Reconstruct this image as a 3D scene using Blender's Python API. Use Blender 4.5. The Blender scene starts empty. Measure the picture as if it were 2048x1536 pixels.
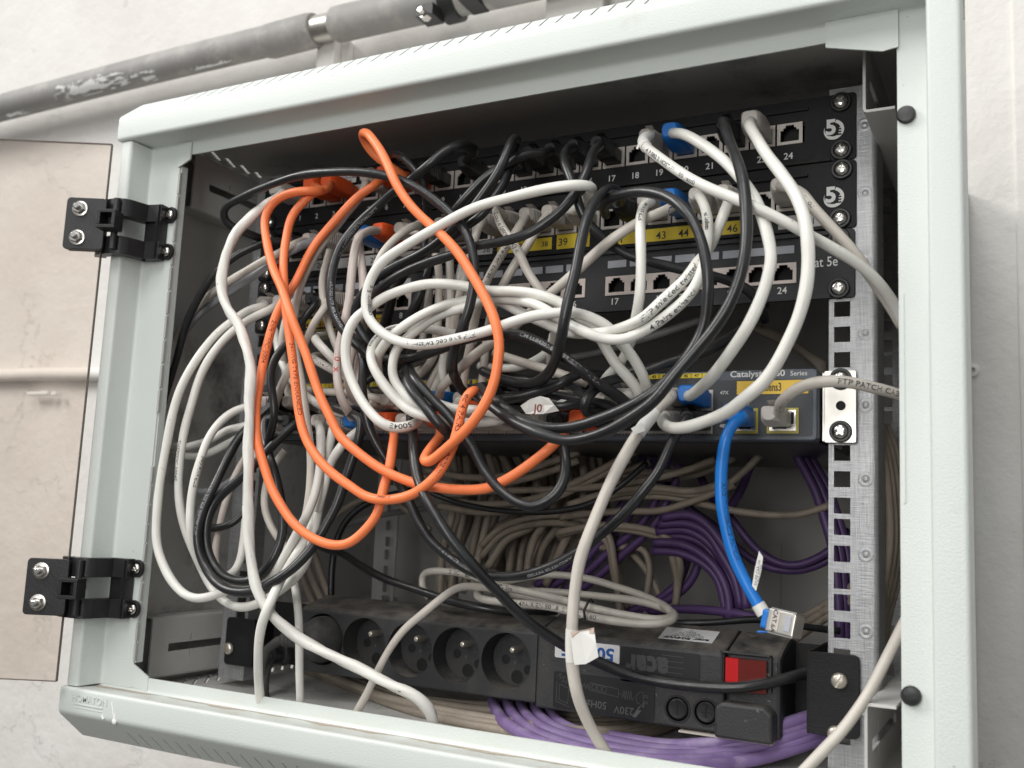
import bpy, bmesh, math, random
from mathutils import Vector, Matrix
random.seed(7)
S = 0.001                      # all measures below are millimetres
sc = bpy.context.scene
C = sc.collection
PI = math.pi

CABLES = [
 ('o1','o',3.2,'orange patch cable sweeping in the widest arc down to the right end of the switch',[('S', (-165.3, 0.0, -22.6), 'o'), ('E', (77.5, -12.0, -211.6), 'o')],
  "-165.3,-29,-22.6 -160.4,-33.2,-25.3 -154.9,-37.4,-28.3 -149.1,-41.8,-31.3 -143.7,-46,-34.1 -139,-50.3,-36.8 -134.4,-55.8,-39.7 -130.8,-61.8,-42.4 -137.1,-69.5,-43.8 -145.4,-70.7,-44 -154.2,-71,-44.9 -161.1,-71.8,-47.3 -166.6,-72.7,-51 -169.8,-73.6,-56.4 -171.1,-74.6,-62.4 -169.8,-75.9,-68.4 -167.1,-77.3,-74.7 -164.6,-78.5,-80.3 -161.6,-79.8,-86.1 -158.5,-81.2,-91.8 -155.1,-82.6,-97.5 -151.6,-84.1,-103.1 -147.8,-85.5,-108.3 -142.7,-87.2,-114.3 -137.5,-88.7,-120.5 -133.5,-90.1,-125.9 -129.2,-91.8,-132.1 -125,-93.3,-138.4 -121.4,-94.2,-144.1 -117.4,-94.2,-150.9 -113.9,-93.7,-157.4 -109.9,-93.5,-164.3 -106,-93.3,-171.3 -103.4,-93.2,-176.7 -100.9,-93,-182.4 -98.4,-92.8,-187.8 -95.1,-92.7,-194.6 -91.5,-92.5,-201.3 -88,-92.4,-207 -84.1,-92.2,-212.8 -80.7,-92,-218 -75.4,-91.5,-226.6 -70.6,-91.2,-230.8 -64.6,-90.8,-235.1 -58.3,-90.4,-239.1 -52.2,-90,-243 -45.9,-89.6,-246.6 -39.2,-89.1,-249.9 -33.3,-88.7,-252.3 -27.1,-88.3,-254.5 -20.9,-87.7,-256.4 -15.3,-87.1,-257.9 -7.6,-86.2,-259.2 -0,-85.5,-260 5.9,-85.1,-260.4 11.9,-84.6,-260.7 17.9,-84.1,-260.7 26.6,-83.3,-260.4 35.2,-82.5,-259 41.3,-82.5,-256.8 47,-82,-253.9 52.4,-81.5,-250.8 59.1,-80.8,-246.3 65.4,-80.3,-241.6 71.7,-80.7,-237.2 76.7,-79.6,-232.6 78.1,-75.7,-229 77.4,-68.2,-225 76.2,-60,-221.1 76.1,-54.3,-217.9 76.8,-47.6,-214.5 77.5,-41,-211.6"),
 ('o2','o',3.2,'orange patch cable dipping to the middle arc then climbing beside the tight orange hook',[('S', (-147.9, 0.0, -22.6), 'o'), ('E', (2.4, -12.0, -197.1), 'o')],
  "-147.9,-29,-22.6 -144.2,-34.6,-26.4 -140.3,-40,-30.2 -137,-45.4,-33.9 -134.4,-51.9,-37.6 -134.7,-58.6,-40.8 -138.3,-61.8,-43.1 -144.6,-64.3,-50.1 -148.4,-65.9,-55.1 -151.3,-67.6,-60.8 -151.9,-69.3,-67.4 -151.4,-71,-74.5 -150.9,-72.3,-80 -150.2,-73.7,-85.5 -149.1,-75.1,-91.1 -147,-77.3,-99 -144.4,-79.3,-107.1 -142.4,-80.6,-113.1 -140.1,-82.1,-119.3 -137.8,-83.4,-125.5 -135.7,-84.4,-131.7 -133.6,-85.2,-137.9 -131.7,-85.8,-143.8 -129.5,-86.3,-151 -127.3,-86.7,-158.3 -125.1,-87.1,-165.4 -122.8,-87.5,-173 -120.5,-88,-180.8 -118.9,-88.3,-186.9 -117.4,-88.6,-193.1 -115.8,-89,-199.3 -114,-89.3,-205.3 -111.5,-89.7,-212.7 -108.7,-90.1,-219.9 -105.3,-90.5,-226.6 -101,-90.9,-232.6 -96.1,-91.2,-238 -91,-91.6,-242.9 -86.3,-91.9,-246.7 -81.4,-92.2,-250 -76.5,-92.5,-253 -69.2,-92.8,-257 -61.8,-93.2,-260.6 -54.9,-93.6,-264.3 -47.9,-94,-267.4 -40.3,-94.4,-268.9 -32.4,-94.8,-269.2 -26.5,-95.1,-268.8 -20.6,-95.4,-267.8 -15.2,-95.6,-266.5 -9.8,-95.8,-264.3 -5.1,-96.2,-261.9 0.6,-97.4,-258.4 5.7,-96.6,-253.5 10.4,-95.5,-246.2 13.1,-94.6,-239.7 15.8,-93.8,-232.4 17.3,-92.9,-224.2 18.6,-92.4,-216.3 20.1,-91.6,-206.8 22.9,-91.3,-201.1 26.2,-90.8,-198.9 24.1,-84.2,-198.2 20.5,-76.1,-198.5 17,-68.4,-198.7 13.3,-61.2,-198.2 11.4,-57.4,-198.2 9.7,-54.2,-198.1 6,-47.6,-197.6 2.4,-41,-197.1"),
 ('o3','o',3.2,'orange patch cable whose lowest loop hangs farthest down at left above the power strip',[('S', (-95.7, 0.0, -22.6), 'o'), ('E', (-72.7, -12.0, -211.6), 'o')],
  "-95.7,-29,-22.6 -94.3,-34.8,-27.1 -92.6,-41,-31.8 -91.5,-46.4,-36.2 -92.3,-50.1,-39.7 -96.4,-51.4,-42.4 -101.6,-51.6,-44.9 -106.2,-52.5,-48.9 -110.7,-53.6,-53.6 -115.9,-54.8,-59.6 -121.1,-56.2,-65.9 -126.6,-57.5,-72.4 -131.8,-58.8,-79.1 -135.9,-60,-86 -139.3,-61.2,-93.2 -142,-62,-100 -144,-63.1,-106.5 -144.5,-66.1,-112.5 -144.5,-69.7,-118.3 -145.1,-73.3,-123.5 -146.2,-76.4,-129 -148.3,-77.8,-135.8 -150.4,-78.7,-142.9 -151.4,-79.9,-150.2 -151.9,-81.1,-157.7 -152.3,-82.5,-166 -152.4,-83.9,-174.6 -152.3,-84.9,-180.7 -152,-85.8,-186.9 -151.8,-86.7,-192.6 -151.7,-87.6,-198.7 -151.3,-88.4,-204.7 -149.8,-89.7,-212.8 -147.9,-90.8,-221 -146.7,-90.9,-227.6 -145.1,-90.9,-234 -142.2,-91.1,-240.4 -138.8,-91.3,-246.9 -135.8,-91.5,-252.6 -132.6,-91.7,-258.6 -129.1,-91.8,-264.3 -123.7,-91.8,-271.2 -118,-91.9,-277.5 -112.8,-91.9,-282.8 -107,-92,-287.5 -101.9,-92,-290.6 -96.3,-92,-293.4 -90.5,-92,-295.7 -84.2,-92.1,-297.5 -77.6,-92.2,-298.8 -71.6,-92,-299.3 -65.9,-91.3,-298.8 -60.8,-90.5,-297.2 -55.8,-89.6,-293.8 -51.2,-88.7,-289.3 -46.5,-87.6,-284 -42.9,-86.5,-277.9 -41.5,-85.4,-269.9 -41.2,-84,-261.6 -40.6,-81.9,-254.7 -40.5,-79.6,-247.9 -40.8,-77.8,-240.1 -42.3,-75,-233 -44.8,-70.8,-229 -48.3,-65.4,-225.7 -52.5,-60,-222.6 -56.9,-55.3,-219.7 -62.1,-50.6,-217 -67.4,-45.8,-214.3 -72.7,-41,-211.6"),
 ('o4','o',3.2,'orange patch cable rising to a tip under the ceiling and ending in a tight hook',[('S', (-78.3, 0.0, -22.6), 'o'), ('E', (-29.5, -12.0, -211.6), 'o')],
  "-78.3,-29,-22.6 -74.6,-33.9,-26.2 -70.8,-39.1,-30 -69.2,-43.1,-31.8 -72.1,-50.9,-29.1 -77.2,-55.8,-25.8 -82.7,-60.4,-21.6 -86.3,-64.2,-16.7 -88,-68.2,-12.3 -84.7,-76.2,-9.8 -79.5,-80.5,-11.4 -73.7,-84.2,-14.4 -67.4,-88.3,-19.7 -62.9,-89.6,-24.3 -58.3,-90.6,-29.5 -53.2,-92.1,-35.9 -48.1,-93.7,-42.9 -44.4,-95,-48.3 -41.1,-96,-53.7 -37.6,-96.7,-59 -33.9,-97,-64.2 -30,-97,-69.3 -26,-97,-74.1 -21.9,-97,-78.4 -17.7,-97,-82.4 -13.5,-96.9,-86.3 -9.2,-96.8,-89.9 -4.6,-97.1,-93.7 1.3,-99.6,-98.3 6.5,-100.3,-103.1 11.5,-100.7,-107.9 16,-101,-112.8 20.9,-101.5,-118.7 25.3,-102,-124.8 30.2,-102.5,-131.4 35,-103.1,-138.2 39.6,-103.8,-144.9 43.8,-104.4,-151.5 46.8,-105.1,-157.2 49.2,-105.6,-162.9 50.6,-105.5,-168 51.4,-105.3,-173.1 51.5,-105.3,-178.2 51.1,-105.3,-183.5 50.6,-105.3,-189.5 49.4,-105.4,-195.6 47.4,-105.5,-202 44.5,-105.6,-208.3 40.5,-106,-214.9 35.7,-106,-221 30.3,-105.2,-226.1 24.6,-104,-230.5 19.4,-103.1,-234.2 14.4,-102.3,-237.5 6.3,-101.1,-243 1.7,-100.4,-245.2 -1.6,-100,-244 -5.8,-92,-240.3 -7.7,-86.2,-237.2 -9.3,-80,-233.6 -10.1,-73.3,-229.2 -11.7,-66,-224.5 -14.2,-61.4,-221.9 -17.6,-56.4,-219.3 -21.6,-51.3,-216.8 -25.7,-46.1,-214.2 -29.5,-41,-211.6"),
 ('b1','b',3.5,'thick bright blue patch cable hanging from the switch to a loose shielded plug',[('S', (177.5, -12.0, -209.0), 'b')],
  "177.5,-41,-209 183.9,-40,-210.8 183.4,-44.5,-212.2 181.2,-50,-214.5 177.7,-55,-222.6 176.4,-55.1,-227.8 175.4,-54.5,-233.4 174.7,-54.2,-239.7 174.3,-53.9,-246.5 174.3,-53.6,-252.4 174.4,-53.4,-258.6 174.9,-53.1,-264.6 176,-52.7,-271.7 177.6,-52.4,-278.5 179.4,-52,-285.9 181.7,-51.7,-293.1 184.4,-51.4,-299.2 187.5,-51.1,-305.1 190.6,-50.8,-310.8 193.7,-50.5,-316.2 198.8,-50,-323.8"),
 ('w1','w',3.3,'white cable with shielded twisted print curling in a big C',[('S', (61.0, 0.0, -67.0), 'g'), ('E', (120.7, -12.0, -197.1), 'w')],
  "61,-29,-67 63.8,-34,-69.2 66.6,-39.1,-71.4 69.8,-44,-72.8 73.9,-48.8,-72.9 78.4,-53.4,-72.2 82.7,-58,-71.7 87.9,-64,-71.7 92.3,-70,-71.7 95.2,-75.2,-71.4 96.6,-80,-71.2 93.5,-86,-71.9 87,-89.5,-72.7 78.7,-92,-73.7 70.1,-93.3,-74.9 61.6,-93.9,-76.1 55.4,-94.7,-77.2 48.9,-95.5,-78.4 41.6,-96.4,-79.7 33.5,-97.4,-81.2 25.5,-98.3,-83.2 19.4,-98.8,-85.2 13.4,-99.3,-87.6 7.3,-99.7,-90.2 1.3,-100.2,-92.8 -4.4,-101.8,-96 -11.1,-102.1,-98.8 -17.7,-102.2,-101.5 -23.9,-102.2,-104.3 -30,-102.4,-107.2 -35.7,-102.6,-110.2 -40.5,-102.8,-113.4 -44.7,-103,-117.7 -47.8,-103.3,-122.4 -50,-103.7,-128.1 -51.2,-104,-134.1 -51.3,-104.2,-140.9 -49.9,-104.4,-147.4 -46.8,-104.6,-152.6 -42.5,-104.8,-157.2 -37.4,-104.9,-161.3 -31.5,-105.1,-164.7 -24.7,-105.3,-167.7 -17.4,-105.5,-169.9 -9.3,-105.8,-171.2 -0.5,-105.9,-171.4 5.3,-105.5,-170.9 11.5,-105,-169.9 17.8,-104.3,-168.8 23.7,-103.7,-167.6 30.8,-102.9,-166.1 37.7,-102.2,-164.4 43.8,-101.5,-162.8 53.7,-100.9,-159.7 62,-100.1,-157.4 70.7,-99.1,-155.3 77.9,-98.8,-154.7 84.5,-97.7,-154.3 89.1,-95,-153.7 93.3,-91.9,-153.6 97.8,-88.9,-154.4 102.3,-86,-156 107.1,-83,-158.4 111.4,-80.2,-161.4 116,-75.9,-168.1 119.2,-73.5,-172 122.4,-71,-176.1 125,-67.7,-180.8 126.7,-64,-185.4 127.4,-59.8,-189 126.8,-55,-192.1 123.9,-47.7,-194.6 120.7,-41,-197.1"),
 ('w4','w',3.1,'white cable with upright print dropping straight down in front of the group of free ports',[('S', (113.3, 0.0, -67.0), 'g'), ('E', (91.9, -12.0, -197.1), 'w')],
  "113.2,-29,-67 117.2,-34.7,-69.4 121.2,-40.5,-71.9 124,-46.2,-74.4 124.7,-53.5,-77.3 124.7,-60.4,-80.8 125.6,-66.9,-85.8 126.8,-72.4,-91.6 128.2,-76.8,-98.2 129.7,-80.3,-105.4 131,-82.7,-112.8 131.9,-84.1,-120.7 132.3,-84.7,-127.8 132.3,-84.7,-135.4 131.9,-84,-141.9 130.7,-82.4,-147.2 129.1,-79.9,-151.7 126.8,-76,-156.2 124.4,-71.8,-160.4 122.2,-68.4,-164.6 120,-65.6,-168.6 116.2,-62.5,-174.4 111.2,-59.5,-179.9 104.8,-54.6,-183.9 100.8,-52.3,-186.2 97,-49.8,-188.8 94.2,-45.7,-192.7 91.9,-41,-197.1"),
 ('w3','w',3.2,'white cable with the word enhanced bending left from a tall boot of the middle row',[('S', (148.1, 0.0, -67.0), 'w'), ('E', (-12.0, -12.0, -197.1), 'w')],
  "148.1,-29,-67 150.4,-34.5,-69.3 152.7,-40.2,-71.4 154.9,-45.5,-73.8 157.1,-50.1,-76.6 160.7,-55.5,-82.6 163.9,-60.4,-89.4 166.1,-65.1,-95 168.2,-70.2,-100.8 169.8,-75.1,-106.5 171.4,-80.8,-113.3 172.3,-85.8,-120.1 172.7,-89.6,-127.6 171.8,-91.7,-134.8 170.1,-92.4,-139.7 167.7,-92.9,-144.2 164.3,-93.6,-148.7 160.5,-94.3,-152.7 153.5,-95.8,-158.8 148.5,-96,-162.2 143.3,-96.1,-165.4 134.7,-96.8,-169.9 129.7,-97.5,-171.6 124.4,-97.8,-172.5 117.2,-97.1,-171.5 109.9,-95.9,-169.4 103.7,-95.3,-167.1 97.7,-94.3,-164.4 90.6,-91.5,-160.8 83.4,-88.6,-156.7 77.9,-87.4,-153.2 72.3,-86.6,-149.5 66.8,-85.9,-146.5 60.1,-84.7,-143.9 52.4,-82,-141.6 44.6,-81.2,-139.8 36.8,-80.9,-138.7 28.7,-79.8,-138.5 20.9,-78.8,-139.2 15.6,-79.2,-140.9 10.1,-79.8,-142.8 4.2,-79.8,-143.9 -3,-78.6,-144.6 -8.3,-79.7,-146.3 -14.3,-81.2,-149.5 -19.7,-82.5,-153.4 -23.9,-84,-157.3 -27.8,-85.4,-161.2 -34.4,-87.3,-167.3 -36.2,-88.5,-172.3 -37.1,-89.3,-177.9 -37.6,-88.9,-183.4 -37.1,-88.1,-188.7 -34.5,-87.4,-193.4 -31,-86.8,-197.5 -23.8,-86.9,-203.3 -18.5,-82.1,-209 -12.3,-77.3,-213.1 -11.1,-70.2,-214.3 -11.2,-61.6,-213.4 -11.2,-56.5,-210.6 -11.4,-51.4,-206.4 -11.7,-46.2,-201.6 -12,-41,-197.1"),
 ('w6','w',3.2,'white cable with shielded twisted print lying just above the one reading enhanced',[('S', (165.5, 0.0, -67.0), 'w'), ('E', (-58.3, -12.0, -197.1), 'w')],
  "165.5,-29,-67 168.5,-34.9,-70.9 171.5,-40.7,-74.8 173.5,-45.9,-79.1 173.5,-51.2,-85.6 172.4,-55.6,-92.6 171.1,-59.3,-100 169.7,-63.2,-107.2 168.8,-68.6,-113.8 168.2,-74.6,-119.5 167.9,-80.7,-122.9 167.3,-85.9,-126.2 164,-89.8,-134.2 161.4,-92.6,-138.8 158.2,-95.2,-143.3 153.8,-96.9,-148 149.1,-98.1,-152.6 145.3,-99.8,-157.2 141.2,-100.6,-161 135.3,-98.8,-163.2 128.8,-96.2,-164.5 122.7,-94.2,-165.6 116.3,-92,-166.3 110.9,-90.1,-166.4 105.2,-88,-166.1 99.6,-85.9,-165.6 92.4,-82.6,-164.7 85.3,-79.8,-163.2 78.8,-78.5,-161 72.3,-77.7,-158.3 65.5,-76.3,-155.3 58.7,-75.3,-152 52.4,-75.3,-149.1 46.2,-75.7,-146 39.9,-75.7,-142.2 33.2,-75.7,-138.6 25.1,-75.6,-135.9 17.3,-75.5,-134.6 8.7,-76,-137.2 3.3,-77.7,-138.3 -1,-81.7,-140.1 -5.8,-84.7,-142.4 -10.7,-87.2,-145.1 -15.7,-89.7,-148.3 -20.7,-91.8,-151.8 -26.6,-93.3,-155.9 -32.4,-94,-160.2 -37.5,-93.5,-164.1 -42.3,-92,-167.8 -46.8,-89.4,-170.7 -51,-85.9,-173.5 -54.9,-81.3,-177.2 -58.1,-75.9,-181.2 -59.9,-71.7,-184.6 -61.2,-67.1,-188.1 -61.8,-62,-191.2 -61.2,-55.4,-193.6 -59.8,-48.2,-195.3 -58.3,-41,-197.1"),
 ('w5','w',3.3,'white cable forming the largest left hand ring with a date code at its lowest point',[('S', (106.3, -12.0, -197.1), 'w'), ('E', (-58.3, -12.0, -211.6), 'w')],
  "106.3,-41,-197.1 115,-45.9,-197.8 121.7,-52,-197.5 120.7,-55.6,-193.4 117.8,-60.7,-188.6 114.9,-63.8,-185.1 111.5,-66.1,-181.3 108,-67.9,-175.6 104.6,-69.2,-169.8 100.1,-70.9,-161.9 94.5,-74.6,-156.6 88.2,-78.3,-151.2 83.7,-79.1,-147.6 78.9,-80,-144.4 71.5,-83.9,-141.3 65.6,-84.2,-139.3 59.3,-84.2,-137.7 52.6,-86.3,-136.8 45.2,-86.9,-136.1 38.7,-86.7,-135.7 31.9,-85.7,-134.9 23.2,-84.3,-132.5 15,-83.6,-130 9.8,-84.9,-129 4.8,-86.9,-128.4 -1.6,-89.7,-128 -8.5,-92.4,-128.1 -14.7,-93.4,-128.8 -21.2,-93.9,-129.8 -27.5,-94.4,-131.2 -35.7,-95.4,-133.6 -43.2,-96.4,-136.7 -48.8,-97.3,-140.3 -54,-98,-144.1 -58.8,-98.5,-147 -62.9,-99,-150.3 -67.1,-100,-159.4 -68.3,-99.8,-165.2 -68.8,-99.3,-171 -67.6,-98.7,-180.4 -65.7,-98.3,-185.7 -63.1,-98,-191.1 -59.2,-98,-197.5 -54.8,-98,-203.6 -50.4,-98,-208.5 -45.7,-98,-212.9 -40.5,-98.5,-216.9 -35.7,-98.1,-220.1 -30.1,-93.5,-222.6 -23.1,-88,-220.7 -23.3,-82.4,-219.4 -25.6,-74.8,-217.7 -29.5,-66.5,-216 -34.5,-58.5,-214.5 -39.5,-53.4,-213.6 -45.5,-49.2,-212.9 -51.9,-45.3,-212.3 -58.3,-41,-211.6"),
 ('w8','w',3.2,'white cable making the narrower inner ring left of the black cables',[('S', (16.8, -12.0, -211.6), 'w')],
  "16.8,-41,-211.6 23.5,-46.8,-212 27.4,-52,-212.6 19.2,-58.1,-215.1 15.1,-64,-216.1 10.8,-70.1,-216.7 6.1,-74.4,-216.8 1,-78.3,-216.5 -5.1,-82.8,-215.5 -11.1,-86.4,-214.1 -18.8,-88.5,-211.8 -23.5,-89.4,-209.2 -28.7,-89.2,-205.8 -32.2,-91,-202.4 -35.9,-92.2,-198.5 -39.8,-93.3,-194.1 -43.5,-94.2,-189.4 -46.8,-94.5,-184.9 -49.8,-94.2,-180.5 -53.3,-92.2,-174.4 -54.8,-88.1,-166.2 -52,-84.1,-159.8 -47.3,-78.1,-154.5 -43.3,-74.2,-152.7 -38.7,-70,-151.6 -33.2,-65.1,-151.1 -27.3,-60,-151.3 -20.5,-55.2,-152.2 -14.1,-50,-153.5 -9.8,-43.3,-155.1 -6.1,-36,-156.9"),
 ('w9','w',3,'white cable lying level across the switch ports under the black cables',[('E', (45.6, -12.0, -211.6), 'w')],
  "-24.7,-66,-199.6 -19.5,-68.1,-201.5 -14.5,-70,-203.3 -7.3,-72,-205.6 0.4,-71.2,-207.6 6.5,-70.8,-207.9 12.8,-70,-207.9 18.1,-68.1,-208.3 23.2,-65.9,-208.9 32.6,-62,-211.1 36.5,-57.4,-211.7 39.9,-52,-212 42.8,-46.6,-211.9 45.6,-41,-211.6"),
 ('w10','w',3.2,'long white cable with a torn sleeve at its boot crossing to the right door post',[('S', (113.3, 0.0, -22.6), 'g')],
  "113.2,-29,-22.6 116.2,-34.2,-24.4 119.1,-39.4,-26.2 120.9,-44,-28.2 119.9,-52,-33.4 120.9,-56.1,-37 123.3,-60,-41.2 127.5,-63.5,-45.9 133.1,-66.8,-51.2 138.7,-70,-56.2 143.3,-72.8,-60.4 147.8,-75.4,-64.5 152.6,-78,-68.6 157,-80.2,-72.2 161.6,-82.4,-75.8 166.4,-84.4,-79.3 171.5,-86.2,-82.8 176.9,-87.8,-86.1 182.7,-89.1,-89.2 188.4,-90.2,-92.3 194,-90.8,-95.4 200.4,-90.9,-99 206.7,-90.4,-102.4 212.6,-89.1,-105.8 218.6,-87.3,-109.4 224.3,-85.2,-113.1 229.7,-82.4,-116.3 236,-77.7,-119.7 241.7,-72.2,-122.9 245.7,-68.3,-125.1 249.7,-64.2,-127.5 253.3,-60,-130.1 256.6,-56,-133.1 259.7,-52,-136.3 262.4,-48,-139.6 265.3,-42.8,-143.9 267.8,-38,-148.4 270.3,-33.9,-153.8 272.7,-30,-159.4"),
 ('w11','w',3.4,'thick white cable with a blue boot at the top and another on the switch',[('S', (130.7, 0.0, -22.6), 'b'), ('E', (149.5, -12.0, -197.1), 'b')],
  "130.7,-29,-22.6 133.4,-34.9,-25.2 136.1,-40.7,-27.8 139,-46,-30.3 143.1,-51.5,-33 147.6,-56,-36 153.3,-59.3,-40.3 159.5,-62,-45.4 164.8,-64,-50 170.3,-66,-55.1 175.4,-67.9,-60.1 179.2,-69.9,-64.3 182.7,-71.8,-68.6 186,-73.8,-72.9 189.5,-75.7,-77.5 192.8,-77.6,-82.2 195.8,-79.3,-87 199.6,-81.7,-93.9 202.8,-83.9,-101.2 204.9,-85.5,-106.9 206.8,-87.4,-112.9 208.4,-89.1,-118.5 209.7,-90.4,-124 210.4,-91.5,-129.2 210.3,-92.8,-134.4 209.6,-93.8,-139.5 208.4,-94.3,-145 206.8,-94.6,-150.4 203.2,-95.3,-160 201.1,-95.9,-164.9 198.6,-96,-169.6 195.4,-94.3,-173.7 191.9,-92.1,-177.5 188.3,-90.4,-181.6 184.5,-88,-185.5 179.3,-82.6,-189.3 173.8,-76,-192.4 169.8,-71.3,-194.1 165.8,-66.4,-195.5 162,-62,-196.8 157.8,-58.1,-198.7 154.1,-54,-199.8 151.5,-47.8,-198.8 149.5,-41,-197.1"),
 ('w12','w',3.5,'rightmost white cable curving from top port twenty three to a tight turn at the switch',[('S', (182.9, 0.0, -22.6), 'w'), ('E', (135.1, -12.0, -211.6), 'w')],
  "182.9,-29,-22.6 183.9,-36.4,-26.2 185,-43.7,-29.8 186.5,-50,-33.7 189.2,-55.3,-38.8 192.5,-60,-44.6 194.9,-63.4,-48.8 197.5,-67,-53.4 200.2,-70.6,-58.2 203.1,-74,-62.9 206.1,-77.2,-67.6 209.4,-80.3,-72.3 212.6,-83.3,-77 215.6,-86,-81.6 218.9,-88.9,-86.7 222,-91.6,-91.8 224.7,-94,-97 227,-96.3,-102.5 229,-98.4,-108.2 230.5,-100,-113.7 231.6,-101.3,-120.5 232.2,-102,-127 232.4,-102.1,-132.9 232.3,-102,-138.6 231.6,-102,-148 229.8,-102,-157.3 228.1,-101.4,-162.9 226,-100.7,-168.6 223.4,-100,-174.3 220.6,-99.3,-179.9 217.7,-98.8,-185.5 214.6,-98,-190.8 208.5,-95.3,-198.6 203.6,-93.8,-202.5 198.1,-92,-206.1 192.7,-89.2,-209.7 186.9,-86,-212.9 179.7,-82.1,-215.4 172.2,-78,-217.2 164.4,-73.9,-218.9 156.9,-70,-220 151.4,-67,-220.2 146.4,-64,-219.7 139,-58,-216.6 136.5,-52,-213 135.7,-46.8,-212.1 135.1,-41,-211.6"),
 ('w13','g',3.3,'beige cable from the last port of the middle row running behind the post at right',[('S', (200.3, 0.0, -67.0), 'w')],
  "200.3,-29,-67 203.1,-35.1,-69.6 205.9,-41.1,-72.2 209.1,-46,-74.8 213.5,-49.4,-77.6 217.9,-52,-80.8 221.4,-55.4,-85.5 224.8,-58,-90.7 228.7,-58.5,-95.8 232.7,-58,-100.7 236.2,-57.2,-104.8 239.7,-56,-108.8 243.7,-54.2,-113.5 247.5,-52,-118.3 250.8,-49.1,-123.5 253.9,-46,-128.7 256.7,-43.1,-133.2 259.5,-40,-137.5 262.3,-36,-142.1 265,-32,-146.9 267.8,-28.9,-152.6 270.6,-26,-158.5"),
 ('w14','g',3.3,'grey white patch cable with patch print leaving the rightmost switch port over the steel ear',[('S', (199.0, -12.0, -209.5), 'w')],
  "199,-41,-209.5 204,-42,-208.8 205.7,-46.5,-207.5 207.1,-52,-205.9 212.8,-60,-202.2 220.5,-64,-197.7 227.9,-66,-195.7 237,-66,-194.5 244.9,-64,-194.7 250.9,-60.5,-195.5 257,-56,-196.6 263.2,-51.1,-197.9 268.9,-46,-199.3 272.9,-42,-200.6 276.6,-38,-202"),
 ('w15','g',3.2,'beige cable with blue boots at both ends running diagonally down to the left',[('S', (130.7, 0.0, -67.0), 'b'), ('E', (-29.5, -12.0, -197.1), 'b')],
  "130.7,-29,-67 134,-35.6,-71.1 137.4,-42.2,-75.1 138.8,-47.8,-78.7 137.4,-52.1,-81.6 134.5,-55.7,-84.2 130.2,-58.9,-86.8 125.3,-61.5,-89.5 120.3,-63.8,-92.8 115.3,-65.7,-96.4 110.1,-67,-100.1 104.7,-67.8,-104 98.9,-68,-108.6 93,-68,-113.3 87.3,-68.2,-118.4 81.5,-68.1,-123.3 76.2,-67.4,-127.1 70.6,-66.3,-130.5 64.3,-64.4,-133.9 57.8,-62.5,-137.6 51.1,-61,-142.3 44.5,-60.3,-147.3 38.6,-60.8,-151.7 33.2,-62.1,-156 28.7,-63.9,-160.3 24.5,-66.1,-164.3 17.4,-70,-169.7 11.3,-70.6,-174.5 4.7,-70,-179.5 -1.3,-68.5,-183.5 -7.1,-66,-186.9 -12.7,-62.6,-189.4 -18,-58,-191.6 -22,-52.9,-193.5 -25.7,-47,-195.3 -29.5,-41,-197.1"),
 ('w16','g',2.9,'grey white cable printed stranded slanting down right from a small tip',[('S', (8.8, 0.0, -67.0), 'g'), ('E', (60.0, -12.0, -197.1), 'g')],
  "8.8,-29,-67 10.7,-34.8,-67.6 12.7,-40.7,-68.1 14.3,-46,-68.8 16.7,-56,-70.7 20.2,-60.7,-76.3 24.7,-64,-83.3 29.5,-65.5,-89.5 34.3,-66,-95.7 38.1,-66.2,-101 41.4,-65.9,-106.1 44.8,-63.9,-114.6 47.7,-63,-119.6 50.8,-61.9,-124.5 53.8,-60.2,-128.9 56.5,-58,-133.3 58.5,-54.5,-138.8 59.6,-50.7,-144.5 59.7,-47.1,-150.3 58.7,-43.7,-156.5 56.7,-41.2,-161.4 53.8,-38.2,-166.4 50.9,-33.5,-171.1 52.3,-33.2,-179 55.3,-35.2,-186.6 57.7,-38,-192 60,-41,-197.1"),
 ('w17','g',2.9,'grey white cable slanting down left with upside down print beside the one reading stranded',[('S', (26.2, 0.0, -67.0), 'g'), ('E', (-12.0, -12.0, -211.6), 'g')],
  "26.2,-29,-67 27.7,-34.9,-71.3 29.3,-40.9,-75.5 30.3,-46,-79.7 30.7,-50.5,-84.3 30.3,-54,-88.9 28.9,-56.4,-93.7 26.8,-58,-98.6 24.1,-58.8,-103.6 21.2,-59.1,-108.7 18.5,-60,-114.2 15.6,-60.4,-119.9 11.8,-59.2,-126.8 8,-57,-133.6 5,-54.6,-139 2.2,-51.9,-144.3 -1,-48.4,-150.4 -4.2,-44.8,-157.2 -7.4,-41.4,-162.9 -10.6,-38.3,-169.3 -13,-36,-176.4 -14.1,-35.2,-182.6 -14.5,-35.1,-189.4 -14.4,-35.8,-196.6 -13,-38.8,-204.3 -12,-41,-211.6"),
 ('w18','g',2.9,'plain grey cable slanting down left between two printed ones and the yellow label',[('S', (43.6, 0.0, -67.0), 'g'), ('E', (2.4, -12.0, -211.6), 'g')],
  "43.6,-29,-67 43.6,-34.3,-72.1 43.5,-39.6,-77.3 43,-44,-82.4 41.5,-47.7,-88.9 39.1,-50,-95.2 35.5,-50.8,-101.1 31.6,-51.1,-106.8 28.7,-51.7,-111.9 25.8,-52,-116.9 22.4,-51.4,-122.6 18.8,-50,-128.3 14.4,-47.4,-134.2 10,-44,-140.4 6.8,-40.5,-145.8 3.8,-36.6,-151.7 1.6,-34.1,-159 1,-33.7,-164.2 0.6,-33.9,-170.1 0.3,-34,-176.5 0.1,-34.3,-183.2 0,-34.8,-190.2 0.2,-35.7,-197.4 1.5,-38.8,-204.7 2.4,-41,-211.6"),
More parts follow.
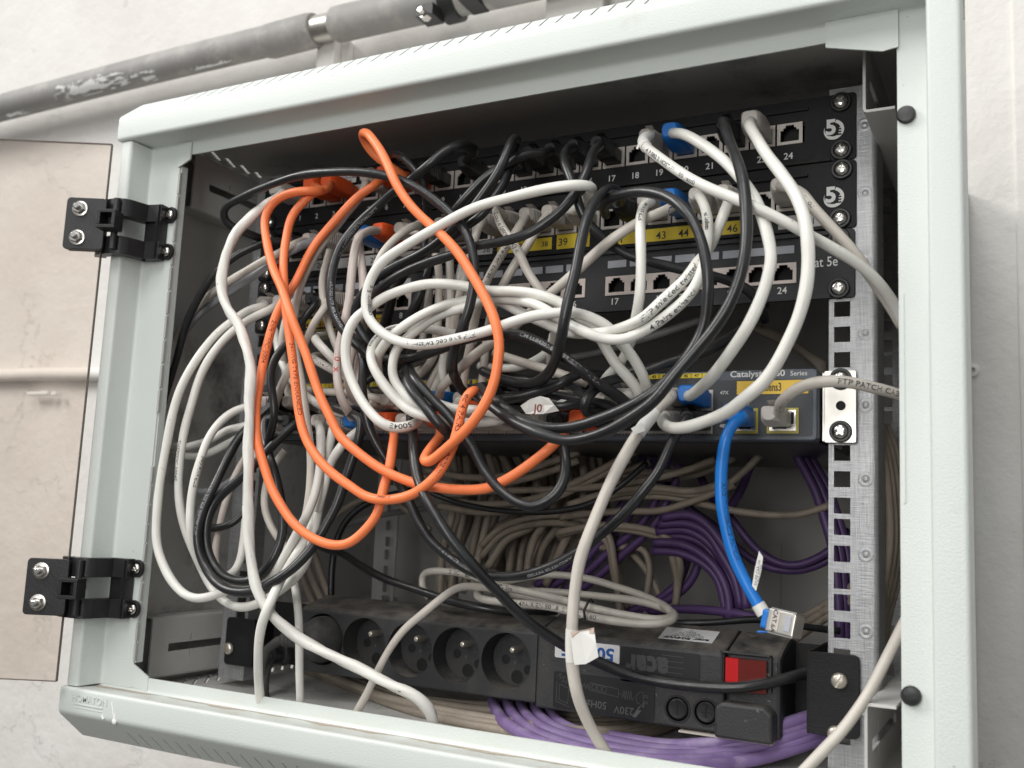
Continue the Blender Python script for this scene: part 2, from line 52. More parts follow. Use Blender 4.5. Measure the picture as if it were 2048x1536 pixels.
 ('w19','g',2.9,'grey cable leaving a ribbed boot at the centre and falling behind the orange arc',[('S', (-8.6, 0.0, -67.0), 'g'), ('E', (-43.9, -12.0, -197.1), 'g')],
  "-8.6,-29,-67 -5.4,-34.2,-69.4 -2.1,-39.4,-71.9 0.1,-44,-74.6 0.9,-48.6,-78.1 0.8,-52.1,-82 -0.3,-54.2,-91.4 -2.6,-53.6,-99.1 -5.5,-52.4,-107.3 -8,-51.9,-115 -10.6,-51,-122.5 -13.5,-48.7,-129.1 -16.5,-45.7,-135.7 -18.8,-42.6,-141.5 -21.4,-38.6,-147.6 -26.3,-32.9,-154.1 -30.3,-29.6,-158.6 -33,-29.7,-164.3 -35.6,-31,-170.6 -37.9,-33.2,-177.2 -39.9,-36,-184 -41.7,-39,-190.7 -43.9,-41,-197.1"),
 ('w20','g',2.9,'left cable of a pair of straight grey cables falling behind the white rings',[('S', (-78.3, 0.0, -67.0), 'g'), ('E', (-72.7, -12.0, -197.1), 'g')],
  "-78.3,-29,-67 -71.5,-31.9,-69.4 -64.6,-34.8,-71.6 -58,-37.5,-74.1 -52.6,-39.2,-76.9 -47.9,-40.2,-80.8 -43.9,-40.8,-85.1 -40.3,-41.9,-89.8 -34.9,-46.5,-96.4 -32.7,-47.5,-102.5 -32,-46.8,-108.6 -32.1,-45.7,-115.4 -32.3,-44.6,-122 -32.8,-43.5,-129.9 -33.6,-42.3,-137.2 -34.3,-41.5,-142.6 -35.4,-40.3,-148.2 -36.5,-38.4,-154.4 -38.1,-36.1,-161.2 -41.2,-34.8,-168.2 -44.6,-35.2,-173 -49.2,-36.4,-177.9 -54.5,-38,-182.7 -60.7,-39,-187.5 -67,-40,-192.3 -72.7,-41,-197.1"),
 ('w21','g',2.9,'right cable of a pair of straight grey cables falling behind the white rings',[('S', (-43.4, 0.0, -67.0), 'g'), ('E', (-43.9, -12.0, -211.6), 'g')],
  "-43.4,-29,-67 -40.1,-33,-70.9 -36.8,-37,-74.7 -33.8,-40,-78.9 -30.2,-41.6,-85 -27.6,-42,-91.3 -26.8,-42.1,-96.9 -26.5,-42,-103 -25.8,-42.2,-108.8 -25,-42.4,-115.4 -24.3,-42.4,-122.2 -24.1,-42,-128.4 -24.5,-40.9,-134.6 -25.4,-39.2,-140.3 -26.4,-37.7,-146.3 -26.5,-37.3,-153.5 -28.4,-34.2,-160.4 -30.1,-33.3,-168.3 -31.3,-34,-173.8 -32.8,-35.2,-179.8 -34.3,-37.2,-186.1 -36,-39.2,-192.6 -38.3,-40.4,-199.1 -41.3,-40.6,-205.4 -43.9,-41,-211.6"),
 ('w22','p1',3.1,'pinkish white cable with red handwritten marks leaving an orange boot',[('S', (-95.7, 0.0, -67.0), 'o'), ('E', (-101.5, -12.0, -211.6), 'b')],
  "-95.7,-29,-67 -94.9,-34.9,-68.3 -94,-40.8,-69.6 -93.6,-46,-71.1 -94.2,-54,-75.6 -93.9,-58.3,-79.1 -93.5,-62,-83.8 -93.4,-64,-89.7 -93.4,-65.1,-96.7 -93.3,-66,-103.7 -92.9,-66.9,-110.3 -92.5,-67.6,-116.9 -92.4,-68,-123.3 -93,-68.1,-131.3 -94.1,-68,-139.1 -95.6,-68,-147.1 -97.1,-68.1,-154.8 -98,-68.2,-161.2 -98.6,-68.2,-167.3 -99,-68,-173.1 -99,-67.6,-178.7 -98.1,-67.7,-184.2 -96.9,-67.5,-189.4 -95.6,-64.1,-198.6 -94.6,-61.2,-202.9 -94.4,-57.2,-206.6 -97.9,-49,-209.3 -101.5,-41,-211.6"),
 ('w22b','p1',3.1,'pinkish white cable leaving the blue boot beside the orange one',[('S', (-113.1, 0.0, -67.0), 'b'), ('E', (-101.5, -12.0, -197.1), 'g')],
  "-113.1,-29,-67 -110.6,-35,-69 -108.2,-41,-71 -105.6,-46,-73.8 -101.5,-50.6,-79.5 -97.5,-53.9,-86.2 -94.1,-56.1,-93.2 -91.3,-57.6,-100.7 -89.5,-58.4,-106.2 -88.1,-58.8,-111.9 -87.1,-59.1,-117.9 -86.7,-59,-125.5 -86.6,-59.3,-133.7 -85.3,-61.9,-142.4 -86.9,-61.7,-149.6 -91.9,-57.8,-155.9 -94,-57.3,-162.8 -95.5,-57.2,-168.9 -96.9,-56.8,-174.8 -98,-55.9,-180.5 -98.3,-53.5,-188.2 -98.6,-50,-194.2 -101.5,-41,-197.1"),
 ('w23','g',3,'grey white cable arching out of a grey boot and slipping behind the big white C',[('S', (-60.8, 0.0, -67.0), 'g'), ('E', (-87.1, -12.0, -197.1), 'g')],
  "-60.8,-29,-67 -57.9,-35.1,-68.7 -54.8,-41.3,-70.4 -53.3,-46.6,-72.2 -53.8,-51.8,-74.6 -55.5,-56.4,-77.7 -58.3,-60.7,-82.8 -61.6,-64.3,-88.5 -64.1,-66.7,-93.2 -66.5,-68.4,-98.2 -68.9,-69,-104 -71.3,-68.7,-110.1 -74.4,-67.2,-116.7 -77.5,-65.2,-123.6 -79.7,-63.7,-129.5 -82.2,-61.6,-135.6 -86.6,-56.6,-141.2 -89.7,-53,-147.6 -92.4,-49.6,-154.2 -94.8,-46.8,-161 -96.3,-46.2,-167.7 -97.5,-46,-174.4 -97.1,-45.7,-180.9 -94.3,-44.9,-186.6 -90.7,-42.9,-191.8 -87.1,-41,-197.1"),
 ('w24','w',3.2,'white cable making the leftmost loop almost down to the slotted bracket',[('S', (-206.4, 0.0, -115.0), 'w'), ('E', (-133.4, -12.0, -211.6), 'w')],
  "-206.4,-29,-115 -201.5,-33.4,-117.1 -196.6,-37.9,-119.3 -194.3,-42,-121.3 -196.8,-46.1,-123.2 -200.9,-50,-125.4 -203.8,-54.1,-129.2 -206.9,-58,-133.8 -210.1,-60.8,-137.7 -213.8,-63.5,-141.9 -217.3,-66,-146.6 -220.2,-68.1,-151.4 -223,-70.2,-156.7 -225.7,-72.2,-162.3 -228.1,-74,-167.8 -230.9,-76.3,-174.9 -233.3,-78.4,-182 -235.4,-80,-189.2 -237,-81,-195.8 -238.4,-81.6,-202.3 -239.6,-82,-209.2 -240.6,-82.2,-215.4 -241.5,-82.1,-221.8 -242.3,-82.1,-228.4 -243.1,-82,-234.9 -243.9,-82,-241.3 -244.6,-82,-247.8 -245.2,-82,-254.2 -245.6,-82,-260.5 -245.9,-82,-268.5 -245.9,-82,-276.5 -245.6,-82,-284.3 -245.2,-82,-291.7 -244.6,-82,-299 -243.4,-82,-305.6 -240.9,-81.8,-312.6 -237.6,-81.5,-318.9 -233.4,-81.2,-325.2 -228.5,-81,-331 -222.8,-80.7,-336.3 -216.3,-80.5,-340.6 -208.9,-80.5,-343.4 -201.5,-80,-344.5 -195.9,-78.3,-343.6 -190.8,-76,-341.8 -186.5,-73,-339.5 -181.7,-70,-337.1 -175.2,-68.2,-335.7 -167.5,-66.8,-334.7 -160.3,-66,-332.9 -154.5,-65.7,-330.4 -149.2,-65.8,-327.2 -144.2,-66.1,-323.4 -138.9,-66.7,-317.9 -134.2,-67.6,-311.5 -130,-68.2,-305.5 -126.3,-68.4,-299.3 -122.9,-68.5,-293.4 -118.9,-68.7,-287.7 -115.2,-68.8,-281.6 -112,-68.3,-273.6 -110.2,-67.2,-265 -110.1,-65.7,-258.6 -111.1,-63.6,-252 -113.1,-60.7,-245.4 -115.2,-58.1,-238.4 -117.9,-55.4,-231.4 -121.1,-52.3,-225.1 -124.8,-48.8,-220.2 -129.1,-44.9,-215.9 -133.4,-41,-211.6"),
 ('w25','w',3.2,'white cable of the second loop from the left passing under the black coils',[('S', (-190.2, 0.0, -115.0), 'w'), ('E', (-119.0, -12.0, -211.6), 'w')],
  "-190.2,-29,-115 -188.3,-34.2,-118.6 -186.5,-39.4,-122.2 -186.1,-44,-125.4 -188.6,-48.3,-128.5 -192.4,-52,-131.5 -196.7,-56.1,-135.6 -201.3,-60,-140.4 -205.1,-62.9,-145.2 -209,-65.7,-150.6 -212.7,-68,-156.5 -216.7,-69.8,-163.3 -220.5,-71,-170.5 -223.7,-72,-178 -225.4,-72.7,-183.9 -226.7,-73.3,-190 -227.9,-73.7,-196 -229.1,-74,-201.9 -230.8,-74.1,-208.4 -232.6,-74.1,-214.7 -234,-74,-221.3 -234.8,-74,-227.4 -235.4,-74.1,-233.9 -235.8,-74.1,-240.5 -236,-74,-247 -236.1,-73.7,-253.5 -236.1,-73.3,-260.2 -235.9,-72.7,-266.6 -235.4,-72,-272.8 -234.5,-70.8,-279.6 -233.4,-69.5,-286 -232,-68,-292 -229.8,-66,-299.4 -227.2,-64,-306.3 -224.6,-61.9,-313 -221.5,-60,-319.7 -218.7,-58.9,-324.7 -215.5,-58.1,-329.8 -211.7,-58,-334.2 -207,-58.9,-337.9 -201.7,-60.4,-341 -196.3,-62,-343.5 -189.1,-64.1,-346.2 -181.9,-66,-347.9 -175,-67.2,-348.8 -168.1,-68,-348.8 -161.2,-68.3,-347.4 -154.5,-68,-345 -148.5,-67.1,-341.8 -142.6,-66.1,-337.9 -137.1,-65.7,-334.2 -131.3,-65.4,-330.1 -126.2,-65.1,-325.8 -121,-64.6,-319.8 -117.2,-64,-313.1 -115.3,-63,-305.2 -114.5,-61.6,-296.4 -114.1,-60.1,-289.2 -114.5,-57.8,-281.5 -116.2,-54.1,-273.5 -115.7,-53.8,-266.4 -115.2,-53.6,-259.1 -115,-53,-251.8 -115,-52,-244.9 -115.4,-50.1,-236.9 -115.9,-47.8,-229.3 -116.7,-45.5,-222.7 -117.7,-43.3,-216.9 -119,-41,-211.6"),
 ('w26','w',3.1,'white cable with print running along its left arc from the bottom left switch port',[('S', (-191.0, -12.0, -197.1), 'w')],
  "-191,-41,-197.1 -197.3,-48,-201 -200.8,-51.9,-202.9 -204,-56,-205.4 -206.5,-61.2,-210.4 -208.4,-66,-216.4 -209.7,-69.3,-221.9 -210.8,-72,-227.9 -211.9,-74.3,-235.9 -212.9,-76,-244.3 -214,-77.3,-252.8 -215,-78,-261.1 -215.8,-78.1,-268.2 -216.3,-78,-275.4 -216.1,-78.2,-281.3 -215.5,-78.3,-287.4 -215.1,-78,-293.3 -215,-76.4,-300.8 -214.9,-74,-307.8 -214.6,-71.3,-313.9 -213.5,-68,-319.5 -210.8,-64,-324.7 -206.9,-60,-328.4 -202.4,-56.7,-329.5 -197.8,-54,-328.7 -193.5,-52.7,-325.3 -190.2,-52,-320.2 -189,-51.2,-315.1 -188.7,-50.6,-309.1 -188.9,-49.7,-302.8 -189.8,-48.3,-295.3 -191.7,-46.4,-287.5 -194.8,-43.1,-279.5 -195.9,-42.4,-272.9 -196.7,-42.3,-266.2 -197.4,-41.8,-259.4 -197.8,-40.8,-252.9 -198,-38.7,-246.8 -197.9,-36,-240.8 -197.8,-33,-234.9 -197.9,-30,-229"),
 ('w27','w',2.9,'short white cable bowing left out of the lower left switch port',[('S', (-191.0, -12.0, -211.6), 'w')],
  "-191,-41,-211.6 -195,-43.7,-213.8 -199.5,-46,-215.8 -207,-47.4,-217.4 -215.1,-48,-219.1 -222.4,-48.2,-222.4 -229.8,-48,-225.7 -238.1,-47.3,-227.9 -246.6,-46,-229.5 -254.5,-44.3,-230.8 -262.7,-42,-231.6 -268.5,-40.3,-231.6 -274.8,-38.3,-231.3 -281.3,-36.2,-230.8 -287.7,-34,-230.3 -294.5,-31.6,-229.6 -301.4,-29.1,-228.8 -308.4,-26.5,-227.9 -315.3,-24,-227.1"),
 ('w28','w',2.9,'lower of two short white cables leaving the left end of the switch',[],
  "-212.8,-26,-218.9 -219.8,-32,-223.8 -224.5,-33.8,-226.6 -229.9,-35.1,-229.7 -235.4,-36,-232.5 -242.5,-36.5,-235.8 -250.2,-36,-238.2 -255.7,-35,-238.9 -261.6,-33.6,-239.2 -267.8,-31.8,-239.1 -274.1,-30,-238.8 -279.9,-28.2,-238.3 -285.9,-26.2,-237.6 -292,-24.2,-236.7 -298.1,-22.1,-235.8 -304.1,-20,-235"),
 ('w29','w',3.6,'crumpled white cable running from top left down to the cabinet floor',[('S', (-200.1, 0.0, -22.6), 'w')],
  "-200.1,-29,-22.6 -195.1,-33.5,-25.3 -189.6,-38.1,-27.9 -184,-42.7,-30.6 -179,-47.3,-33.2 -175,-51.6,-36 -172.6,-55.8,-38.8 -172,-61.6,-43 -173.4,-67,-47.4 -175.1,-71.7,-51.8 -177.1,-76.2,-57.4 -179.5,-79.8,-63.1 -182.5,-83.1,-68.9 -185.4,-85.9,-75 -187.4,-88.2,-82.3 -188.9,-89.9,-89.6 -190.2,-90.5,-95.1 -191.1,-90.9,-100.7 -191.5,-91.4,-107.7 -191,-92,-114.6 -189.9,-92.4,-119.7 -188,-92.9,-124.7 -184.3,-93.5,-131.2 -179.7,-94,-137.4 -174.9,-94.2,-141.8 -170.3,-94.4,-146.1 -166.5,-94.7,-151.9 -163.2,-95,-158.2 -159.5,-95.3,-165.5 -156.3,-95.7,-172.7 -154.2,-96.1,-178.1 -152.7,-96.4,-183.7 -151.9,-96.7,-192 -151.5,-96.8,-200.8 -150.1,-97,-209.7 -148.8,-97.2,-218.1 -148.5,-97.3,-224 -148.4,-97.3,-230 -147.7,-97.2,-236.4 -146.6,-97,-243.4 -145.8,-96.7,-250.4 -145.6,-96.2,-257.2 -145.6,-95.7,-263.9 -145.5,-95.2,-270.4 -145.2,-94.7,-279 -144.7,-94.2,-287.1 -144.1,-93.9,-294 -143.3,-93.7,-300.7 -142,-93.5,-307.6 -140.4,-93.4,-314.3 -139.1,-93.4,-319.5 -137.4,-93.4,-324.6 -135,-93.3,-330.4 -132.4,-92.7,-336 -130,-91.6,-340.6 -127.1,-90.2,-345 -123.6,-88.2,-349.5 -119.4,-85.9,-353.9 -115,-83.9,-357.5 -109.8,-81.8,-361 -104.2,-79.9,-364.1 -97.7,-78.4,-366.9 -90.7,-77.2,-369.3 -83.5,-76,-371.6 -77.4,-75,-373.5 -71,-74,-375.3 -64.5,-73,-377.1 -58.1,-72,-379 -51.7,-71,-381.2 -45.2,-70.1,-383.5 -39,-69.1,-385.7 -33.4,-68,-387.8 -26,-66.1,-390.1 -19.9,-64,-392.7 -13.2,-60,-399.3 -11.4,-56,-407.7 -12,-53.1,-413.6 -13.2,-50,-419.8"),
 ('w30','g',2.7,'thin grey cable crossing the second power socket from upper right to lower left',[],
  "-2.1,18,-329.5 -6.3,11.9,-328.1 -10.5,5.9,-326.7 -14.4,0,-325.8 -19.1,-7.1,-325.6 -22.9,-14,-326.6 -24.5,-20.3,-328.8 -26.2,-26,-332.1 -29.2,-29.3,-335.5 -33,-31.9,-339.5 -37,-34,-343.6 -41.3,-35.7,-347.6 -45.9,-37,-351.7 -50.2,-38,-356.2 -54.2,-38.8,-361.5 -58,-39.4,-367.1 -61.3,-40,-372.8 -64.8,-41,-380.2 -67.9,-42,-387.6 -71,-43,-395.3 -74,-44,-402.7 -76.5,-45,-407.9 -78.9,-46,-413 -81.5,-47,-418.9 -84,-48,-424.9"),
 ('w31','w',2.9,'white cable hanging straight down over the power plug',[],
  "-146.2,-40,-310.5 -145.2,-41.8,-317.6 -143.4,-44,-324.7 -140,-46.6,-330.2 -135.6,-49.7,-335.6 -132,-52,-341.3 -130,-53.1,-346.8 -128.5,-53.7,-352.4 -127.4,-54,-358.1 -126.5,-54.1,-366.1 -125.9,-54,-374.2 -125.3,-54.1,-380.2 -124.7,-54.1,-386.3 -124.2,-54,-392.5 -123.7,-53.6,-398.9 -123.3,-53,-405.3 -123.2,-52,-411.3 -123.9,-50.1,-417.6 -124.9,-48,-423.6"),
 ('w32','w',3.2,'white cable falling from the switch and crossing the crumpled one before reaching the floor',[('S', (-87.1, -12.0, -211.6), 'w')],
  "-87.1,-41,-211.6 -92.3,-42.2,-216.4 -96.9,-44,-221 -101.1,-50,-228.4 -104.6,-53.3,-235.3 -107.6,-56,-243.2 -108.6,-57.3,-248.9 -109.4,-57.9,-254.9 -110.1,-58.7,-261.2 -111.7,-59,-268.2 -114.2,-58.4,-275.5 -118.7,-55.6,-282.5 -120,-57.1,-288.5 -120.8,-59.7,-294.2 -121.5,-62.4,-299.5 -122.8,-65.8,-305.4 -123.8,-69.7,-311 -124,-73.7,-316 -123.8,-78.2,-321.2 -123.3,-82.6,-326.3 -121,-89.3,-332.6 -120.6,-93.4,-339 -122.2,-95.2,-345.6 -124.6,-95.3,-352.4 -126.8,-94.3,-360.2 -128.7,-92.7,-368 -130.1,-90.8,-375.1 -131.6,-88.3,-382.1 -133.2,-85.9,-387.2 -135.1,-83,-392.2 -136.9,-80.1,-397.2 -138.9,-76.8,-402.3 -141,-73.4,-407.5 -143,-70,-412.6"),
 ('w33','g',3,'grey white cable following the right side of an orange one then falling past the switch',[('S', (-113.1, 0.0, -22.6), 'g')],
  "-113.1,-29,-22.6 -111.6,-32.4,-28 -109.9,-36,-33.6 -108.7,-39.3,-38.9 -108.8,-41.8,-43.6 -112.1,-44.1,-49.3 -116.6,-45.6,-54.8 -120.9,-47.5,-61.8 -125.1,-49.3,-69 -129.3,-51.3,-75.3 -133.3,-53,-81.6 -137.1,-54,-88.3 -140.6,-54.8,-95.2 -143.4,-55.8,-101.7 -145.5,-57.1,-108.4 -146.9,-58.4,-116.7 -147.5,-59.7,-125.3 -147.4,-60.7,-131.1 -147,-61.8,-137 -146.3,-62.5,-142.9 -145.4,-62.7,-149.1 -144.2,-62.5,-155.4 -142.7,-62.4,-161.8 -140.4,-62.3,-169 -137.7,-62.2,-176.5 -135.2,-62.2,-184.1 -133.4,-62.1,-190.4 -131.6,-62.1,-196.9 -130,-62.1,-203.4 -128.4,-62,-209.8 -126.4,-61.7,-217.6 -124.5,-61.3,-225.3 -123.1,-60.9,-232.7 -122.3,-60.6,-238.7 -121.9,-60.3,-244.6 -121.7,-60,-250.5 -121.7,-59.7,-257.1 -121.9,-59.3,-263.8 -122.5,-59,-270.3 -123.5,-58.6,-276.4 -124.9,-58.3,-282.4 -126.6,-58,-288.1 -129.4,-58.1,-295.8 -132.9,-58,-303.2 -137.4,-57.3,-310.4 -142.4,-56,-317.2 -147.6,-54.1,-323 -153,-52,-328.6"),
 ('w34','g',3,'grey cable slanting down left past the yellow label of the third panel',[('S', (-141.6, 0.0, -115.0), 'g'), ('E', (-176.6, -12.0, -211.6), 'g')],
  "-141.6,-29,-115 -137.1,-35.3,-118.7 -132,-42.2,-122.6 -129.8,-46.5,-126.2 -130.3,-52.1,-134.1 -133.1,-55.8,-142.3 -135.5,-55.9,-147.8 -138.4,-55.5,-153.6 -143.2,-55.6,-160.1 -148.3,-55.6,-166.4 -152,-55.2,-171.8 -155.4,-54.5,-177.2 -159.7,-53.4,-183.8 -164.1,-51.7,-190.3 -168.6,-48.6,-195.1 -172.5,-45.4,-199.9 -175,-42.8,-205.5 -176.6,-41,-211.6"),
 ('w35','g',3,'grey cable falling behind the crossing point of the orange cables',[('S', (-174.0, 0.0, -115.0), 'w'), ('E', (-162.2, -12.0, -197.1), 'g')],
  "-174,-29,-115 -169.1,-35.1,-116.9 -164.2,-41.2,-118.9 -161,-46.1,-121.9 -160.7,-49.9,-127.7 -161.9,-52.3,-134.4 -163.2,-53,-141 -164.6,-52.6,-147.7 -165.6,-51.3,-155 -166.2,-49.2,-162.3 -166.8,-45.2,-170.2 -166.2,-42.1,-178.5 -165.1,-41.3,-184.6 -163.7,-41.1,-190.8 -162.2,-41,-197.1"),
 ('w36','w',3.2,'upper of two white cable bends poking forward below the yellow label',[],
  "-149.3,-10,-139.7 -147.3,-16.1,-141.3 -145.3,-22.2,-143 -143.3,-28.1,-144.6 -141.4,-33.7,-146 -139.6,-39.5,-147.3 -137.8,-45,-148.5 -135.4,-49.7,-150 -131.1,-54.8,-152.6 -126.3,-58.2,-155.7 -120.8,-59.5,-159.8 -115.5,-58.8,-164.4 -111.9,-55.8,-168.9 -109,-51.5,-173.7 -107.1,-47.4,-177.5 -106.3,-41.5,-181.1 -105.3,-36,-184.8"),
 ('w37','w',3.1,'lower of two white cable bends poking forward below the yellow label',[],
  "-148.6,-14,-157.9 -146.4,-20.8,-159.1 -144.2,-27.6,-160.3 -142.3,-33.9,-161.5 -141.1,-40.4,-162.8 -139.3,-45.7,-164.3 -135.4,-49.1,-166.3 -130.7,-51.3,-168.6 -124.9,-53,-171 -119.4,-52.7,-173.6 -115.7,-49.1,-175.9 -112.4,-44.2,-178.4 -107.5,-39.5,-181.8 -103.1,-34,-185.3"),
 ('w38','g',3,'whitish upper cable of the pair going left behind the door post',[('S', (-165.3, 0.0, -67.0), 'g')],
  "-165.3,-29,-67 -164.8,-37.5,-70.7 -165,-45.5,-74.7 -168,-50,-79 -173.5,-52,-82.8 -180.4,-53.8,-86.1 -187.6,-55.1,-89.2 -193.8,-56,-92.4 -200.2,-56.5,-95.7 -206,-56.7,-98.2 -212.1,-56.6,-100.6 -218.3,-56.1,-102.9 -224.4,-55.2,-105 -230.7,-53.8,-106.9 -237,-52.2,-108.8 -242.4,-50.5,-110.4 -247.9,-48.6,-112 -253.3,-46.7,-113.7 -258.6,-44.8,-115.6 -265.2,-42.4,-118.2 -271.6,-40.1,-120.9 -277.6,-38,-124.3 -283.1,-36.4,-128.5 -288.6,-34.7,-133.2 -295.6,-31.5,-137.7 -302,-28.6,-142.5 -307.7,-26.2,-147.6 -313.1,-24,-152.7"),
 ('w39','g2',3.2,'bluish grey lower cable of the pair going left behind the door post',[('S', (-147.9, 0.0, -67.0), 'g')],
  "-147.9,-29,-67 -150.8,-35.3,-70.1 -154,-41.2,-73.3 -159.8,-44.1,-76.5 -168.4,-43.9,-79.2 -174.2,-44.5,-81.8 -179.9,-45.2,-84.7 -185.9,-45.7,-87.7 -192.9,-46,-91.4 -200.2,-46,-95.2 -207.5,-45.8,-98.9 -213.1,-45.6,-101.4 -218.8,-45.1,-103.9 -224.6,-44.6,-106.3 -230.2,-43.9,-108.6 -237.5,-42.7,-111.3 -244.6,-41.4,-113.9 -252,-39.7,-116.5 -258.6,-37.8,-118.7 -265.4,-35.6,-120.8 -272.2,-33.4,-123.2 -278.4,-31.5,-125.9 -283.8,-29.9,-128.8 -288.5,-29,-132.2 -291.5,-29.3,-136.1 -297.8,-26.5,-139.2 -304.8,-23.3,-142.8 -310.9,-20.7,-146.6 -315.8,-18.9,-151 -318.4,-18.7,-156.4 -320.3,-18.6,-162.2 -322.9,-18,-167.9"),
 ('w40','g',3.5,'thick off white cable with white tape hanging down in front to the bottom edge',[('S', (135.1, -12.0, -197.1), 'g')],
  "135.1,-41,-197.1 139.1,-45.5,-197.5 142.1,-50,-198.4 140.9,-58,-203.1 138.2,-66,-208.9 136.3,-69.3,-213 134,-72,-217.5 131.3,-74.1,-222.3 128.6,-76,-227.3 126.7,-78,-232 124.9,-80,-236.8 122.5,-82.2,-242.7 120,-84,-248.7 117.8,-85.1,-254.3 115.6,-86,-259.9 113.4,-87,-266.3 111.2,-88,-272.8 108.9,-89.1,-279.5 106.7,-90,-286.1 104.6,-90.1,-292.2 102.7,-90,-298.3 101.5,-90,-304.2 100.7,-90,-310.3 99.9,-90,-317.3 99.4,-90,-324.5 99,-90.1,-332.6 98.8,-90,-340.8 98.5,-89.2,-348.5 98.6,-88.2,-356.4 99.4,-87.7,-362.6 100.5,-87.2,-369 101.8,-86,-375.1 103,-83.8,-380.6 104.4,-80.9,-385.9 105.8,-78,-390.9 107.9,-73.8,-397.1 110.3,-70,-402.9 113,-67.9,-407.5 115.8,-66,-412 118.4,-63.1,-417.6 120.9,-60,-423.4"),
 ('w41','g',3.1,'off white cable climbing diagonally at the lower right corner behind the post',[],
  "274.1,-10,-312.3 271.8,-14,-318 269.5,-17.9,-323.7 267.4,-22,-329.1 265.7,-26,-333.5 264.1,-30.2,-337.6 262.3,-34,-342 260.1,-37.7,-347.5 257.6,-41,-353.5 254.8,-44,-359.5 251.2,-46.9,-366.1 247.1,-49.5,-372.9 242.9,-52,-379.3 239,-54.2,-384.5 235,-56.2,-389.3 230.9,-58,-394.1 227,-59.5,-398.7 223,-60.7,-403.3 219,-62,-407.8"),
 ('k1','k',3.1,'black cable forming a wide arch over the top left then dropping beside the orange arc',[('S', (-200.1, 0.0, -67.0), 'k'), ('E', (16.8, -12.0, -197.1), 'k')],
  "-200.1,-29,-67 -200.5,-37.4,-67.3 -201.2,-45.1,-67.3 -202.5,-55.2,-66.3 -207.5,-63.4,-64.2 -214,-69.5,-60.1 -214.7,-73.7,-54.9 -208.2,-77.8,-50 -200.8,-80.1,-48.5 -192.1,-81.9,-47.6 -186,-82.8,-46.5 -179.6,-83.4,-45.3 -173.3,-84,-44.2 -167,-84.7,-43.3 -160.7,-85.4,-42.5 -154.1,-86,-41.7 -146.6,-86.4,-40.9 -138.7,-86.6,-40.1 -130.7,-86.9,-39.6 -124,-87.2,-39.5 -117.1,-87.4,-39.5 -110.1,-87.7,-39.7 -103.2,-88,-40.1 -96.6,-88.2,-40.6 -90.1,-88.4,-41.2 -83.6,-88.6,-41.9 -77.1,-88.7,-42.9 -70.6,-88.9,-44 -64.1,-89,-45.4 -57.8,-89,-46.9 -51.7,-89,-48.7 -44.4,-89.2,-51.3 -37.2,-89.7,-54.5 -30.4,-90.2,-58.1 -24.1,-90.7,-62 -18.2,-91.1,-66.2 -12.5,-91.5,-70.5 -7.2,-92,-74.6 -2.1,-92.5,-78.7 2.6,-93,-82.8 8.3,-93.5,-87.7 13.3,-94.2,-92.9 17.4,-94.9,-98.6 20.7,-95.5,-104.5 22.7,-95.6,-109.5 24.2,-95.5,-114.7 25.4,-95.5,-120.2 26,-95.5,-126.1 26,-95.6,-132.5 25.4,-95.7,-139 24.4,-95.9,-145.8 22.7,-95.9,-152.4 19.7,-95.3,-158 16.5,-94.2,-163.2 13.9,-92.5,-168 11.5,-90.4,-172.7 9.7,-88.8,-178.2 7.9,-86.3,-183.2 5.8,-81.9,-185.7 3.6,-76.2,-187.5 1.9,-70.7,-189.4 0.1,-63.7,-193.4 0.6,-57.1,-196.9 4.7,-52.1,-197.7 10.7,-46.4,-197.4 16.8,-41,-197.1"),
 ('k2','k',3,'black cable arching left under the top bracket and out behind the post',[('S', (-182.7, 0.0, -67.0), 'k')],
  "-182.7,-29,-67 -187.4,-35,-68 -191.9,-40.8,-69.4 -196.4,-45.6,-71.3 -201.6,-49.1,-73.6 -207.7,-52.1,-76.9 -213.8,-54.6,-80.8 -218.7,-56.7,-84.9 -223.4,-58.3,-89.5 -228.7,-59.5,-94.7 -234,-60.1,-100.3 -238.9,-60.3,-107 -243.7,-60,-113.8 -248.7,-59.2,-120.3 -253.8,-58,-126.9 -257.5,-56.8,-131.9 -261.2,-55.4,-137.1 -264.6,-54,-142.5 -267.7,-52.6,-148.3 -270.5,-51.3,-154.3 -273.6,-50,-160.6 -276.5,-49,-166.2 -279.6,-48.1,-172 -282.8,-47.1,-177.8 -286.1,-46,-183.4 -289.3,-44.7,-188.7 -292.6,-43.4,-193.9 -296,-41.8,-198.9 -299.4,-40,-203.8 -302.9,-37.8,-208.4 -306.4,-35.3,-212.7 -310,-32.6,-217 -313.6,-30,-221.3"),
 ('k3','k',2.8,'black cable with a small loop top just right of the orange tip',[('S', (-60.8, 0.0, -22.6), 'k'), ('E', (-119.0, -12.0, -197.1), 'k')],
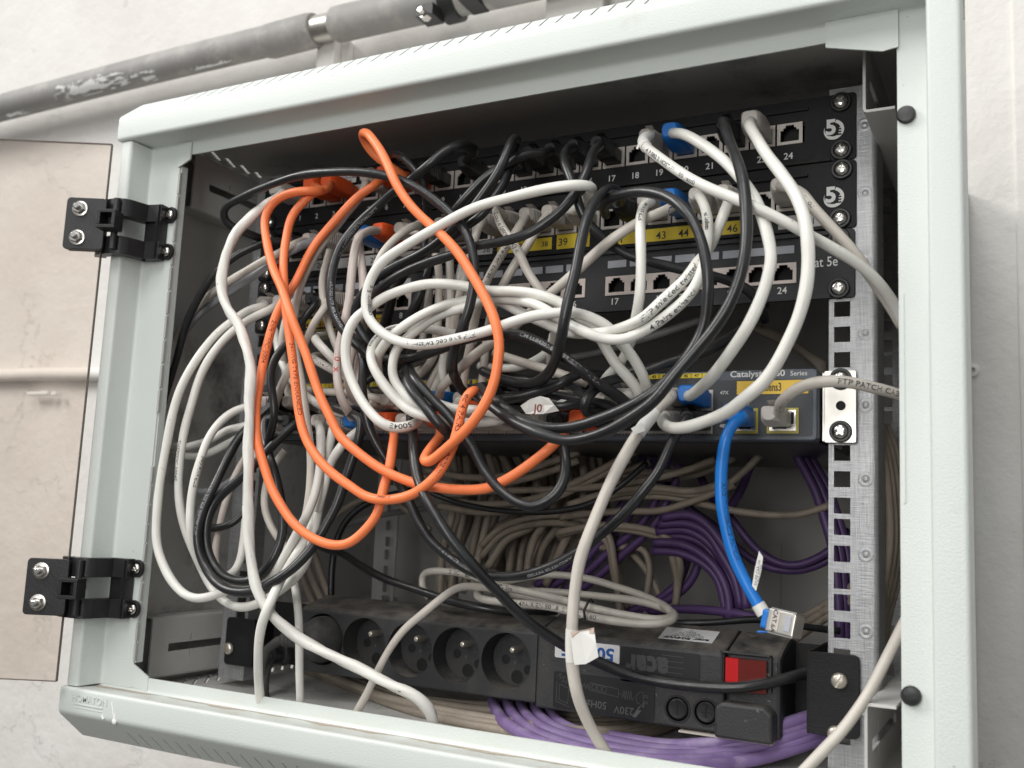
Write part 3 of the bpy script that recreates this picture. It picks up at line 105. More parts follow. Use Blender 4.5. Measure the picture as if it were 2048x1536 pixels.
  "-60.8,-29,-22.6 -66.6,-34.2,-23.4 -72.5,-39.3,-24.1 -76.3,-43.8,-23.8 -77.4,-49.9,-20 -74.1,-54,-19.8 -69.3,-57.9,-20.7 -64.3,-61.2,-22.3 -59.2,-64,-24.9 -54.3,-66.4,-28.4 -49.7,-68,-32.4 -42.8,-68,-40.2 -37.4,-66,-48.1 -38.2,-60,-55.9 -39.8,-55.8,-61.2 -41.7,-52,-66.9 -43.3,-49.4,-72.4 -44.3,-48,-78.3 -44.3,-48.7,-85 -43.4,-50,-91.7 -40.7,-50,-97.9 -38.4,-50,-104.1 -38.8,-51,-110.8 -40.4,-52,-117.7 -42.9,-52.2,-124.8 -46.2,-51.9,-131.7 -50.6,-51.3,-137.4 -55.2,-49.7,-143.2 -57.5,-46.5,-148.7 -59.5,-42.4,-154.7 -63.5,-39.1,-160.8 -67.1,-38,-164.1 -71.7,-37.3,-167.5 -76.9,-37,-171.1 -82,-37.9,-174.8 -87.5,-39.1,-178.7 -93.3,-40.4,-182.5 -99.2,-41.7,-186.3 -106.2,-41.3,-189.9 -112.9,-41.1,-193.5 -119,-41,-197.1"),
 ('k4','k',3.2,'black cable humping at the top centre and bowing round the left of the rings',[('S', (-26.0, 0.0, -22.6), 'k')],
  "-26,-29,-22.6 -20.6,-34.4,-22.4 -14.7,-39.8,-22.2 -9.6,-45.1,-22 -6.7,-50,-21.9 -8.2,-60,-22 -10.5,-68,-25.4 -16.6,-72,-29.5 -19.9,-74.3,-33.6 -23.6,-76,-37.9 -28.2,-76.4,-41.2 -33.3,-76,-44.1 -39.7,-75.1,-47.5 -46.4,-74,-50.8 -53.2,-72.9,-53.5 -59.9,-72,-56.5 -66.1,-71.9,-60.7 -72,-72,-65.3 -77.4,-71.9,-69 -82.6,-72,-73 -88.1,-72.9,-78.6 -92.9,-74,-84.6 -96.3,-75,-90 -98.8,-76,-95.6 -100.3,-77,-102 -101,-78,-108.7 -101,-79.1,-116.1 -100.3,-80,-123.6 -99.3,-80.1,-130.5 -97.4,-80,-137.1 -93.8,-80.2,-143.6 -89.3,-80.1,-149.6 -84.9,-79.4,-154.8 -80.4,-78.3,-159.6 -76.2,-76.6,-163.3 -72,-74.5,-167 -67.5,-71.9,-171.6 -63.3,-68.8,-176.1 -59.4,-64.8,-180.1 -55.9,-60.4,-183.8 -53.1,-56.2,-186.9 -50.3,-52,-190"),
 ('k5','k',3.1,'black cable rising to a sharp tip in front of the cabinet ceiling',[('S', (8.8, 0.0, -22.6), 'k')],
  "8.8,-29,-22.6 12.5,-35.7,-23.9 16.2,-42.4,-25.3 20.1,-48,-25.9 25.6,-52.2,-25.2 30.3,-56,-24.2 32.6,-64,-24.3 33.2,-68.3,-27.3 33.4,-72,-31.6 33,-76,-41.2 30.5,-78,-50.8 28,-78.1,-55.5 25,-78,-60 21.2,-78,-64.7 17.3,-78,-69.3 13.7,-78,-74 10.2,-78,-78.4 4.1,-78,-83.6 -1.2,-77,-87.4 -7.1,-76,-91.2 -13.5,-75.9,-95.2 -20.4,-76,-98.9 -26.1,-75.9,-101.2 -32.1,-75.8,-103.3 -38,-76,-105.4 -43.5,-76.6,-107.6 -49,-77.4,-109.9 -54.1,-78,-112.3 -60.1,-78.3,-115.6 -65.7,-78.1,-119.2 -71.2,-77.3,-123.5 -76.1,-76.2,-127.9 -82.4,-74.2,-135.7 -84,-72.3,-143.8 -80,-70.4,-152.5 -76.1,-69.9,-157.5 -72,-68.6,-162 -68.8,-65.1,-165.6 -65.9,-60.4,-168.7 -62.5,-54.4,-172 -59.1,-48,-175.1"),
 ('k6','k',3.1,'black cable running low from a black boot across the row of top ports',[('S', (43.6, 0.0, -22.6), 'k')],
  "43.6,-29,-22.6 45,-35.8,-25.8 46.5,-42.7,-29 46.1,-48.2,-31.3 38.2,-54.2,-32.4 30.7,-58.3,-36.7 24.7,-59.5,-39.9 18.7,-60.3,-43.2 14.2,-61.2,-46.2 10,-62.2,-49.5 5.6,-63.3,-54.3 1.2,-64.1,-59.5 -3.6,-64.5,-64.4 -8.5,-64.1,-69.1 -13.6,-62.7,-73.2 -18.7,-60.3,-77.1 -22.9,-57.5,-79.9 -27.1,-54.1,-82.7 -30.9,-50.7,-85.7 -34.2,-47.4,-89.1 -37,-44.2,-92.7 -40,-41.6,-97.1 -42.9,-40.3,-102.4 -46,-39.6,-108.7 -49.7,-38.2,-114.9 -53.1,-37,-120.7 -56.4,-35.8,-126.6 -59.5,-34.8,-132.2 -62.5,-34,-137.9"),
 ('k7','k',3.1,'black cable turning down from its boot under the sharp tipped one',[('S', (26.2, 0.0, -22.6), 'k')],
  "26.2,-29,-22.6 25.8,-34.5,-25.9 25.4,-40.3,-29.2 25,-45.6,-32.6 24.6,-49.7,-36.1 24.1,-53.2,-41.2 23.6,-55.7,-46.5 23.7,-59.8,-55.9 20.2,-63.8,-63.7 17.5,-67.9,-73.1 12.5,-69.9,-79 7.9,-70.1,-81.6 2.5,-70,-84.2 -3.9,-70,-87.9 -10.7,-70,-91.6 -18,-70.2,-94.9 -25.4,-70,-97.9 -32.8,-68.4,-100.6 -39.8,-66,-103.4 -45.3,-63.3,-106.5 -50.7,-60,-109.9 -55.9,-56.7,-112.6 -61.3,-53.2,-115.5 -66.1,-50,-119.1 -69.7,-47.7,-123.6 -72.8,-45.8,-128.7 -75.6,-44,-133.7 -78.9,-41.9,-139.7 -81.9,-40,-145.5"),
 ('k8','k',3.3,'black cable with white verified print bulging across the centre of the switch',[('E', (120.7, -12.0, -211.6), 'k')],
  "-110.2,-40,-155.4 -105,-42.9,-157.3 -99.9,-45.7,-159.2 -93,-50.9,-161.6 -87.4,-53.7,-163.5 -82.1,-55.7,-165.4 -76.7,-57.3,-167.2 -71,-59.2,-168.9 -62.9,-64.5,-170.9 -55.8,-67.5,-172.1 -49.1,-70,-172.7 -42.5,-72.3,-173.2 -33.8,-74.8,-173.7 -25.9,-76.2,-173.4 -18.3,-77.4,-172.2 -10.7,-79,-170.8 -5.3,-80.5,-170 0.2,-82.3,-169.2 5.6,-84,-168.3 13,-86,-166.6 20.6,-87.8,-165.2 26.6,-89.4,-164.7 32.9,-90.9,-164.6 38.7,-91.9,-164.5 44.1,-92.1,-164.1 49.3,-92,-164 55.4,-92.1,-164.9 61.5,-92,-166.5 67.1,-91.2,-168.7 72.6,-90.1,-171.3 78.4,-89.1,-174.4 84.1,-88.2,-177.8 89.9,-87.6,-181.5 95.1,-86.4,-185.3 101.2,-80.5,-191.2 103.9,-75.9,-193.9 106.4,-70.6,-196.3 108.9,-64.7,-198.2 111.5,-58.4,-200.6 114.3,-52.7,-203.8 117.5,-46.8,-207.7 120.7,-41,-211.6"),
 ('k10','k',3.1,'black cable crossing behind the white bend and passing right over the free port numbers',[('S', (61.0, 0.0, -22.6), 'k')],
  "61,-29,-22.6 62.7,-35.6,-25.4 64.3,-42.1,-28.2 65.6,-48,-31.1 66.3,-53.5,-34.3 67.1,-58,-38 68.4,-61.3,-42.8 70.2,-63.9,-48.1 73,-66.1,-53.3 76,-67.8,-58.8 79,-69,-65.3 81.5,-69.7,-71.7 84.4,-69.7,-80.8 87.6,-67.8,-88.1 94,-63.8,-95.4 97.7,-61.9,-98.8 101.5,-59.9,-101.9 108.8,-55.9,-107.3 113.6,-54,-109.8 119.1,-52,-112 124.4,-50,-113.6 130.2,-48,-115 135.5,-46,-116.3 140.6,-44,-117.7 145.6,-42,-119 153.2,-39,-120.7 160.8,-36,-122.5 165.9,-33.9,-124 170.7,-32,-125.7 176,-30.3,-128 180.7,-28,-130.6 183.5,-24.6,-133.1 185.2,-20,-135.7 185.8,-14.1,-138.5 185.7,-7,-141.4 185.5,0,-144.4"),
 ('k11','k',3.1,'black cable falling left from the boot beside number seventeen under the white bend',[('S', (78.4, 0.0, -22.6), 'k')],
  "78.4,-29,-22.6 82,-35.6,-25.9 85.5,-42.1,-29.3 87.9,-48,-32.5 88.4,-53.4,-35.5 88.1,-58.1,-38.9 88.4,-62.4,-44.7 88.6,-66.2,-51.2 88.4,-69.4,-57.4 87.5,-72.3,-63.7 85.4,-74.6,-69.6 82.5,-76.3,-75.2 79.5,-77.3,-79.9 75.9,-78.2,-84.2 70.5,-79.1,-88.6 64.6,-80.1,-92.6 60.2,-81.1,-95.8 55.3,-82,-98.5 49.7,-82.2,-100.2 43.2,-82,-101.4 36.8,-82,-102.3 30.6,-82.5,-102.9 24.5,-83.3,-103.2 18.5,-84,-103.9 10.8,-85.1,-106.1 3.1,-86,-108.4 -5.2,-86.1,-109.9 -13.7,-86,-111.4 -19.7,-86.1,-112.8 -25.8,-86.2,-114.3 -31.8,-86,-116 -37.6,-85.6,-117.9 -43.3,-85.1,-120 -48.8,-84,-122.2 -56.3,-81.4,-125.5 -62.8,-78,-129.3 -67.6,-74.2,-134 -71.1,-70,-139.4 -73.8,-65.1,-145.5 -74.7,-60,-151.5 -73,-54.8,-156.6 -69.4,-50,-160.7 -64.2,-46.8,-162.5 -58.3,-44,-163.7"),
 ('k12','k',3.3,'black cable running almost straight down through the middle of the white cables',[('S', (95.8, 0.0, -67.0), 'k')],
  "95.8,-29,-67 98.2,-34.8,-67.4 100.5,-40.5,-67.9 102.3,-46,-68.2 103.7,-52.3,-68.2 104.3,-58.1,-68.3 103.2,-68.4,-70.8 102.9,-75,-74.8 102.1,-79.8,-79.1 101.6,-84.5,-84.1 101.4,-89,-89.6 101.4,-92.9,-94.9 101.4,-96.5,-100.5 101.6,-99.5,-106.4 101.8,-102.2,-112.9 101.8,-104.4,-119.1 101.7,-106.4,-125.8 101.3,-108,-132.4 99.9,-109.3,-140.5 98.3,-110,-148.2 97.2,-110.4,-154.8 96,-110,-161.1 94.3,-108.5,-167 92.1,-106,-172.3 88.6,-101.4,-177.3 84.3,-96,-181.6 79.4,-90,-185.6 73.9,-84,-188.8 67.9,-78.8,-191.2 61.4,-74,-192.6 54.3,-69.8,-192.9 46.8,-66,-192.1 41.1,-63.3,-190.9 35.2,-60.7,-189.2 29.2,-58,-187.3 24,-55.6,-185.5 18.7,-53.1,-183.6 13.3,-50.5,-181.5 7.9,-48,-179.5"),
 ('k13','k',3.2,'black cable arching over the yellow numbers and sweeping down left in a long smile',[('E', (31.2, -12.0, -197.1), 'k')],
  "90.4,-40,-77.2 91.8,-46.1,-77.1 93.2,-52.1,-77 95.2,-57.6,-77 99.4,-63.9,-77 104.4,-69.4,-77.1 109.5,-73.8,-77.3 115,-77.6,-77.7 121.8,-80.9,-78.4 128.7,-83.8,-79.4 134.4,-85.9,-80.8 140,-87.9,-82.7 146.3,-89.9,-85.3 152.3,-92,-88.7 157.3,-94.1,-92.7 161.8,-96,-97.3 165.4,-97.1,-101.8 168.5,-98,-106.5 171,-99,-111.5 173.1,-100,-116.8 175.2,-101.1,-123.5 176.8,-102,-130.5 178,-102.3,-137.6 178.5,-102,-144.3 177.5,-100,-153.6 176,-98,-163.5 173.3,-98,-171 170,-98,-177.6 165.1,-100,-185.9 161.7,-101,-191 157.7,-102,-196.1 152.3,-103.1,-201.1 146.1,-104,-205.6 138.8,-104.2,-209.7 131,-103.9,-213.3 125.4,-103.3,-215.6 119.7,-102.6,-217.6 114.1,-101.7,-219.5 106.8,-100.7,-221.8 99.7,-99.7,-223.5 92.2,-98.7,-224.1 84.7,-97.9,-223.9 77,-97.3,-222.8 69.5,-96.6,-220.8 62.3,-95,-217.9 55.3,-92.7,-214.4 50,-91.2,-211 47.3,-93.8,-208 41.3,-91.5,-204.6 34.9,-87.8,-201.3 28.7,-83.4,-197.5 22.9,-78.7,-194.6 15.7,-71.8,-194.5 15.1,-65.7,-199.9 19,-63.5,-202.4 23.4,-59.9,-203.6 26,-54.1,-202.3 28.5,-47.3,-199.7 31.2,-41,-197.1"),
 ('k14','k',3.3,'black cable standing up at the top right then forming the lower smile',[('S', (165.5, 0.0, -22.6), 'k'), ('E', (31.2, -12.0, -211.6), 'k')],
  "165.5,-29,-22.6 167.1,-36,-24.5 168.6,-43.2,-26.3 170.2,-50,-28.4 172.1,-56,-31.6 174.3,-60.8,-36.4 176.7,-64.8,-42.2 179.2,-68.4,-48.4 181.5,-72,-54 184,-76.2,-59.4 186.4,-80.2,-64.4 188.7,-84,-69.6 190.9,-87.6,-75.1 193,-90.9,-80.8 194.8,-94,-86.7 196.4,-97,-93.1 197.9,-99.7,-99.8 199,-102,-106.3 200.1,-104.3,-114.6 200.6,-106,-122.4 200.4,-108,-132.6 198.6,-108,-142.1 195.3,-108,-151.5 193.2,-108,-156.3 190.8,-108,-161.1 187.8,-108,-165.8 184.6,-108,-170.4 181.3,-107.9,-174.6 177.9,-108,-178.6 174.6,-108.4,-182.6 171.1,-109,-186.8 166.7,-109.6,-191.9 162.1,-110,-197.4 156.9,-110.2,-204.2 151,-110,-210.7 146,-109.5,-214.5 140.5,-108.8,-217.8 135.2,-108.1,-220.8 128.3,-107.3,-224.3 121.6,-106.4,-227 114.7,-105.6,-229.1 107.9,-104.9,-230.4 101.9,-104.3,-231 96.1,-103.8,-230.9 90.3,-103.5,-229.8 84.6,-103.2,-228.2 78.5,-102.7,-226.3 71.8,-101,-223.9 64.6,-98.7,-221.3 57.6,-96.5,-218.3 50.2,-94.9,-214.3 42.7,-92.2,-210 36.2,-89.4,-206.4 30.4,-86.5,-203.2 26.4,-85.5,-201.3 22.2,-81.4,-199.2 20.7,-72.8,-194.7 22.4,-68.2,-193.6 24.8,-63.4,-194.2 26.7,-59.1,-197.1 28.7,-54.1,-201.7 29.8,-47.3,-206.8 31.2,-41,-211.6"),
 ('k15','k',3.2,'black cable making a tight U above the orange plug',[('E', (77.5, -12.0, -197.1), 'k')],
  "178.2,30,-127.8 177.3,23.7,-131.7 176.4,17.2,-135.8 175.5,10.8,-139.9 174.6,5,-143.6 173.7,0,-146.7 172.5,-5.3,-150 170.9,-10,-153.1 167.3,-15.9,-157.6 163.2,-21.9,-162.3 159.7,-27.9,-166.4 155.3,-33.7,-170.3 149.7,-37.9,-173.2 142.9,-41.7,-175.9 136.8,-45,-178.4 131.4,-47.8,-181.3 126.1,-50.2,-183.9 120,-52.6,-185.9 113.8,-55.3,-187.8 107.9,-59.4,-189.7 102.9,-63.9,-192.2 100.1,-68.3,-195.4 98.2,-72.7,-199.1 96.6,-79.1,-205.7 94.9,-75.5,-210.1 95.7,-65.9,-210.8 97.3,-57.9,-209.9 96.5,-49.5,-207.6 90.9,-43.6,-204.4 84.2,-42.5,-200.8 77.5,-41,-197.1"),
 ('k16','k',3.2,'upper black cable lying level between the orange arc and the paper tag',[('S', (45.6, -12.0, -197.1), 'k')],
  "45.6,-41,-197.1 39.5,-45,-197.9 32.8,-49.7,-198.8 25.5,-52.3,-199.4 20.4,-55.3,-200 17.6,-56.6,-200.4 20.2,-58.3,-200.8 28.3,-62.8,-201.5 35.2,-65.2,-201.8 41.9,-67.2,-201.7 48.5,-68.6,-201.2 56.4,-69.5,-199.8 64.3,-70.2,-197.8 71.3,-71.7,-195.7 77.3,-72.1,-193 81.2,-69.8,-189.9 84.2,-66,-187 86.7,-60.4,-184.7 89,-54,-183.4 92,-47.1,-183.5 95.2,-40,-184.1"),
 ('k17','k',3.1,'black cable wrapped by the white paper tag',[('E', (91.9, -12.0, -211.6), 'k')],
  "16.6,-48,-199 22.5,-52,-200.5 28.9,-56.8,-202.1 33.8,-58.9,-203.3 40,-60.6,-204.6 46.4,-62,-205.8 54.5,-64.1,-207.2 62.5,-65.7,-208 68.9,-66.3,-207.4 74.7,-66,-206.3 83,-61.7,-203.9 88.3,-54.7,-203.1 90.6,-48.5,-206.7 91.9,-41,-211.6"),
 ('k17b','k',3.1,'black cable slanting gently right above the paper tag',[('E', (106.3, -12.0, -211.6), 'k')],
  "34.4,-36,-189.6 39.7,-40.5,-190.9 45.1,-45.2,-192.2 50,-48.7,-193.4 56.8,-52.8,-195.1 63.7,-55.8,-196.9 70,-57,-198.3 76.6,-57,-199.8 82.5,-57.2,-201 89.9,-59.6,-202.7 95.1,-57.8,-203.6 99.9,-54.7,-204.1 103.6,-50.8,-205.1 105.3,-45.9,-208 106.3,-41,-211.6"),
 ('k18','k',3.2,'black cable hanging in a deep narrow U below the switch',[('S', (60.0, -12.0, -211.6), 'k')],
  "60,-41,-211.6 64.7,-45.9,-212.8 67.3,-51.6,-215.7 70.1,-57.7,-219.8 74.5,-63.8,-224.7 79.1,-69.5,-229.9 81.8,-72.6,-234 84,-75.1,-238.3 86.7,-78.9,-247 85.4,-80.9,-256.3 82.2,-81.9,-261.1 78,-83.2,-265 69.2,-85.5,-269.2 60.7,-86,-268.3 52.6,-86.5,-264.2 44.9,-86.7,-258.9 37.8,-84.7,-253.3 31.9,-84.3,-247 28.7,-84.2,-242.2 25.6,-84.1,-237.4 21.4,-84,-232.1 17,-84.1,-226.8 13,-85.2,-221.5 8.8,-86.3,-216.2 3,-86.7,-211 -3.2,-86.7,-205.9 -9.2,-86.2,-200.7 -15,-85.4,-195.7 -19.8,-84.4,-191.3 -24.4,-82.4,-187.2 -29.8,-77.8,-183.2 -34.5,-72.1,-179.6 -38,-65.9,-176.8 -41.9,-57.7,-173.9 -45.5,-50,-171.2"),
 ('k19','k',3.4,'black cable paired with another just left of the orange hook',[],
  "-45.3,-44,-170.2 -42.9,-51.9,-172.1 -40.4,-60.1,-174 -40.2,-63.8,-175.7 -37.5,-69.8,-178.2 -33.9,-76.4,-181.3 -30.7,-81.6,-184.5 -29.7,-82.7,-187.9 -26.5,-85.9,-191.9 -22.3,-88.5,-196.1 -18.3,-89.9,-200.2 -14.5,-90.6,-203.8 -10.5,-91.1,-207.6 -4.6,-92.4,-213 0.8,-92.5,-218.2 5.7,-88.3,-224 4,-80.9,-224.5 0.7,-72,-223.7"),
 ('k20','k',3.4,'black cable falling diagonally over the power strip to its right bracket',[],
  "-39.4,-60,-211 -37,-62.9,-214.4 -35,-65.2,-217.7 -31,-70.4,-221.3 -27.8,-74.5,-225 -24.7,-78.5,-229.1 -22,-81.9,-233.3 -19.4,-84.8,-237.6 -15.8,-88,-244.1 -12.1,-90.5,-250.7 -7.5,-92.8,-257.8 -1.2,-96.7,-264.9 4.5,-98.3,-271.4 10,-98.7,-277.8 15,-97.9,-284.5 19.8,-96.4,-291 24.3,-94.5,-296.4 28.6,-92.2,-301.7 32.7,-89.4,-307 36.6,-86.1,-312.4 39.8,-83,-316.7 42.9,-79.6,-321.2 46.1,-76,-325.6 49.5,-72.2,-330.2 53,-68.2,-334.8 56.4,-64,-338.9 60.7,-58.2,-343.4 65.1,-52,-347.5 68.9,-46.6,-351 73.1,-40.9,-354.6 77.7,-36,-357.7 82.3,-32.8,-359.9 87.3,-30.3,-361.8 92.5,-28,-363.7 97.7,-25.8,-365.7 103.1,-23.9,-367.6 108.7,-22,-369.3 115.1,-19.9,-370.8 121.9,-17.8,-372 128.9,-16,-372.9 134.9,-14.8,-373.4 141.1,-13.8,-373.7 147.5,-12.9,-373.9 153.7,-12,-373.8 159.9,-11.2,-373.5 166.1,-10.4,-373 172.2,-9.5,-372.4 177.9,-8,-371.5 184.3,-5.2,-370.1 190.3,-1.7,-368.4 195.9,2,-366.6 201.1,5.7,-364.9 206.1,9.7,-363.1 210.6,14,-361.6 214.3,18.5,-360.6 217.7,23.2,-359.8 221.1,28,-359"),
 ('k21','k',3.2,'black cable forming the long shallow belly low in front of the beige bundle',[('S', (-109.2, 0.0, -115.0), 'k'), ('E', (149.5, -12.0, -211.6), 'k')],
  "-109.2,-29,-115 -108.4,-33.3,-119.8 -107.8,-37.7,-124.7 -107.1,-42.1,-129.5 -105.9,-46.4,-134.3 -103.8,-50.3,-139 -100.4,-54.2,-143.6 -96,-58,-148.2 -91.1,-61.5,-152.7 -86.7,-64.3,-157 -83,-66.5,-161.2 -78.2,-68.9,-168.4 -74.8,-70.2,-175.6 -73.9,-71.4,-183.5 -73.4,-72.1,-191.6 -71.6,-72.3,-199.3 -69.4,-72,-206.9 -67.7,-71.2,-213.9 -65.5,-70,-220.8 -62.9,-68.8,-226.1 -59.9,-67.4,-231.4 -56.8,-66,-236.5 -52.5,-63.9,-243.2 -48.3,-62,-249.6 -45.2,-60.7,-255.2 -42,-60,-260.5 -38.1,-60.7,-265.5 -34,-62,-270.4 -30.2,-63,-275.6 -26.4,-64,-280.7 -22.4,-65.1,-285.5 -18.3,-66,-290.1 -14.2,-66.1,-294.1 -9.7,-66,-297.8 -3.8,-66.1,-301.7 2.5,-66,-305.4 8.8,-65.1,-309 15.1,-64,-311.9 20.8,-63,-313.3 26.9,-62,-314 32.5,-61.2,-314.1 38.6,-60.5,-313.8 44.4,-60,-313.2 51.6,-59.9,-311.8 58.6,-60,-309.8 65.5,-59.9,-307.3 72.4,-60,-304.1 78.3,-60.6,-301.1 84.4,-61.4,-297.7 90.3,-62,-294 95.9,-62.1,-290 101.3,-62.1,-285.6 106.5,-62,-281.3 113.2,-62,-275.6 119.3,-62,-269.7 124.7,-62.1,-263.6 129.6,-62,-257.3 133.7,-61.1,-251.8 137.4,-60,-246.1 140.6,-59.2,-238.6 143.4,-58,-231 145.8,-56.2,-225 148,-54,-219.6 151.5,-50,-213.1 149.5,-41,-211.6"),
 ('k22','k',3.4,'outer of two black cable coils at lower left',[('S', (-133.4, -12.0, -197.1), 'k'), ('E', (-176.6, -12.0, -197.1), 'k')],
  "-133.4,-41,-197.1 -126.6,-43.2,-199.3 -118.8,-45.9,-201.4 -109.8,-49.9,-203.6 -102.9,-51.5,-205.6 -96,-53.5,-207.7 -89.2,-56.3,-210 -84.9,-57.4,-212.4 -82.2,-58.1,-215 -80.8,-59.8,-221.1 -81.7,-61,-227.6 -82.7,-61.8,-233.7 -84.3,-62.4,-239.9 -86.3,-63.1,-246.8 -88.3,-64.1,-253.9 -89.2,-66,-262.2 -90.4,-68,-270.7 -92.2,-69.3,-276.5 -94.5,-70.6,-282.2 -96.9,-72.1,-287.8 -98.8,-73.9,-293.4 -100.8,-76,-298.8 -103,-78.2,-304 -106.6,-81.4,-310.7 -111,-84.4,-316.8 -117,-86.9,-322.4 -124.1,-88.7,-327.2 -129.7,-88.9,-330.4 -136.7,-87.6,-333.3 -142.8,-87.2,-335.3 -149.4,-86.8,-336.5 -156.2,-86.2,-336.8 -162.8,-85.6,-336.4 -168.6,-85.1,-335.3 -174.2,-84.6,-333.5 -179.5,-84,-331.2 -186.6,-83,-327 -192.8,-82.2,-321.9 -197,-82.2,-316.7 -200.2,-82.4,-311 -202.5,-82.7,-303.9 -203.6,-82.7,-296.5 -203.5,-82,-289.3 -202.6,-80.9,-282.4 -201.3,-80,-276.5 -199.8,-78.6,-270.9 -198.6,-76.7,-265.9 -197.7,-74.4,-260.8 -197,-71.5,-254.5 -196.6,-68.3,-247.9 -196.6,-64.5,-241 -196.7,-60.4,-234.3 -197.5,-56.5,-229.4 -197.1,-52.7,-224.2 -194.5,-50.5,-219.6 -190.4,-48.3,-214.3 -185.8,-45.9,-208.6 -181.1,-43.4,-202.7 -176.6,-41,-197.1"),
 ('k23','k',3.4,'inner of two black cable coils at lower left',[('S', (-147.8, -12.0, -211.6), 'k'), ('E', (-162.2, -12.0, -211.6), 'k')],
  "-147.8,-41,-211.6 -147.6,-50.3,-214.9 -149.9,-55.2,-219.6 -153,-59.5,-225.4 -156.1,-63.3,-231.9 -160.1,-66.1,-238.5 -164.1,-67.3,-243.4 -168.5,-68.1,-248.2 -172.9,-68.8,-252.7 -178.8,-69.5,-257.8 -184.5,-70.1,-262.5 -189.6,-70.7,-266.5 -194,-71.5,-270.5 -198.8,-73.3,-278 -200.4,-74.2,-283.1 -201.1,-75.2,-288.7 -201.4,-75.5,-296.2 -200.7,-75.4,-303.5 -198.9,-75.5,-308.9 -196.3,-75.6,-313.7 -192.8,-75.7,-318.4 -188.4,-75.8,-322.5 -181.9,-76,-326.2 -174.7,-75.9,-328.6 -167.2,-75.1,-329.6 -160,-74,-329.1 -154.9,-73,-327.2 -150.3,-72,-324 -145.6,-71.1,-318.6 -141.9,-70,-312.1 -140,-68.1,-305.7 -139.2,-66.1,-299 -139.3,-65.1,-292.5 -140.2,-64.3,-286 -142.4,-63.4,-278.9 -145.2,-62.8,-271.5 -147,-63.2,-265.1 -148.8,-63.9,-258.4 -150.8,-64.5,-252 -152.8,-65,-246.8 -155.4,-64.8,-241.9 -161,-61,-237 -167.2,-56.3,-231.9 -170.5,-54.7,-227.2 -172.9,-53.5,-222.6 -177.3,-50.5,-215.1 -178.3,-47.6,-209.6 -173.8,-46.5,-209.2 -168.2,-43.5,-210.4 -162.2,-41,-211.6"),
 ('k24','k',3,'wavy black cable between the crumpled white one and the orange ones',[('S', (-157.8, 0.0, -115.0), 'k')],
  "-157.8,-29,-115 -152.4,-33.4,-116.7 -146.5,-37.9,-118.3 -141.5,-42.1,-120.2 -138.5,-45.9,-122.9 -139.3,-50.3,-128.4 -142.1,-53.6,-134.6 -144.5,-55.7,-140.4 -147.3,-57.4,-146.4 -150.7,-59.4,-152.7 -153.9,-61.6,-158.9 -156.3,-63.8,-163.7 -158,-65.8,-168.5 -158.9,-67,-173.6 -158.9,-67.9,-179.2 -157.2,-69,-186.5 -154.7,-69.9,-194 -152.5,-70.1,-200.3 -151.2,-69.8,-206.5 -152.1,-69,-212.6 -154.2,-67.6,-218.6 -158.2,-64.9,-224.2 -162.3,-61.5,-229.8 -164.1,-57.9,-235.8 -165.6,-54,-242"),
 ('k26','k',3,'black lead lying on top of the power strip',[],
  "-225.8,60,-301.1 -219.3,58,-302.5 -212.7,55.9,-304.1 -206.1,53.9,-305.6 -199.7,51.9,-307 -193.5,49.9,-308.2 -187.7,48,-309.2 -179.8,45.3,-309.9 -172.4,42.7,-310.1 -165,40,-310.8 -158.6,37.6,-312.2 -152,35,-314.1 -145.4,32.5,-316.2 -138.6,30,-318.2 -132.6,27.9,-319.9 -126.5,25.8,-321.7 -120.3,23.8,-323.5 -114,21.8,-325.2 -107.6,20,-326.7 -100.9,18.2,-328.1 -94,16.5,-329.3 -87.1,14.8,-330.4 -80.3,13.3,-331.5 -73.7,12,-332.6 -66.7,10.7,-333.9 -59.9,9.6,-335.1 -53.2,8.6,-336.3 -46.6,8,-337.3 -38.7,7.5,-338.3 -30.9,7.4,-339.1 -23.5,8,-339.8 -16.9,9.3,-340.5 -10.6,11.2,-341.1 -4.6,14,-341.7 1.8,18.2,-342.4 7.8,23.6,-343 12.5,30,-343.4 15,36.6,-343.5 16.3,44.2,-343.4 17.2,52.2,-343.3 18.3,60,-343.2"),
 ('k27','k',2.3,'thin black lead sagging behind the deep black U',[],
  "-109.9,50,-249.8 -104.2,52.1,-253.2 -98.4,54.1,-256.5 -92.6,56,-259.5 -87.1,57.5,-261.8 -81.6,58.9,-263.8 -75.5,60,-265.5 -69.3,60.7,-266.9 -62.7,61.2,-268.2 -55.8,61.6,-269.2 -48.6,62,-270.1 -41.8,62.4,-270.7 -34.7,62.8,-271.1 -27.5,63.2,-271.4 -20.3,63.6,-271.5 -13.4,64,-271.4 -5.7,64.5,-271.1 1.8,65,-270.5 9.1,65.5,-269.8 16,66,-268.8 23.2,66.6,-267.5 30,67.3,-265.9 36.4,68,-263.9 44.4,68.9,-260.5 51.9,70,-256.3 56.9,71.1,-253 61.7,72.5,-249.3 66.3,74,-245.3 70.9,75.9,-240.7 75.4,77.9,-235.9 79.8,80,-231"),
 ('k28','k',2.4,'thin black lead crossing low behind the blue plug',[],
  "81.7,30,-349.7 88.8,32.5,-348 95.9,35,-346.3 103,37.5,-344.6 110.3,40,-343.3 116.6,42,-342.5 123,44,-342 129.4,46,-341.5 135.9,48,-341.1 142.1,50,-340.5 149.3,52.4,-339.5 156.3,54.9,-338.3 163.2,57.4,-337.3 170,60,-336.8 176.2,62.5,-337 182.3,65,-337.7 188.3,67.5,-338.6 194.3,70,-339.3 200.3,72.5,-339.8 206.3,75,-340.3 212.3,77.5,-340.7 218.3,80,-341.2"),
 ('coil','t2',2.7,'off white cable wound in a flat oval coil on top of the power strip',[],
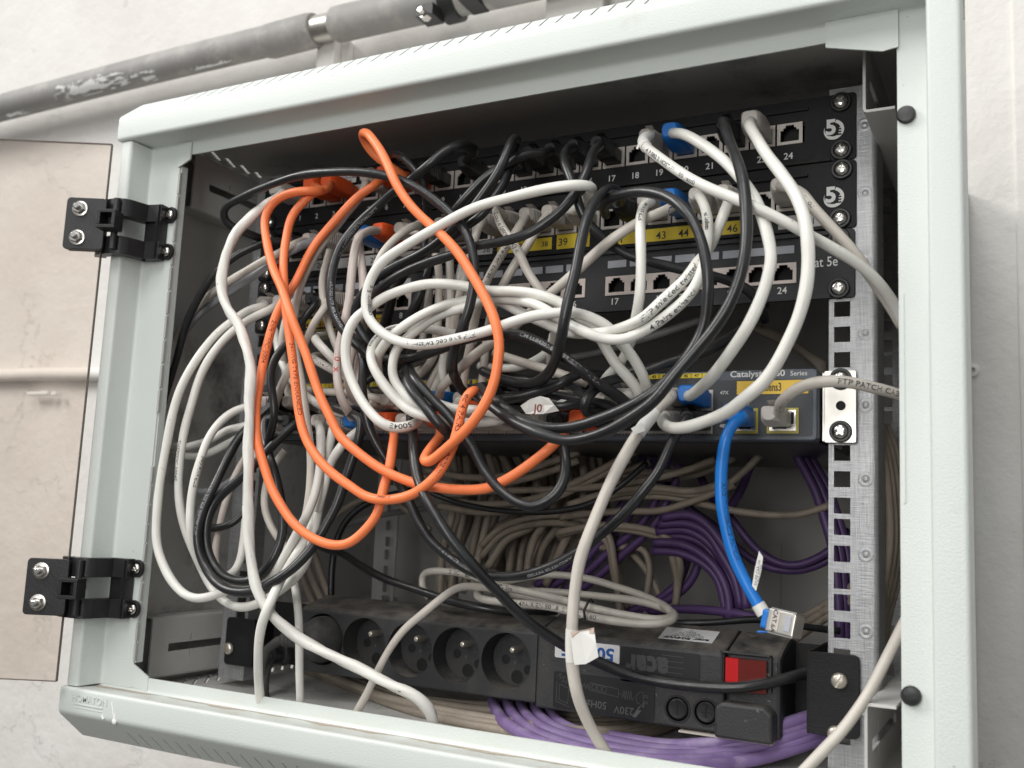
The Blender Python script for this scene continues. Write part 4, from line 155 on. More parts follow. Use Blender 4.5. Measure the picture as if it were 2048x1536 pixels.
  "-69.5,24,-338.7 -76.5,26,-332.7 -78.6,27.4,-327.4 -78.5,28,-322.4 -74,26.3,-320 -67.3,24,-319 -61.3,22.5,-318.4 -54.8,21.2,-318.3 -48.1,19.9,-318.4 -41.6,18.5,-318.7 -34.9,17.2,-319.4 -28.1,15.6,-320.2 -22.1,14.1,-321.1 -16,12.4,-322.2 -9.7,10.6,-323.4 -3.2,8.9,-324.3 2.7,7.8,-325 9,6.7,-325.5 15.3,5.6,-325.9 21.7,4.6,-326.4 27.9,3.7,-327 35,3,-327.8 42,2.5,-328.6 48.9,2.2,-329.5 55.7,1.9,-330.5 62.3,1.7,-331.5 68.8,1.6,-332.6 75.3,1.6,-333.7 81.7,1.7,-334.7 90.1,1.8,-335.7 98.4,2,-336.6 105.8,2.8,-337.3 113.5,4.8,-337.8 119.5,7.8,-337.7 123.4,15.4,-336 121.1,21.7,-334.4 116.9,27.9,-332.7 111.5,33.3,-330.9 105,38.8,-329.2 98.6,42.3,-327.4 91.6,44.4,-325.5 85.4,45.4,-324 78.6,46.2,-322.6 71.6,46.9,-321.2 65.6,47.4,-320 59.4,47.9,-318.8 53.1,48.2,-317.7 46.9,48.1,-316.9 39.2,47.3,-316.3 31.6,45.9,-316 24.2,44,-316.2 17.3,41.7,-316.9 10.6,39,-318 4.3,36,-319.4 -1.2,33,-320.9 -6.3,29.7,-322.7 -10.8,26,-324.4 -16.3,20.1,-326.5 -19.7,14,-328.5 -18.7,6,-331.6 -15.4,2.6,-332.9 -10.3,-0,-333.8 -4.8,-1.5,-334.1 1.9,-2.6,-334.1 9.2,-3.3,-334 16.4,-4,-334 22.7,-4.6,-334 29.1,-5.1,-334 35.7,-5.5,-334 42.2,-5.8,-334.2 48.4,-6,-334.6 55.1,-6.2,-335.4 61.7,-6.3,-336.6 68.1,-6.3,-337.7 74.5,-6.1,-338.7 82.7,-5.8,-339.5 90.8,-5.4,-340.2 98.4,-4.6,-340.5 106.9,-3.4,-340.7 114.3,-1.4,-340.4 120.3,1.6,-339.6 124.6,5.5,-338.4 126,11,-336.5 124.1,19.1,-334.8 120.3,25.6,-333.8 115,31.7,-333 109.5,36.2,-332.2 105.7,35.1,-330.9 100,37.5,-330.1 93.5,39.7,-329.5 87.8,41,-329.2 81.4,42.1,-329 74.7,42.9,-328.9 67.9,43.5,-328.9 61.3,43.8,-328.8 53.3,44,-328.7 45.2,43.8,-328.6 37.4,43.2,-328.5 30.1,42,-328.5 22.7,39.8,-328.4 15.9,37,-328.4 9.8,34,-328.6 1.9,29.9,-329.3 -2.3,26,-330.2 1.2,23.7,-330.8 8.8,21.8,-331.4 17,20,-332 23.2,18.6,-332.5 29.9,17.3,-333 36.9,16,-333.5 44,14.9,-334 50.8,14,-334.6 58.5,13.2,-335.4 66.1,12.8,-336.2 73.6,12.4,-337.1 81.2,12,-338"),
 ('q1','k2',4.2,'dark grey mains lead curving down from the left end of the strip',[],
  "-201.8,14,-389.7 -198.1,7.7,-389.6 -194.5,1.5,-389.4 -191.8,-4,-390.1 -189.9,-12,-394.7 -189,-16,-402.8 -188.6,-16.5,-408.5 -188.3,-16,-414.5 -188.4,-14.3,-420.3 -188.7,-12,-426.1"),
 ('gr','g3',2.8,'grey cable running level across the back above the tan bundle',[],
  "-246.6,150,-289.9 -240.1,150,-288 -233.7,150,-286.1 -227.2,150,-284.2 -220.7,150,-282.4 -214,150,-280.6 -207,150,-279 -200.6,150,-277.7 -194,150,-276.5 -187.2,150,-275.4 -180.3,150,-274.3 -173.3,150,-273.3 -166.3,150,-272.4 -159.3,150,-271.5 -152.5,150,-270.6 -144.9,149.9,-269.7 -137.3,149.8,-268.9 -129.7,149.7,-268.1 -122.2,149.6,-267.4 -114.7,149.5,-266.7 -107.5,149.7,-266 -100.6,150,-265.2 -92.8,150.7,-264.3 -85.3,151.7,-263.3 -78,152.8,-262.3 -70.8,153.9,-261.4 -63.5,155,-260.4"),
 ('x1','g',2.8,'thin grey cable dropping between the twenty seven and twenty eight labels',[],
  "-139.9,-34,-79 -140.6,-35.1,-85 -141.3,-36.2,-91 -141.8,-37.3,-97.1 -141.6,-38.3,-103.5 -140.6,-39,-109.7 -139,-39.6,-116.1 -137.1,-40,-122.6 -134.9,-40.2,-129 -132.5,-40.3,-135.5 -130,-40.3,-141.4 -127.1,-40.4,-147.4 -124,-40.4,-153.5 -120.7,-40.2,-159.4 -117.2,-40,-165 -113.8,-39.6,-170.2 -109.1,-38.9,-176.3 -103.6,-38.8,-181.9 -98.9,-37.4,-187.1 -94.3,-36,-192.4"),
 ('x2','g',2.8,'thin grey cable hanging behind the white rings just right of the big C',[],
  "-55,-32,-89.7 -52.1,-32.8,-96.7 -49.1,-33.5,-103.8 -47,-34.3,-111.3 -45.8,-35.7,-118.2 -46.4,-35.4,-125 -47.5,-34.9,-131.9 -48.5,-34.4,-138.8 -49.6,-34.1,-145.9 -50.8,-33.8,-153.2 -52,-33.5,-160.4 -53.2,-33.2,-167.5 -54.3,-32.9,-173.8 -55.2,-32.8,-180.1 -55.6,-33.5,-186.5 -56.1,-34,-192.8"),
 ('x3','w',2.9,'white cable falling straight behind the top of the orange arc',[],
  "-20.5,-34,-96.8 -21.7,-34.4,-104 -23.1,-34.6,-111.2 -24.5,-34.7,-118.3 -25.9,-34.6,-125.6 -27.1,-34.2,-132 -28.3,-33.6,-138.6 -29.5,-33,-145.2 -30,-33.3,-151.7 -28.7,-36.6,-158.2 -28.9,-38.3,-164.8 -29.6,-39,-170.6 -29.7,-39.2,-176.4 -28.8,-38.5,-182.7 -27.3,-36.9,-189 -25.5,-36,-195.4"),
 ('x4','k',3,'black cable standing upright behind the centre of the big C',[],
  "-73.3,-34,-90.5 -74.2,-34.7,-97 -75.3,-35.3,-103.4 -76.4,-35.9,-109.8 -77.4,-36.4,-116.3 -78.3,-36.7,-122.8 -79.2,-36.9,-129.5 -79.7,-37.3,-136.4 -78.7,-39.7,-143.8 -78.2,-40.9,-150.7 -77.7,-41.6,-157 -76.6,-42.2,-164.9 -75,-42.5,-172.3 -73.3,-41.7,-179.1 -70.8,-40.5,-185.2 -67.6,-39.1,-191 -64.2,-38,-196.8"),
 ('x5','w',2.9,'white cable slanting right in front of the left end of the switch',[],
  "-186.2,-38,-136.1 -183.3,-39.3,-142 -180.4,-40.8,-148.1 -177.3,-42.3,-154.1 -174,-43.9,-159.9 -169.7,-45.8,-165.5 -163.7,-49,-171.3 -159.5,-49.6,-176.3 -155.1,-49.9,-181.1 -149.8,-50.8,-185.7 -144.3,-51.6,-189.8 -138.3,-52,-193.8 -132.2,-52.1,-197.4 -125.9,-52.1,-200.6 -120.1,-51.4,-203.1 -115,-48.3,-205.1 -109.9,-44.8,-206.3 -104.3,-42,-207.7"),
 ('x6','g',2.9,'grey cable lying level along the yellow strip at the left of the switch',[],
  "-159.2,-34,-185.6 -152.7,-36.2,-186.7 -146.1,-38.7,-187.9 -139.5,-41,-189.1 -132.6,-42.8,-190 -125.2,-44.3,-190.7 -117.5,-45.3,-191.3 -109.9,-46,-191.8 -102.8,-45.7,-192.4 -96.2,-44.9,-193.3 -88.5,-44.9,-194.5 -82.2,-43.5,-195.7 -78,-40,-196.8 -72,-37,-199.1 -66.6,-34,-201.7"),
 ('x7','k',3,'black cable lying along the top edge of the switch at the centre',[],
  "2.2,-24,-175.7 9.5,-26.7,-177.6 16.8,-29.5,-179.7 24.2,-32.3,-181.6 31.5,-34.7,-183.2 38.4,-36.9,-184.6 45.3,-38.8,-185.8 52.1,-40.4,-186.8 58.8,-41,-187.2 64.8,-39.5,-186.7 71.2,-38.1,-185.8 79.5,-40.4,-185.4 85.8,-38.1,-184.2 92.4,-35.1,-183 100.2,-34.5,-182.3 107.8,-33.8,-181.4 114.1,-32.1,-180.2 119,-28.8,-178.4 122.8,-24.6,-176.3 126.5,-20,-174.1"),
 ('x8','g3',2.9,'dark grey cable rising to the right in the gap behind the sweeping black pair',[],
  "-21.4,30,-164 -14.7,30.6,-163.3 -8.1,31.3,-162.6 -1.4,31.9,-162 5.2,32.5,-161.3 11.9,33.2,-160.5 18.4,34,-159.7 25.9,35.1,-158.7 33.4,36.3,-157.7 40.7,37.5,-156.6 48.2,38.8,-155.3 55.8,40,-153.7 61.9,40.9,-152.2 68.2,41.8,-150.5 74.5,42.7,-148.7 80.8,43.6,-146.7 87.1,44.4,-144.7 93.3,45.2,-142.7 99.3,46,-140.8 106.6,46.9,-138.4 113.7,47.7,-136 120.7,48.5,-133.6 127.7,49.2,-131.2 134.7,50,-128.8"),
 ('x9','g',3,'grey cable slanting gently down right just above the paper tag',[],
  "9,-34,-164.9 15.5,-36.7,-167 22,-39.3,-169.1 28.9,-41.8,-171.4 35.7,-44.7,-173.5 42,-45.9,-175.4 48.2,-46.5,-177.3 53.8,-46.7,-179 61.5,-46,-181.5 68.4,-44.3,-183.9 74.6,-41.3,-186.3 80.6,-38,-188.6"),
 ('x10','w',2.9,'white cable bending up beside the nearly straight black one',[],
  "-6.9,-26,-172.1 -0.1,-28.8,-173.3 6.8,-31.5,-174.5 13.6,-34.1,-175.4 20,-36.6,-176 26.3,-38.9,-176.3 32.1,-40.2,-175.9 37.6,-39.3,-174.1 43.1,-38.7,-171.7 49.9,-35.1,-166.2 50.5,-31.9,-160.1 49.7,-28,-153.1"),
 ('x11','k',3,'black cable slanting down left behind the orange crossing',[],
  "-166.8,-28,-93.2 -168.7,-29.5,-99.4 -170.3,-31.4,-105.7 -172,-33.1,-111.9 -174.4,-34,-117.9 -176.5,-35,-124.1 -178.7,-36.1,-130.4 -181.2,-36.5,-136.7 -185.6,-34.8,-142.5 -187.9,-35.5,-149 -189.6,-36.5,-155.5 -191.2,-37.5,-161.9 -192.8,-38.5,-168.3 -194.4,-39.2,-174.7 -196,-39.7,-181 -197.6,-39.8,-187.2 -199.3,-39.3,-194 -201,-38.3,-200.7 -202.6,-37.1,-207.3 -204.3,-36,-214"),
 ('x12','g2',2.8,'bluish grey cable sagging across the lower left inside the cabinet',[],
  "-339.1,10,-230.8 -335.5,8.5,-235.9 -332,6.9,-241.2 -328.4,5.4,-246.2 -324.3,4,-250.6 -318.4,2.5,-255.3 -312,1.3,-259.3 -305.2,0,-262.4 -298.2,-1.3,-264.5 -290.9,-2.7,-265.7 -283.6,-4,-266.2 -276.3,-5.3,-266.2 -269,-6.6,-265.5 -261.5,-8,-264.1 -255.1,-9.4,-262.3 -248.7,-10.9,-260 -242.2,-12.5,-257.4 -235.7,-14,-254.9"),
 ('x13','g',2.9,'grey cable bending right behind the crumpled white one',[],
  "-172.7,-30,-232.7 -176.1,-31.4,-238.5 -179.6,-32.8,-244.2 -182.2,-34,-250.3 -183.8,-34.9,-257.3 -184.5,-35.6,-264.7 -184.3,-36,-271.4 -182.8,-36,-278.2 -180,-36,-284.4 -174.7,-37,-290.9 -168.2,-38,-297 -163.5,-38.2,-301.1 -158.6,-38.1,-305.1 -153.7,-38,-309.1"),
 ('x14','k',2.8,'thin black cable against the side wall behind the leftmost white loop',[],
  "-327.1,-14,-232.6 -326,-13.5,-239.1 -324.9,-13.1,-245.8 -323.7,-12.6,-252.2 -322.4,-12,-257.9 -320.4,-11.1,-264.5 -317.7,-10,-270.3 -312.7,-8.2,-276.7 -306.4,-6,-282.8 -300.8,-4.1,-287.5 -294.7,-2.1,-292 -288.5,0,-296.6"),
 ('x15','k',2.8,'short black cable crossing inside the inner black coil',[],
  "-190.5,-44,-275.6 -193.1,-46.3,-280.9 -196.8,-47.8,-285.7 -200.2,-50.6,-289.2 -204.6,-52.8,-291.7 -209.4,-53.2,-293.1 -215.2,-52.7,-293.9 -221.1,-52,-294.7"),
 ('x17','p1',2.9,'pinkish white cable hanging inside the two black coils',[],
  "-204.1,-34,-233.3 -206.5,-35.9,-239.9 -209,-37.8,-246.5 -211,-39.6,-253.2 -212.4,-41.5,-260.2 -213.3,-43.3,-267.4 -214.1,-44.7,-274.6 -215,-45.8,-281.6 -215.8,-46.6,-288.7 -216.3,-47.3,-295.6 -216,-48.8,-302 -215.5,-50.2,-308.3 -214.7,-51.1,-314.3 -212.9,-50.9,-321.7 -211,-50,-328.9"),
 ('t0','t',3.5,'TAN',[],
  "-112.5,118,-222.2 -108.1,119,-245.9 -108.5,117,-276 -119.5,122,-310.6 -118.6,120,-344.4"),
 ('u0','t',3.5,'TAN',[],
  "-126,150,-219.8 -123,151,-244.5 -118.9,149,-275.6 -139.5,154,-312.1 -132.4,152,-346.9"),
 ('t1','t',3.5,'TAN',[],
  "-110.5,136,-220.8 -103.8,134,-245 -107.7,133,-279.9 -114.2,133,-314.7 -116.3,133,-347"),
 ('u1','t',3.5,'TAN',[],
  "-121.8,168,-218.3 -115,166,-243.4 -118.1,165,-279.7 -131.6,165,-316.2 -130.1,165,-349.5"),
 ('t2','t',3.5,'TAN',[],
  "-108.4,152,-219.5 -95.8,153,-243.7 -100.3,151,-271.8 -108.6,155,-308.2 -116.8,155,-343.7"),
 ('u2','t',3.5,'TAN',[],
  "-120.3,184,-217 -106.2,185,-242.2 -114.6,183,-271.4 -123.7,187,-309.2 -135.3,187,-346.4"),
 ('t3','t',3.5,'TAN',[],
  "-77.1,117,-222 -69.1,118,-245.1 -74.2,121,-270.4 -79.6,121,-295.8 -85.5,119,-325.4"),
 ('u3','t',3.5,'TAN',[],
  "-89.4,149,-219.5 -80.6,150,-243.6 -84.3,153,-269.8 -93.4,153,-296.4 -94.1,151,-326.8"),
 ('t4','t',3.5,'TAN',[],
  "-74.8,135,-220.5 -55.6,139,-254.3 -55.4,134,-274.9 -80.2,139,-287.3 -90.5,133,-317.6"),
 ('u4','t',3.5,'TAN',[],
  "-88,167,-218.1 -67,171,-253.2 -66,166,-274.5 -94.6,171,-287.5 -111.1,165,-319.4"),
 ('t5','t',3.5,'TAN',[],
  "-70.9,151,-219.2 -57.2,150,-238.7 -64.9,149,-269.3 -79,155,-295.7 -86.6,154,-330.7"),
 ('u5','t',3.5,'TAN',[],
  "-83.1,183,-216.7 -69.3,182,-237 -74.4,181,-268.7 -95,187,-296.4 -92.6,186,-332.1"),
 ('t6','t',3.5,'TAN',[],
  "-44.4,123,-221.2 -27.9,119,-252.4 -32.2,123,-281.2 -54.8,119,-293 -72.4,118,-318.3"),
 ('u6','t',3.5,'TAN',[],
  "-53.8,155,-218.7 -37.3,151,-251.1 -41.2,155,-281.1 -70.6,151,-293.6 -84.5,150,-319.7"),
 ('t7','t',3.5,'TAN',[],
  "-39.5,134,-220.3 -30.6,135,-239.5 -44.7,135,-270.2 -59.7,138,-296.9 -62.7,139,-324.4"),
 ('u7','t',3.5,'TAN',[],
  "-48.4,166,-217.8 -38.8,167,-237.8 -56.8,167,-269.8 -68.4,170,-297.3 -66.5,171,-325.5"),
 ('t8','t',3.5,'TAN',[],
  "-39.7,154,-218.7 -32.9,155,-242.3 -41.3,155,-268.2 -55.9,151,-294.6 -59.1,149,-326.6"),
 ('u8','t',3.5,'TAN',[],
  "-50.6,186,-216.2 -45.1,187,-240.7 -51.8,187,-267.7 -73.6,183,-295.4 -77.4,181,-328.7"),
 ('t9','t',3.5,'TAN',[],
  "-16.5,123,-220.9 -9.1,121,-243.6 -16.9,119,-272.5 -33.3,122,-295.6 -36.8,120,-326.3"),
 ('u9','t',3.5,'TAN',[],
  "-26.3,155,-218.5 -19.2,153,-242.1 -27.8,151,-272.1 -42.4,154,-296 -53.8,152,-328.4"),
 ('t10','t',3.5,'TAN',[],
  "-14.7,137,-219.8 -6.8,134,-244.9 -12.4,134,-276.1 -31,134,-301.7 -37.2,136,-330.9"),
 ('u10','t',3.5,'TAN',[],
  "-23.7,169,-217.3 -15.6,166,-243.4 -18.1,166,-275.6 -46,166,-302.7 -46.6,168,-332.7"),
 ('t11','t',3.5,'TAN',[],
  "-12.7,151,-218.7 -8.1,149,-242 -15.2,155,-271.5 -28.1,155,-297.4 -37.8,153,-333.6"),
 ('u11','t',3.5,'TAN',[],
  "-21.3,183,-216.2 -17.6,181,-240.5 -20,187,-270.9 -31.4,187,-297.6 -53.2,185,-336"),
 ('t12','t',3.5,'TAN',[],
  "7,123,-220.7 13.1,119,-243.3 10.7,117,-271.5 -3,119,-294.1 -18.9,121,-329.1"),
 ('u12','t',3.5,'TAN',[],
  "-1.5,155,-218.2 3.8,151,-241.7 3.1,149,-271 -17.1,151,-294.8 -30.4,153,-331"),
 ('t13','t',3.5,'TAN',[],
  "8.5,138,-219.5 13.4,135,-244.4 8.3,139,-273.1 -4.6,139,-298.2 -20,137,-333.8"),
 ('u13','t',3.5,'TAN',[],
  "0.4,170,-217 6.3,167,-242.9 -2.6,171,-272.8 -14.7,171,-298.9 -23.6,169,-335.4"),
 ('t14','t',3.5,'TAN',[],
  "10.7,150,-218.5 12.6,152,-245.6 9.2,152,-274.8 -1.6,153,-300.2 -15.4,151,-334"),
 ('u14','t',3.5,'TAN',[],
  "2.9,182,-216 4.5,184,-244.2 4.6,184,-274.4 -9.4,185,-300.8 -31.8,183,-336.5"),
 ('h0','t',2.7,'TANH',[],
  "-113.5,95,-260.8 -67.8,95,-256.2 -24.2,95,-253.4 2.3,95,-251.9 37.2,95,-248.7 79,95,-242 102.8,95,-236.3 127.1,95,-226.7"),
 ('h1','t',2.7,'TANH',[],
  "0.5,101,-274.3 18.1,101,-271.2 52.5,101,-267.6 85.5,101,-265.7 105.3,101,-259 127.2,101,-249.9 147.5,101,-234.4 158.7,101,-222.9"),
 ('h2','t',2.7,'TANH',[],
  "31.8,107,-259.2 56.8,107,-255.4 91.5,107,-255.1 115.4,107,-260 138.9,107,-263.9 165,107,-266.2 186.3,107,-264.7 207,107,-257.3"),
 ('h3','t',2.7,'TANH',[],
  "7,113,-244.5 32.9,113,-239.2 53.8,113,-234.1 70.2,113,-228.7"),
 ('h4','t',2.7,'TANH',[],
  "-131.7,119,-289.8 -164.5,119,-269.3 -186.7,119,-261.1 -219.2,119,-271.1 -246,119,-290.4"),
 ('h5','t',2.7,'TANH',[],
  "-26.1,150,-291 3.7,135,-292.5 27.8,125,-296.5 63.7,125,-296.5 68.2,125,-311.7 65.6,125,-334.8 65.5,125,-357.6"),
 ('h6','t',2.7,'TANH',[],
  "19.6,155,-286.7 34.8,145,-292.1 51.2,131,-301.1 61.9,131,-310.3 72.7,131,-326.9 79.3,131,-345.5"),
 ('h7','t',2.7,'TANH',[],
  "22.8,165,-274 29.8,150,-292.4 36.4,137,-310 41.2,137,-325.5 46,137,-344.7"),
 ('pd0','p',3.3,'PD',[],
  "91.8,120,-228.7 89.7,120,-241.9 82,120,-259.1 72,120,-278.4 50.2,120,-298.4 27.7,120,-318.4 7.9,120,-333.9"),
 ('pd1','p',3.3,'PD',[],
  "82.2,123,-224.7 76.8,123,-238.1 72.8,123,-256.9 60.6,123,-276.9 36.4,123,-297.2 16.8,123,-316 -3.6,123,-333.3"),
 ('pd2','p',3.3,'PD',[],
  "68.4,126,-224.3 64.6,126,-238.6 59.2,126,-254.1 46.8,126,-274.6 24.3,126,-294.3 5.4,126,-314.8 -17.6,126,-331.6"),
 ('pd3','p',3.3,'PD',[],
  "59.3,129,-221.8 54.6,129,-235.8 47.5,129,-252.7 33.6,129,-272.7 14.3,129,-293.2 -7.5,129,-315.3 -32.3,129,-330.7"),
 ('pa0','p',3.3,'PA',[],
  "87.7,95,-271 109.3,95,-267.9 121.2,95,-273.7 136.3,95,-291.3 147.2,95,-308.1 151.8,95,-332.7"),
 ('pa1','p',3.3,'PA',[],
  "83.4,100,-276.3 104.8,100,-274.3 119.4,100,-279.1 132.1,100,-295.9 142.6,100,-313.5 146.6,100,-333"),
 ('pa2','p',3.3,'PA',[],
  "79.8,105,-282 102.5,105,-279.1 118.8,105,-286.5 131.9,105,-301 139.6,105,-320 144.9,105,-337"),
 ('pa3','p',3.3,'PA',[],
  "79.7,110,-285.7 97.9,110,-284.1 117,110,-289.9 126.4,110,-305.5 137.5,110,-323.2 140,110,-337.7"),
 ('pa4','p',3.3,'PA',[],
  "80.1,98,-289.9 100.4,98,-289.6 116.6,98,-295.7 131.8,98,-310.3 138.3,98,-327.2 138.5,98,-342"),
 ('pa5','p',3.3,'PA',[],
  "77.7,103,-296.4 95.8,103,-295.8 116.7,103,-303 129.3,103,-314.2 133.7,103,-333.2 136.1,103,-341.9"),
 ('pl0','p',3.3,'PL',[],
  "108.7,125,-294.1 106.9,125,-303.6 102.5,125,-316.3 91.3,125,-328 79.1,125,-336 60.9,125,-343.6"),
 ('pl1','p',3.3,'PL',[],
  "99.3,125,-295.3 97.5,125,-304.9 93,125,-317.7 81.7,125,-329.4 69.4,125,-337.6 51.1,125,-345.1"),
 ('pr0','p',3.3,'PR',[],
  "142,150,-217.3 140.2,150,-225.1 134.7,145,-243.8 128,140,-258.4 121.6,130,-270.8"),
 ('pr1','p',3.2,'PR',[],
  "93.9,160,-231.1 106.1,155,-251.1 127.5,150,-271.7 139.4,150,-286.8 155.3,150,-298.9 172.9,150,-302.3 198.1,150,-290.5 213.8,150,-274"),
 ('pr2','p',3.2,'PR',[],
  "65,165,-239.6 84.1,160,-259.6 113.3,160,-278.3 134,158,-296.8 153.5,158,-305.2 176.1,158,-305.6 198.1,158,-296.1 212.5,158,-283.1"),
 ('pv0','p',3.3,'PV',[],
  "181.8,110,-220.2 186.9,110,-229.1 196.4,110,-246.9 203.1,110,-267.5 209.3,110,-291 212,110,-319.1 213.4,110,-353.4"),
 ('pv1','p',3.3,'PV',[],
  "185.2,116,-219.6 190.3,116,-228.7 199.8,116,-246.5 206.5,116,-267.3 212.7,116,-290.9 215.4,116,-319.1 216.7,116,-353.6"),
 ('pv2','p',3.3,'PV',[],
  "188.7,122,-219.1 193.7,122,-228.2 203.3,122,-246.1 209.9,122,-267 216.1,122,-290.7 218.8,122,-319.1 220.1,122,-353.8"),
 ('ph0','p',3.3,'PH',[],
  "74.5,110,-341.6 99.6,105,-337.8 127.6,100,-336.7 154.4,95,-337.7 175.5,95,-340.7"),
 ('rg0','t',2.9,'RG',[],
  "244.8,40,-207.7 249.9,40,-223.6 253.6,40,-254.9 254.3,40,-279.6 251.3,40,-304.3 245.3,40,-329.1 241.4,40,-356.6"),
 ('rg1','t',2.9,'RG',[],
  "246.2,50,-206.6 251.3,50,-222.7 255,50,-254.4 255.8,50,-279.5 252.7,50,-304.5 246.6,50,-329.6 242.6,50,-357.5"),
 ('rg2','t',2.9,'RG',[],
  "247.7,60,-205.6 252.8,60,-221.9 256.6,60,-254 257.3,60,-279.4 254.1,60,-304.7 248,60,-330.2 244,60,-358.4"),
 ('rg3','t',2.9,'RG',[],
  "249.2,70,-204.5 254.4,70,-221 258.2,70,-253.6 258.9,70,-279.3 255.7,70,-304.9 249.5,70,-330.7 245.4,70,-359.3"),
 ('rb0','t',2.8,'RB',[],
  "167.7,130,-349.5 190.1,125,-334.1 211.7,120,-319.9 230,110,-304.5"),
 ('rb1','t',2.8,'RB',[],
  "171.4,130,-353.5 192.2,125,-338.2 211.7,120,-324.8 230,110,-310"),
 ('rb2','t',2.8,'RB',[],
  "175,130,-357.4 194.3,125,-342.2 211.7,120,-329.6 229.9,110,-315.4"),
 ('uv0','t',2.8,'UV',[],
  "137.5,120,-119.7 160.6,120,-131.3 182.9,120,-143 201,120,-154.9"),
 ('uv1','t',2.8,'UV',[],
  "142.9,120,-121.6 165.1,120,-133.1 185.8,120,-145.3 201,120,-157.5"),
 ('uv2','t',2.8,'UV',[],
  "148.3,120,-123.4 169.6,120,-134.8 188.7,120,-147.7 201,120,-160.1"),
 ('uv3','t',2.8,'UV',[],
  "153.7,120,-125.2 174,120,-136.5 191.6,120,-150.1 201,120,-162.7"),
 ('uv4','t',2.8,'UV',[],
  "159,120,-127 178.5,120,-138.2 194.5,120,-152.4 201,120,-165.2"),
 ('pb0','pp',4.1,'PB',[],
  "-32.4,60,-405.5 -4.6,16.1,-408.8 18.9,-14.4,-411 38.9,-29.8,-413.2 65.9,-42.4,-415.6 97.4,-53.2,-415.6 131.1,-50.9,-415.6 155.7,-32.9,-415.6 176.7,-2.4,-415.6 199.9,14,-408.5 220.5,30,-399.8"),
 ('pb1','pp',4.1,'PB',[],
  "-20.4,60,-406 5.4,17.6,-408.8 25.2,-6.8,-411 44.6,-21.1,-413.2 68.8,-29.4,-415.6 98.2,-38.1,-415.6 129.5,-37,-415.6 152.3,-21.8,-415.6 175,4,-413.5 199.8,14,-404.7 220.5,30,-396"),
 ('pb2','pp',4.1,'PB',[],
  "-7.5,57,-406.6 15.2,19.2,-408.8 33.2,-2,-411 51.7,-13.3,-413.2 71.2,-14.7,-415.6 99.3,-22.1,-415.6 126.8,-21.5,-415.6 148,-7.8,-415.6 175,4,-410 200.1,14,-400.3 220.5,30,-392.1"),
 ('pb3','pp',4.1,'PB',[],
  "4.8,57.3,-406.6 26.9,17.6,-408.8 41.1,2.5,-411 59,-9,-413.2 74.6,-0.6,-415.6 99.9,-5.7,-415.6 124.8,-6.5,-415.6 145.2,0,-413.8 175.2,4,-405.6 199.8,14,-396.2 220.5,30,-388.3"),
 ('pb4','pp',4.1,'PB',[],
  "18.2,53.3,-406.6 35.5,22.8,-408.8 50.2,6.1,-411 65.9,-1.3,-413.2 77.3,13.3,-415.6 102.9,6,-415 126.1,0,-413.8 145.1,0,-410.9 175.5,4,-402.3 200.3,14,-392.3 220.5,30,-384.4"),
 ('tb0','t',3.2,'TB',[],
  "-247.7,99.8,-416.9 -174,61,-416.9 -106.1,21,-416.9 -51.4,-1.7,-416.9 -0.9,-11.8,-416.9 48.9,-14,-416.9 80.1,4.2,-416.9 100,44.4,-416.9 108.1,96,-415.1"),
 ('tb1','t',3.2,'TB',[],
  "-230.6,88.2,-414.7 -157,48.9,-414.7 -92.4,14.1,-414.7 -41.3,-3.4,-414.7 6.1,-9.5,-414.7 51.8,-9.7,-414.7 80.9,8.8,-414.7 98.7,48,-414.7 108,96,-412.6"),
 ('tb2','t',3.2,'TB',[],
  "-213.9,76.7,-412.5 -140.3,36.8,-412.5 -79,7.2,-412.5 -31.3,-5.2,-412.5 13.2,-7.1,-412.5 54.7,-5.2,-412.5 81.7,13.6,-412.5 97.3,51.8,-412.5 108,96,-410.2"),
 ('tb3','t',3.2,'TB',[],
  "-223.9,99.4,-416.9 -147,57.1,-416.9 -85.7,31.1,-416.9 -39.1,23.5,-416.9 4.6,25.9,-416.9 43.7,30.5,-416.9 69.9,50.5,-416.9 85.8,84,-415.8 107.9,96,-407.8"),
 ('tb4','t',3.2,'TB',[],
  "-207.5,87.9,-414.7 -130.8,45.1,-414.7 -72.4,24.1,-414.7 -29.1,21.8,-414.7 11.8,28.8,-414.7 46.5,36,-414.7 70.4,56.6,-414.7 85.7,84,-412.7 107.9,96,-405.3"),
 ('tb5','t',3.2,'TB',[],
  "-191.3,76.4,-412.5 -114.9,33.1,-412.5 -59.3,17,-412.5 -19.1,19.9,-412.5 19,31.7,-412.5 49.2,41.7,-412.5 70.9,62.8,-412.5 85.7,84,-409.5 107.8,96,-402.9"),
 ('tb6','t',3.2,'TB',[],
  "-200.8,99.1,-416.9 -121,53.3,-416.9 -65.4,41.3,-416.9 -26.3,49.9,-416.9 10.7,67.3,-416.9 39.1,78,-416.3 68,78,-411.9 85.6,84,-406.4 107.8,96,-400.4"),
 ('tb7','t',3.2,'TB',[],
  "-184.9,87.6,-414.7 -105.5,41.4,-414.7 -52.4,34.1,-414.7 -16.2,48.2,-414.7 18,70.8,-414.7 44.6,78,-412.8 71,78,-408.4 85.5,84,-403.3 107.7,96,-398"),
 ('tb8','t',3.2,'TB',[],
  "-169.3,76.1,-412.5 -90.4,29.6,-412.5 -39.7,26.8,-412.5 -6.2,46.3,-412.5 25.2,74.3,-412.5 50,78,-409.3 74,78,-404.9 85.4,84,-400.1 107.6,96,-395.5"),
 ('bt0','t',3.2,'BT',[],
  "-287.5,110,-296.9 -269.5,108,-318.9 -256.5,106,-340.6 -239,104,-363.7"),
 ('bt1','t',3.2,'BT',[],
  "-275.7,110,-296.4 -257.9,108,-318.3 -245.1,106,-339.9 -227.9,104,-362.8"),
 ('bt2','t',3.2,'BT',[],
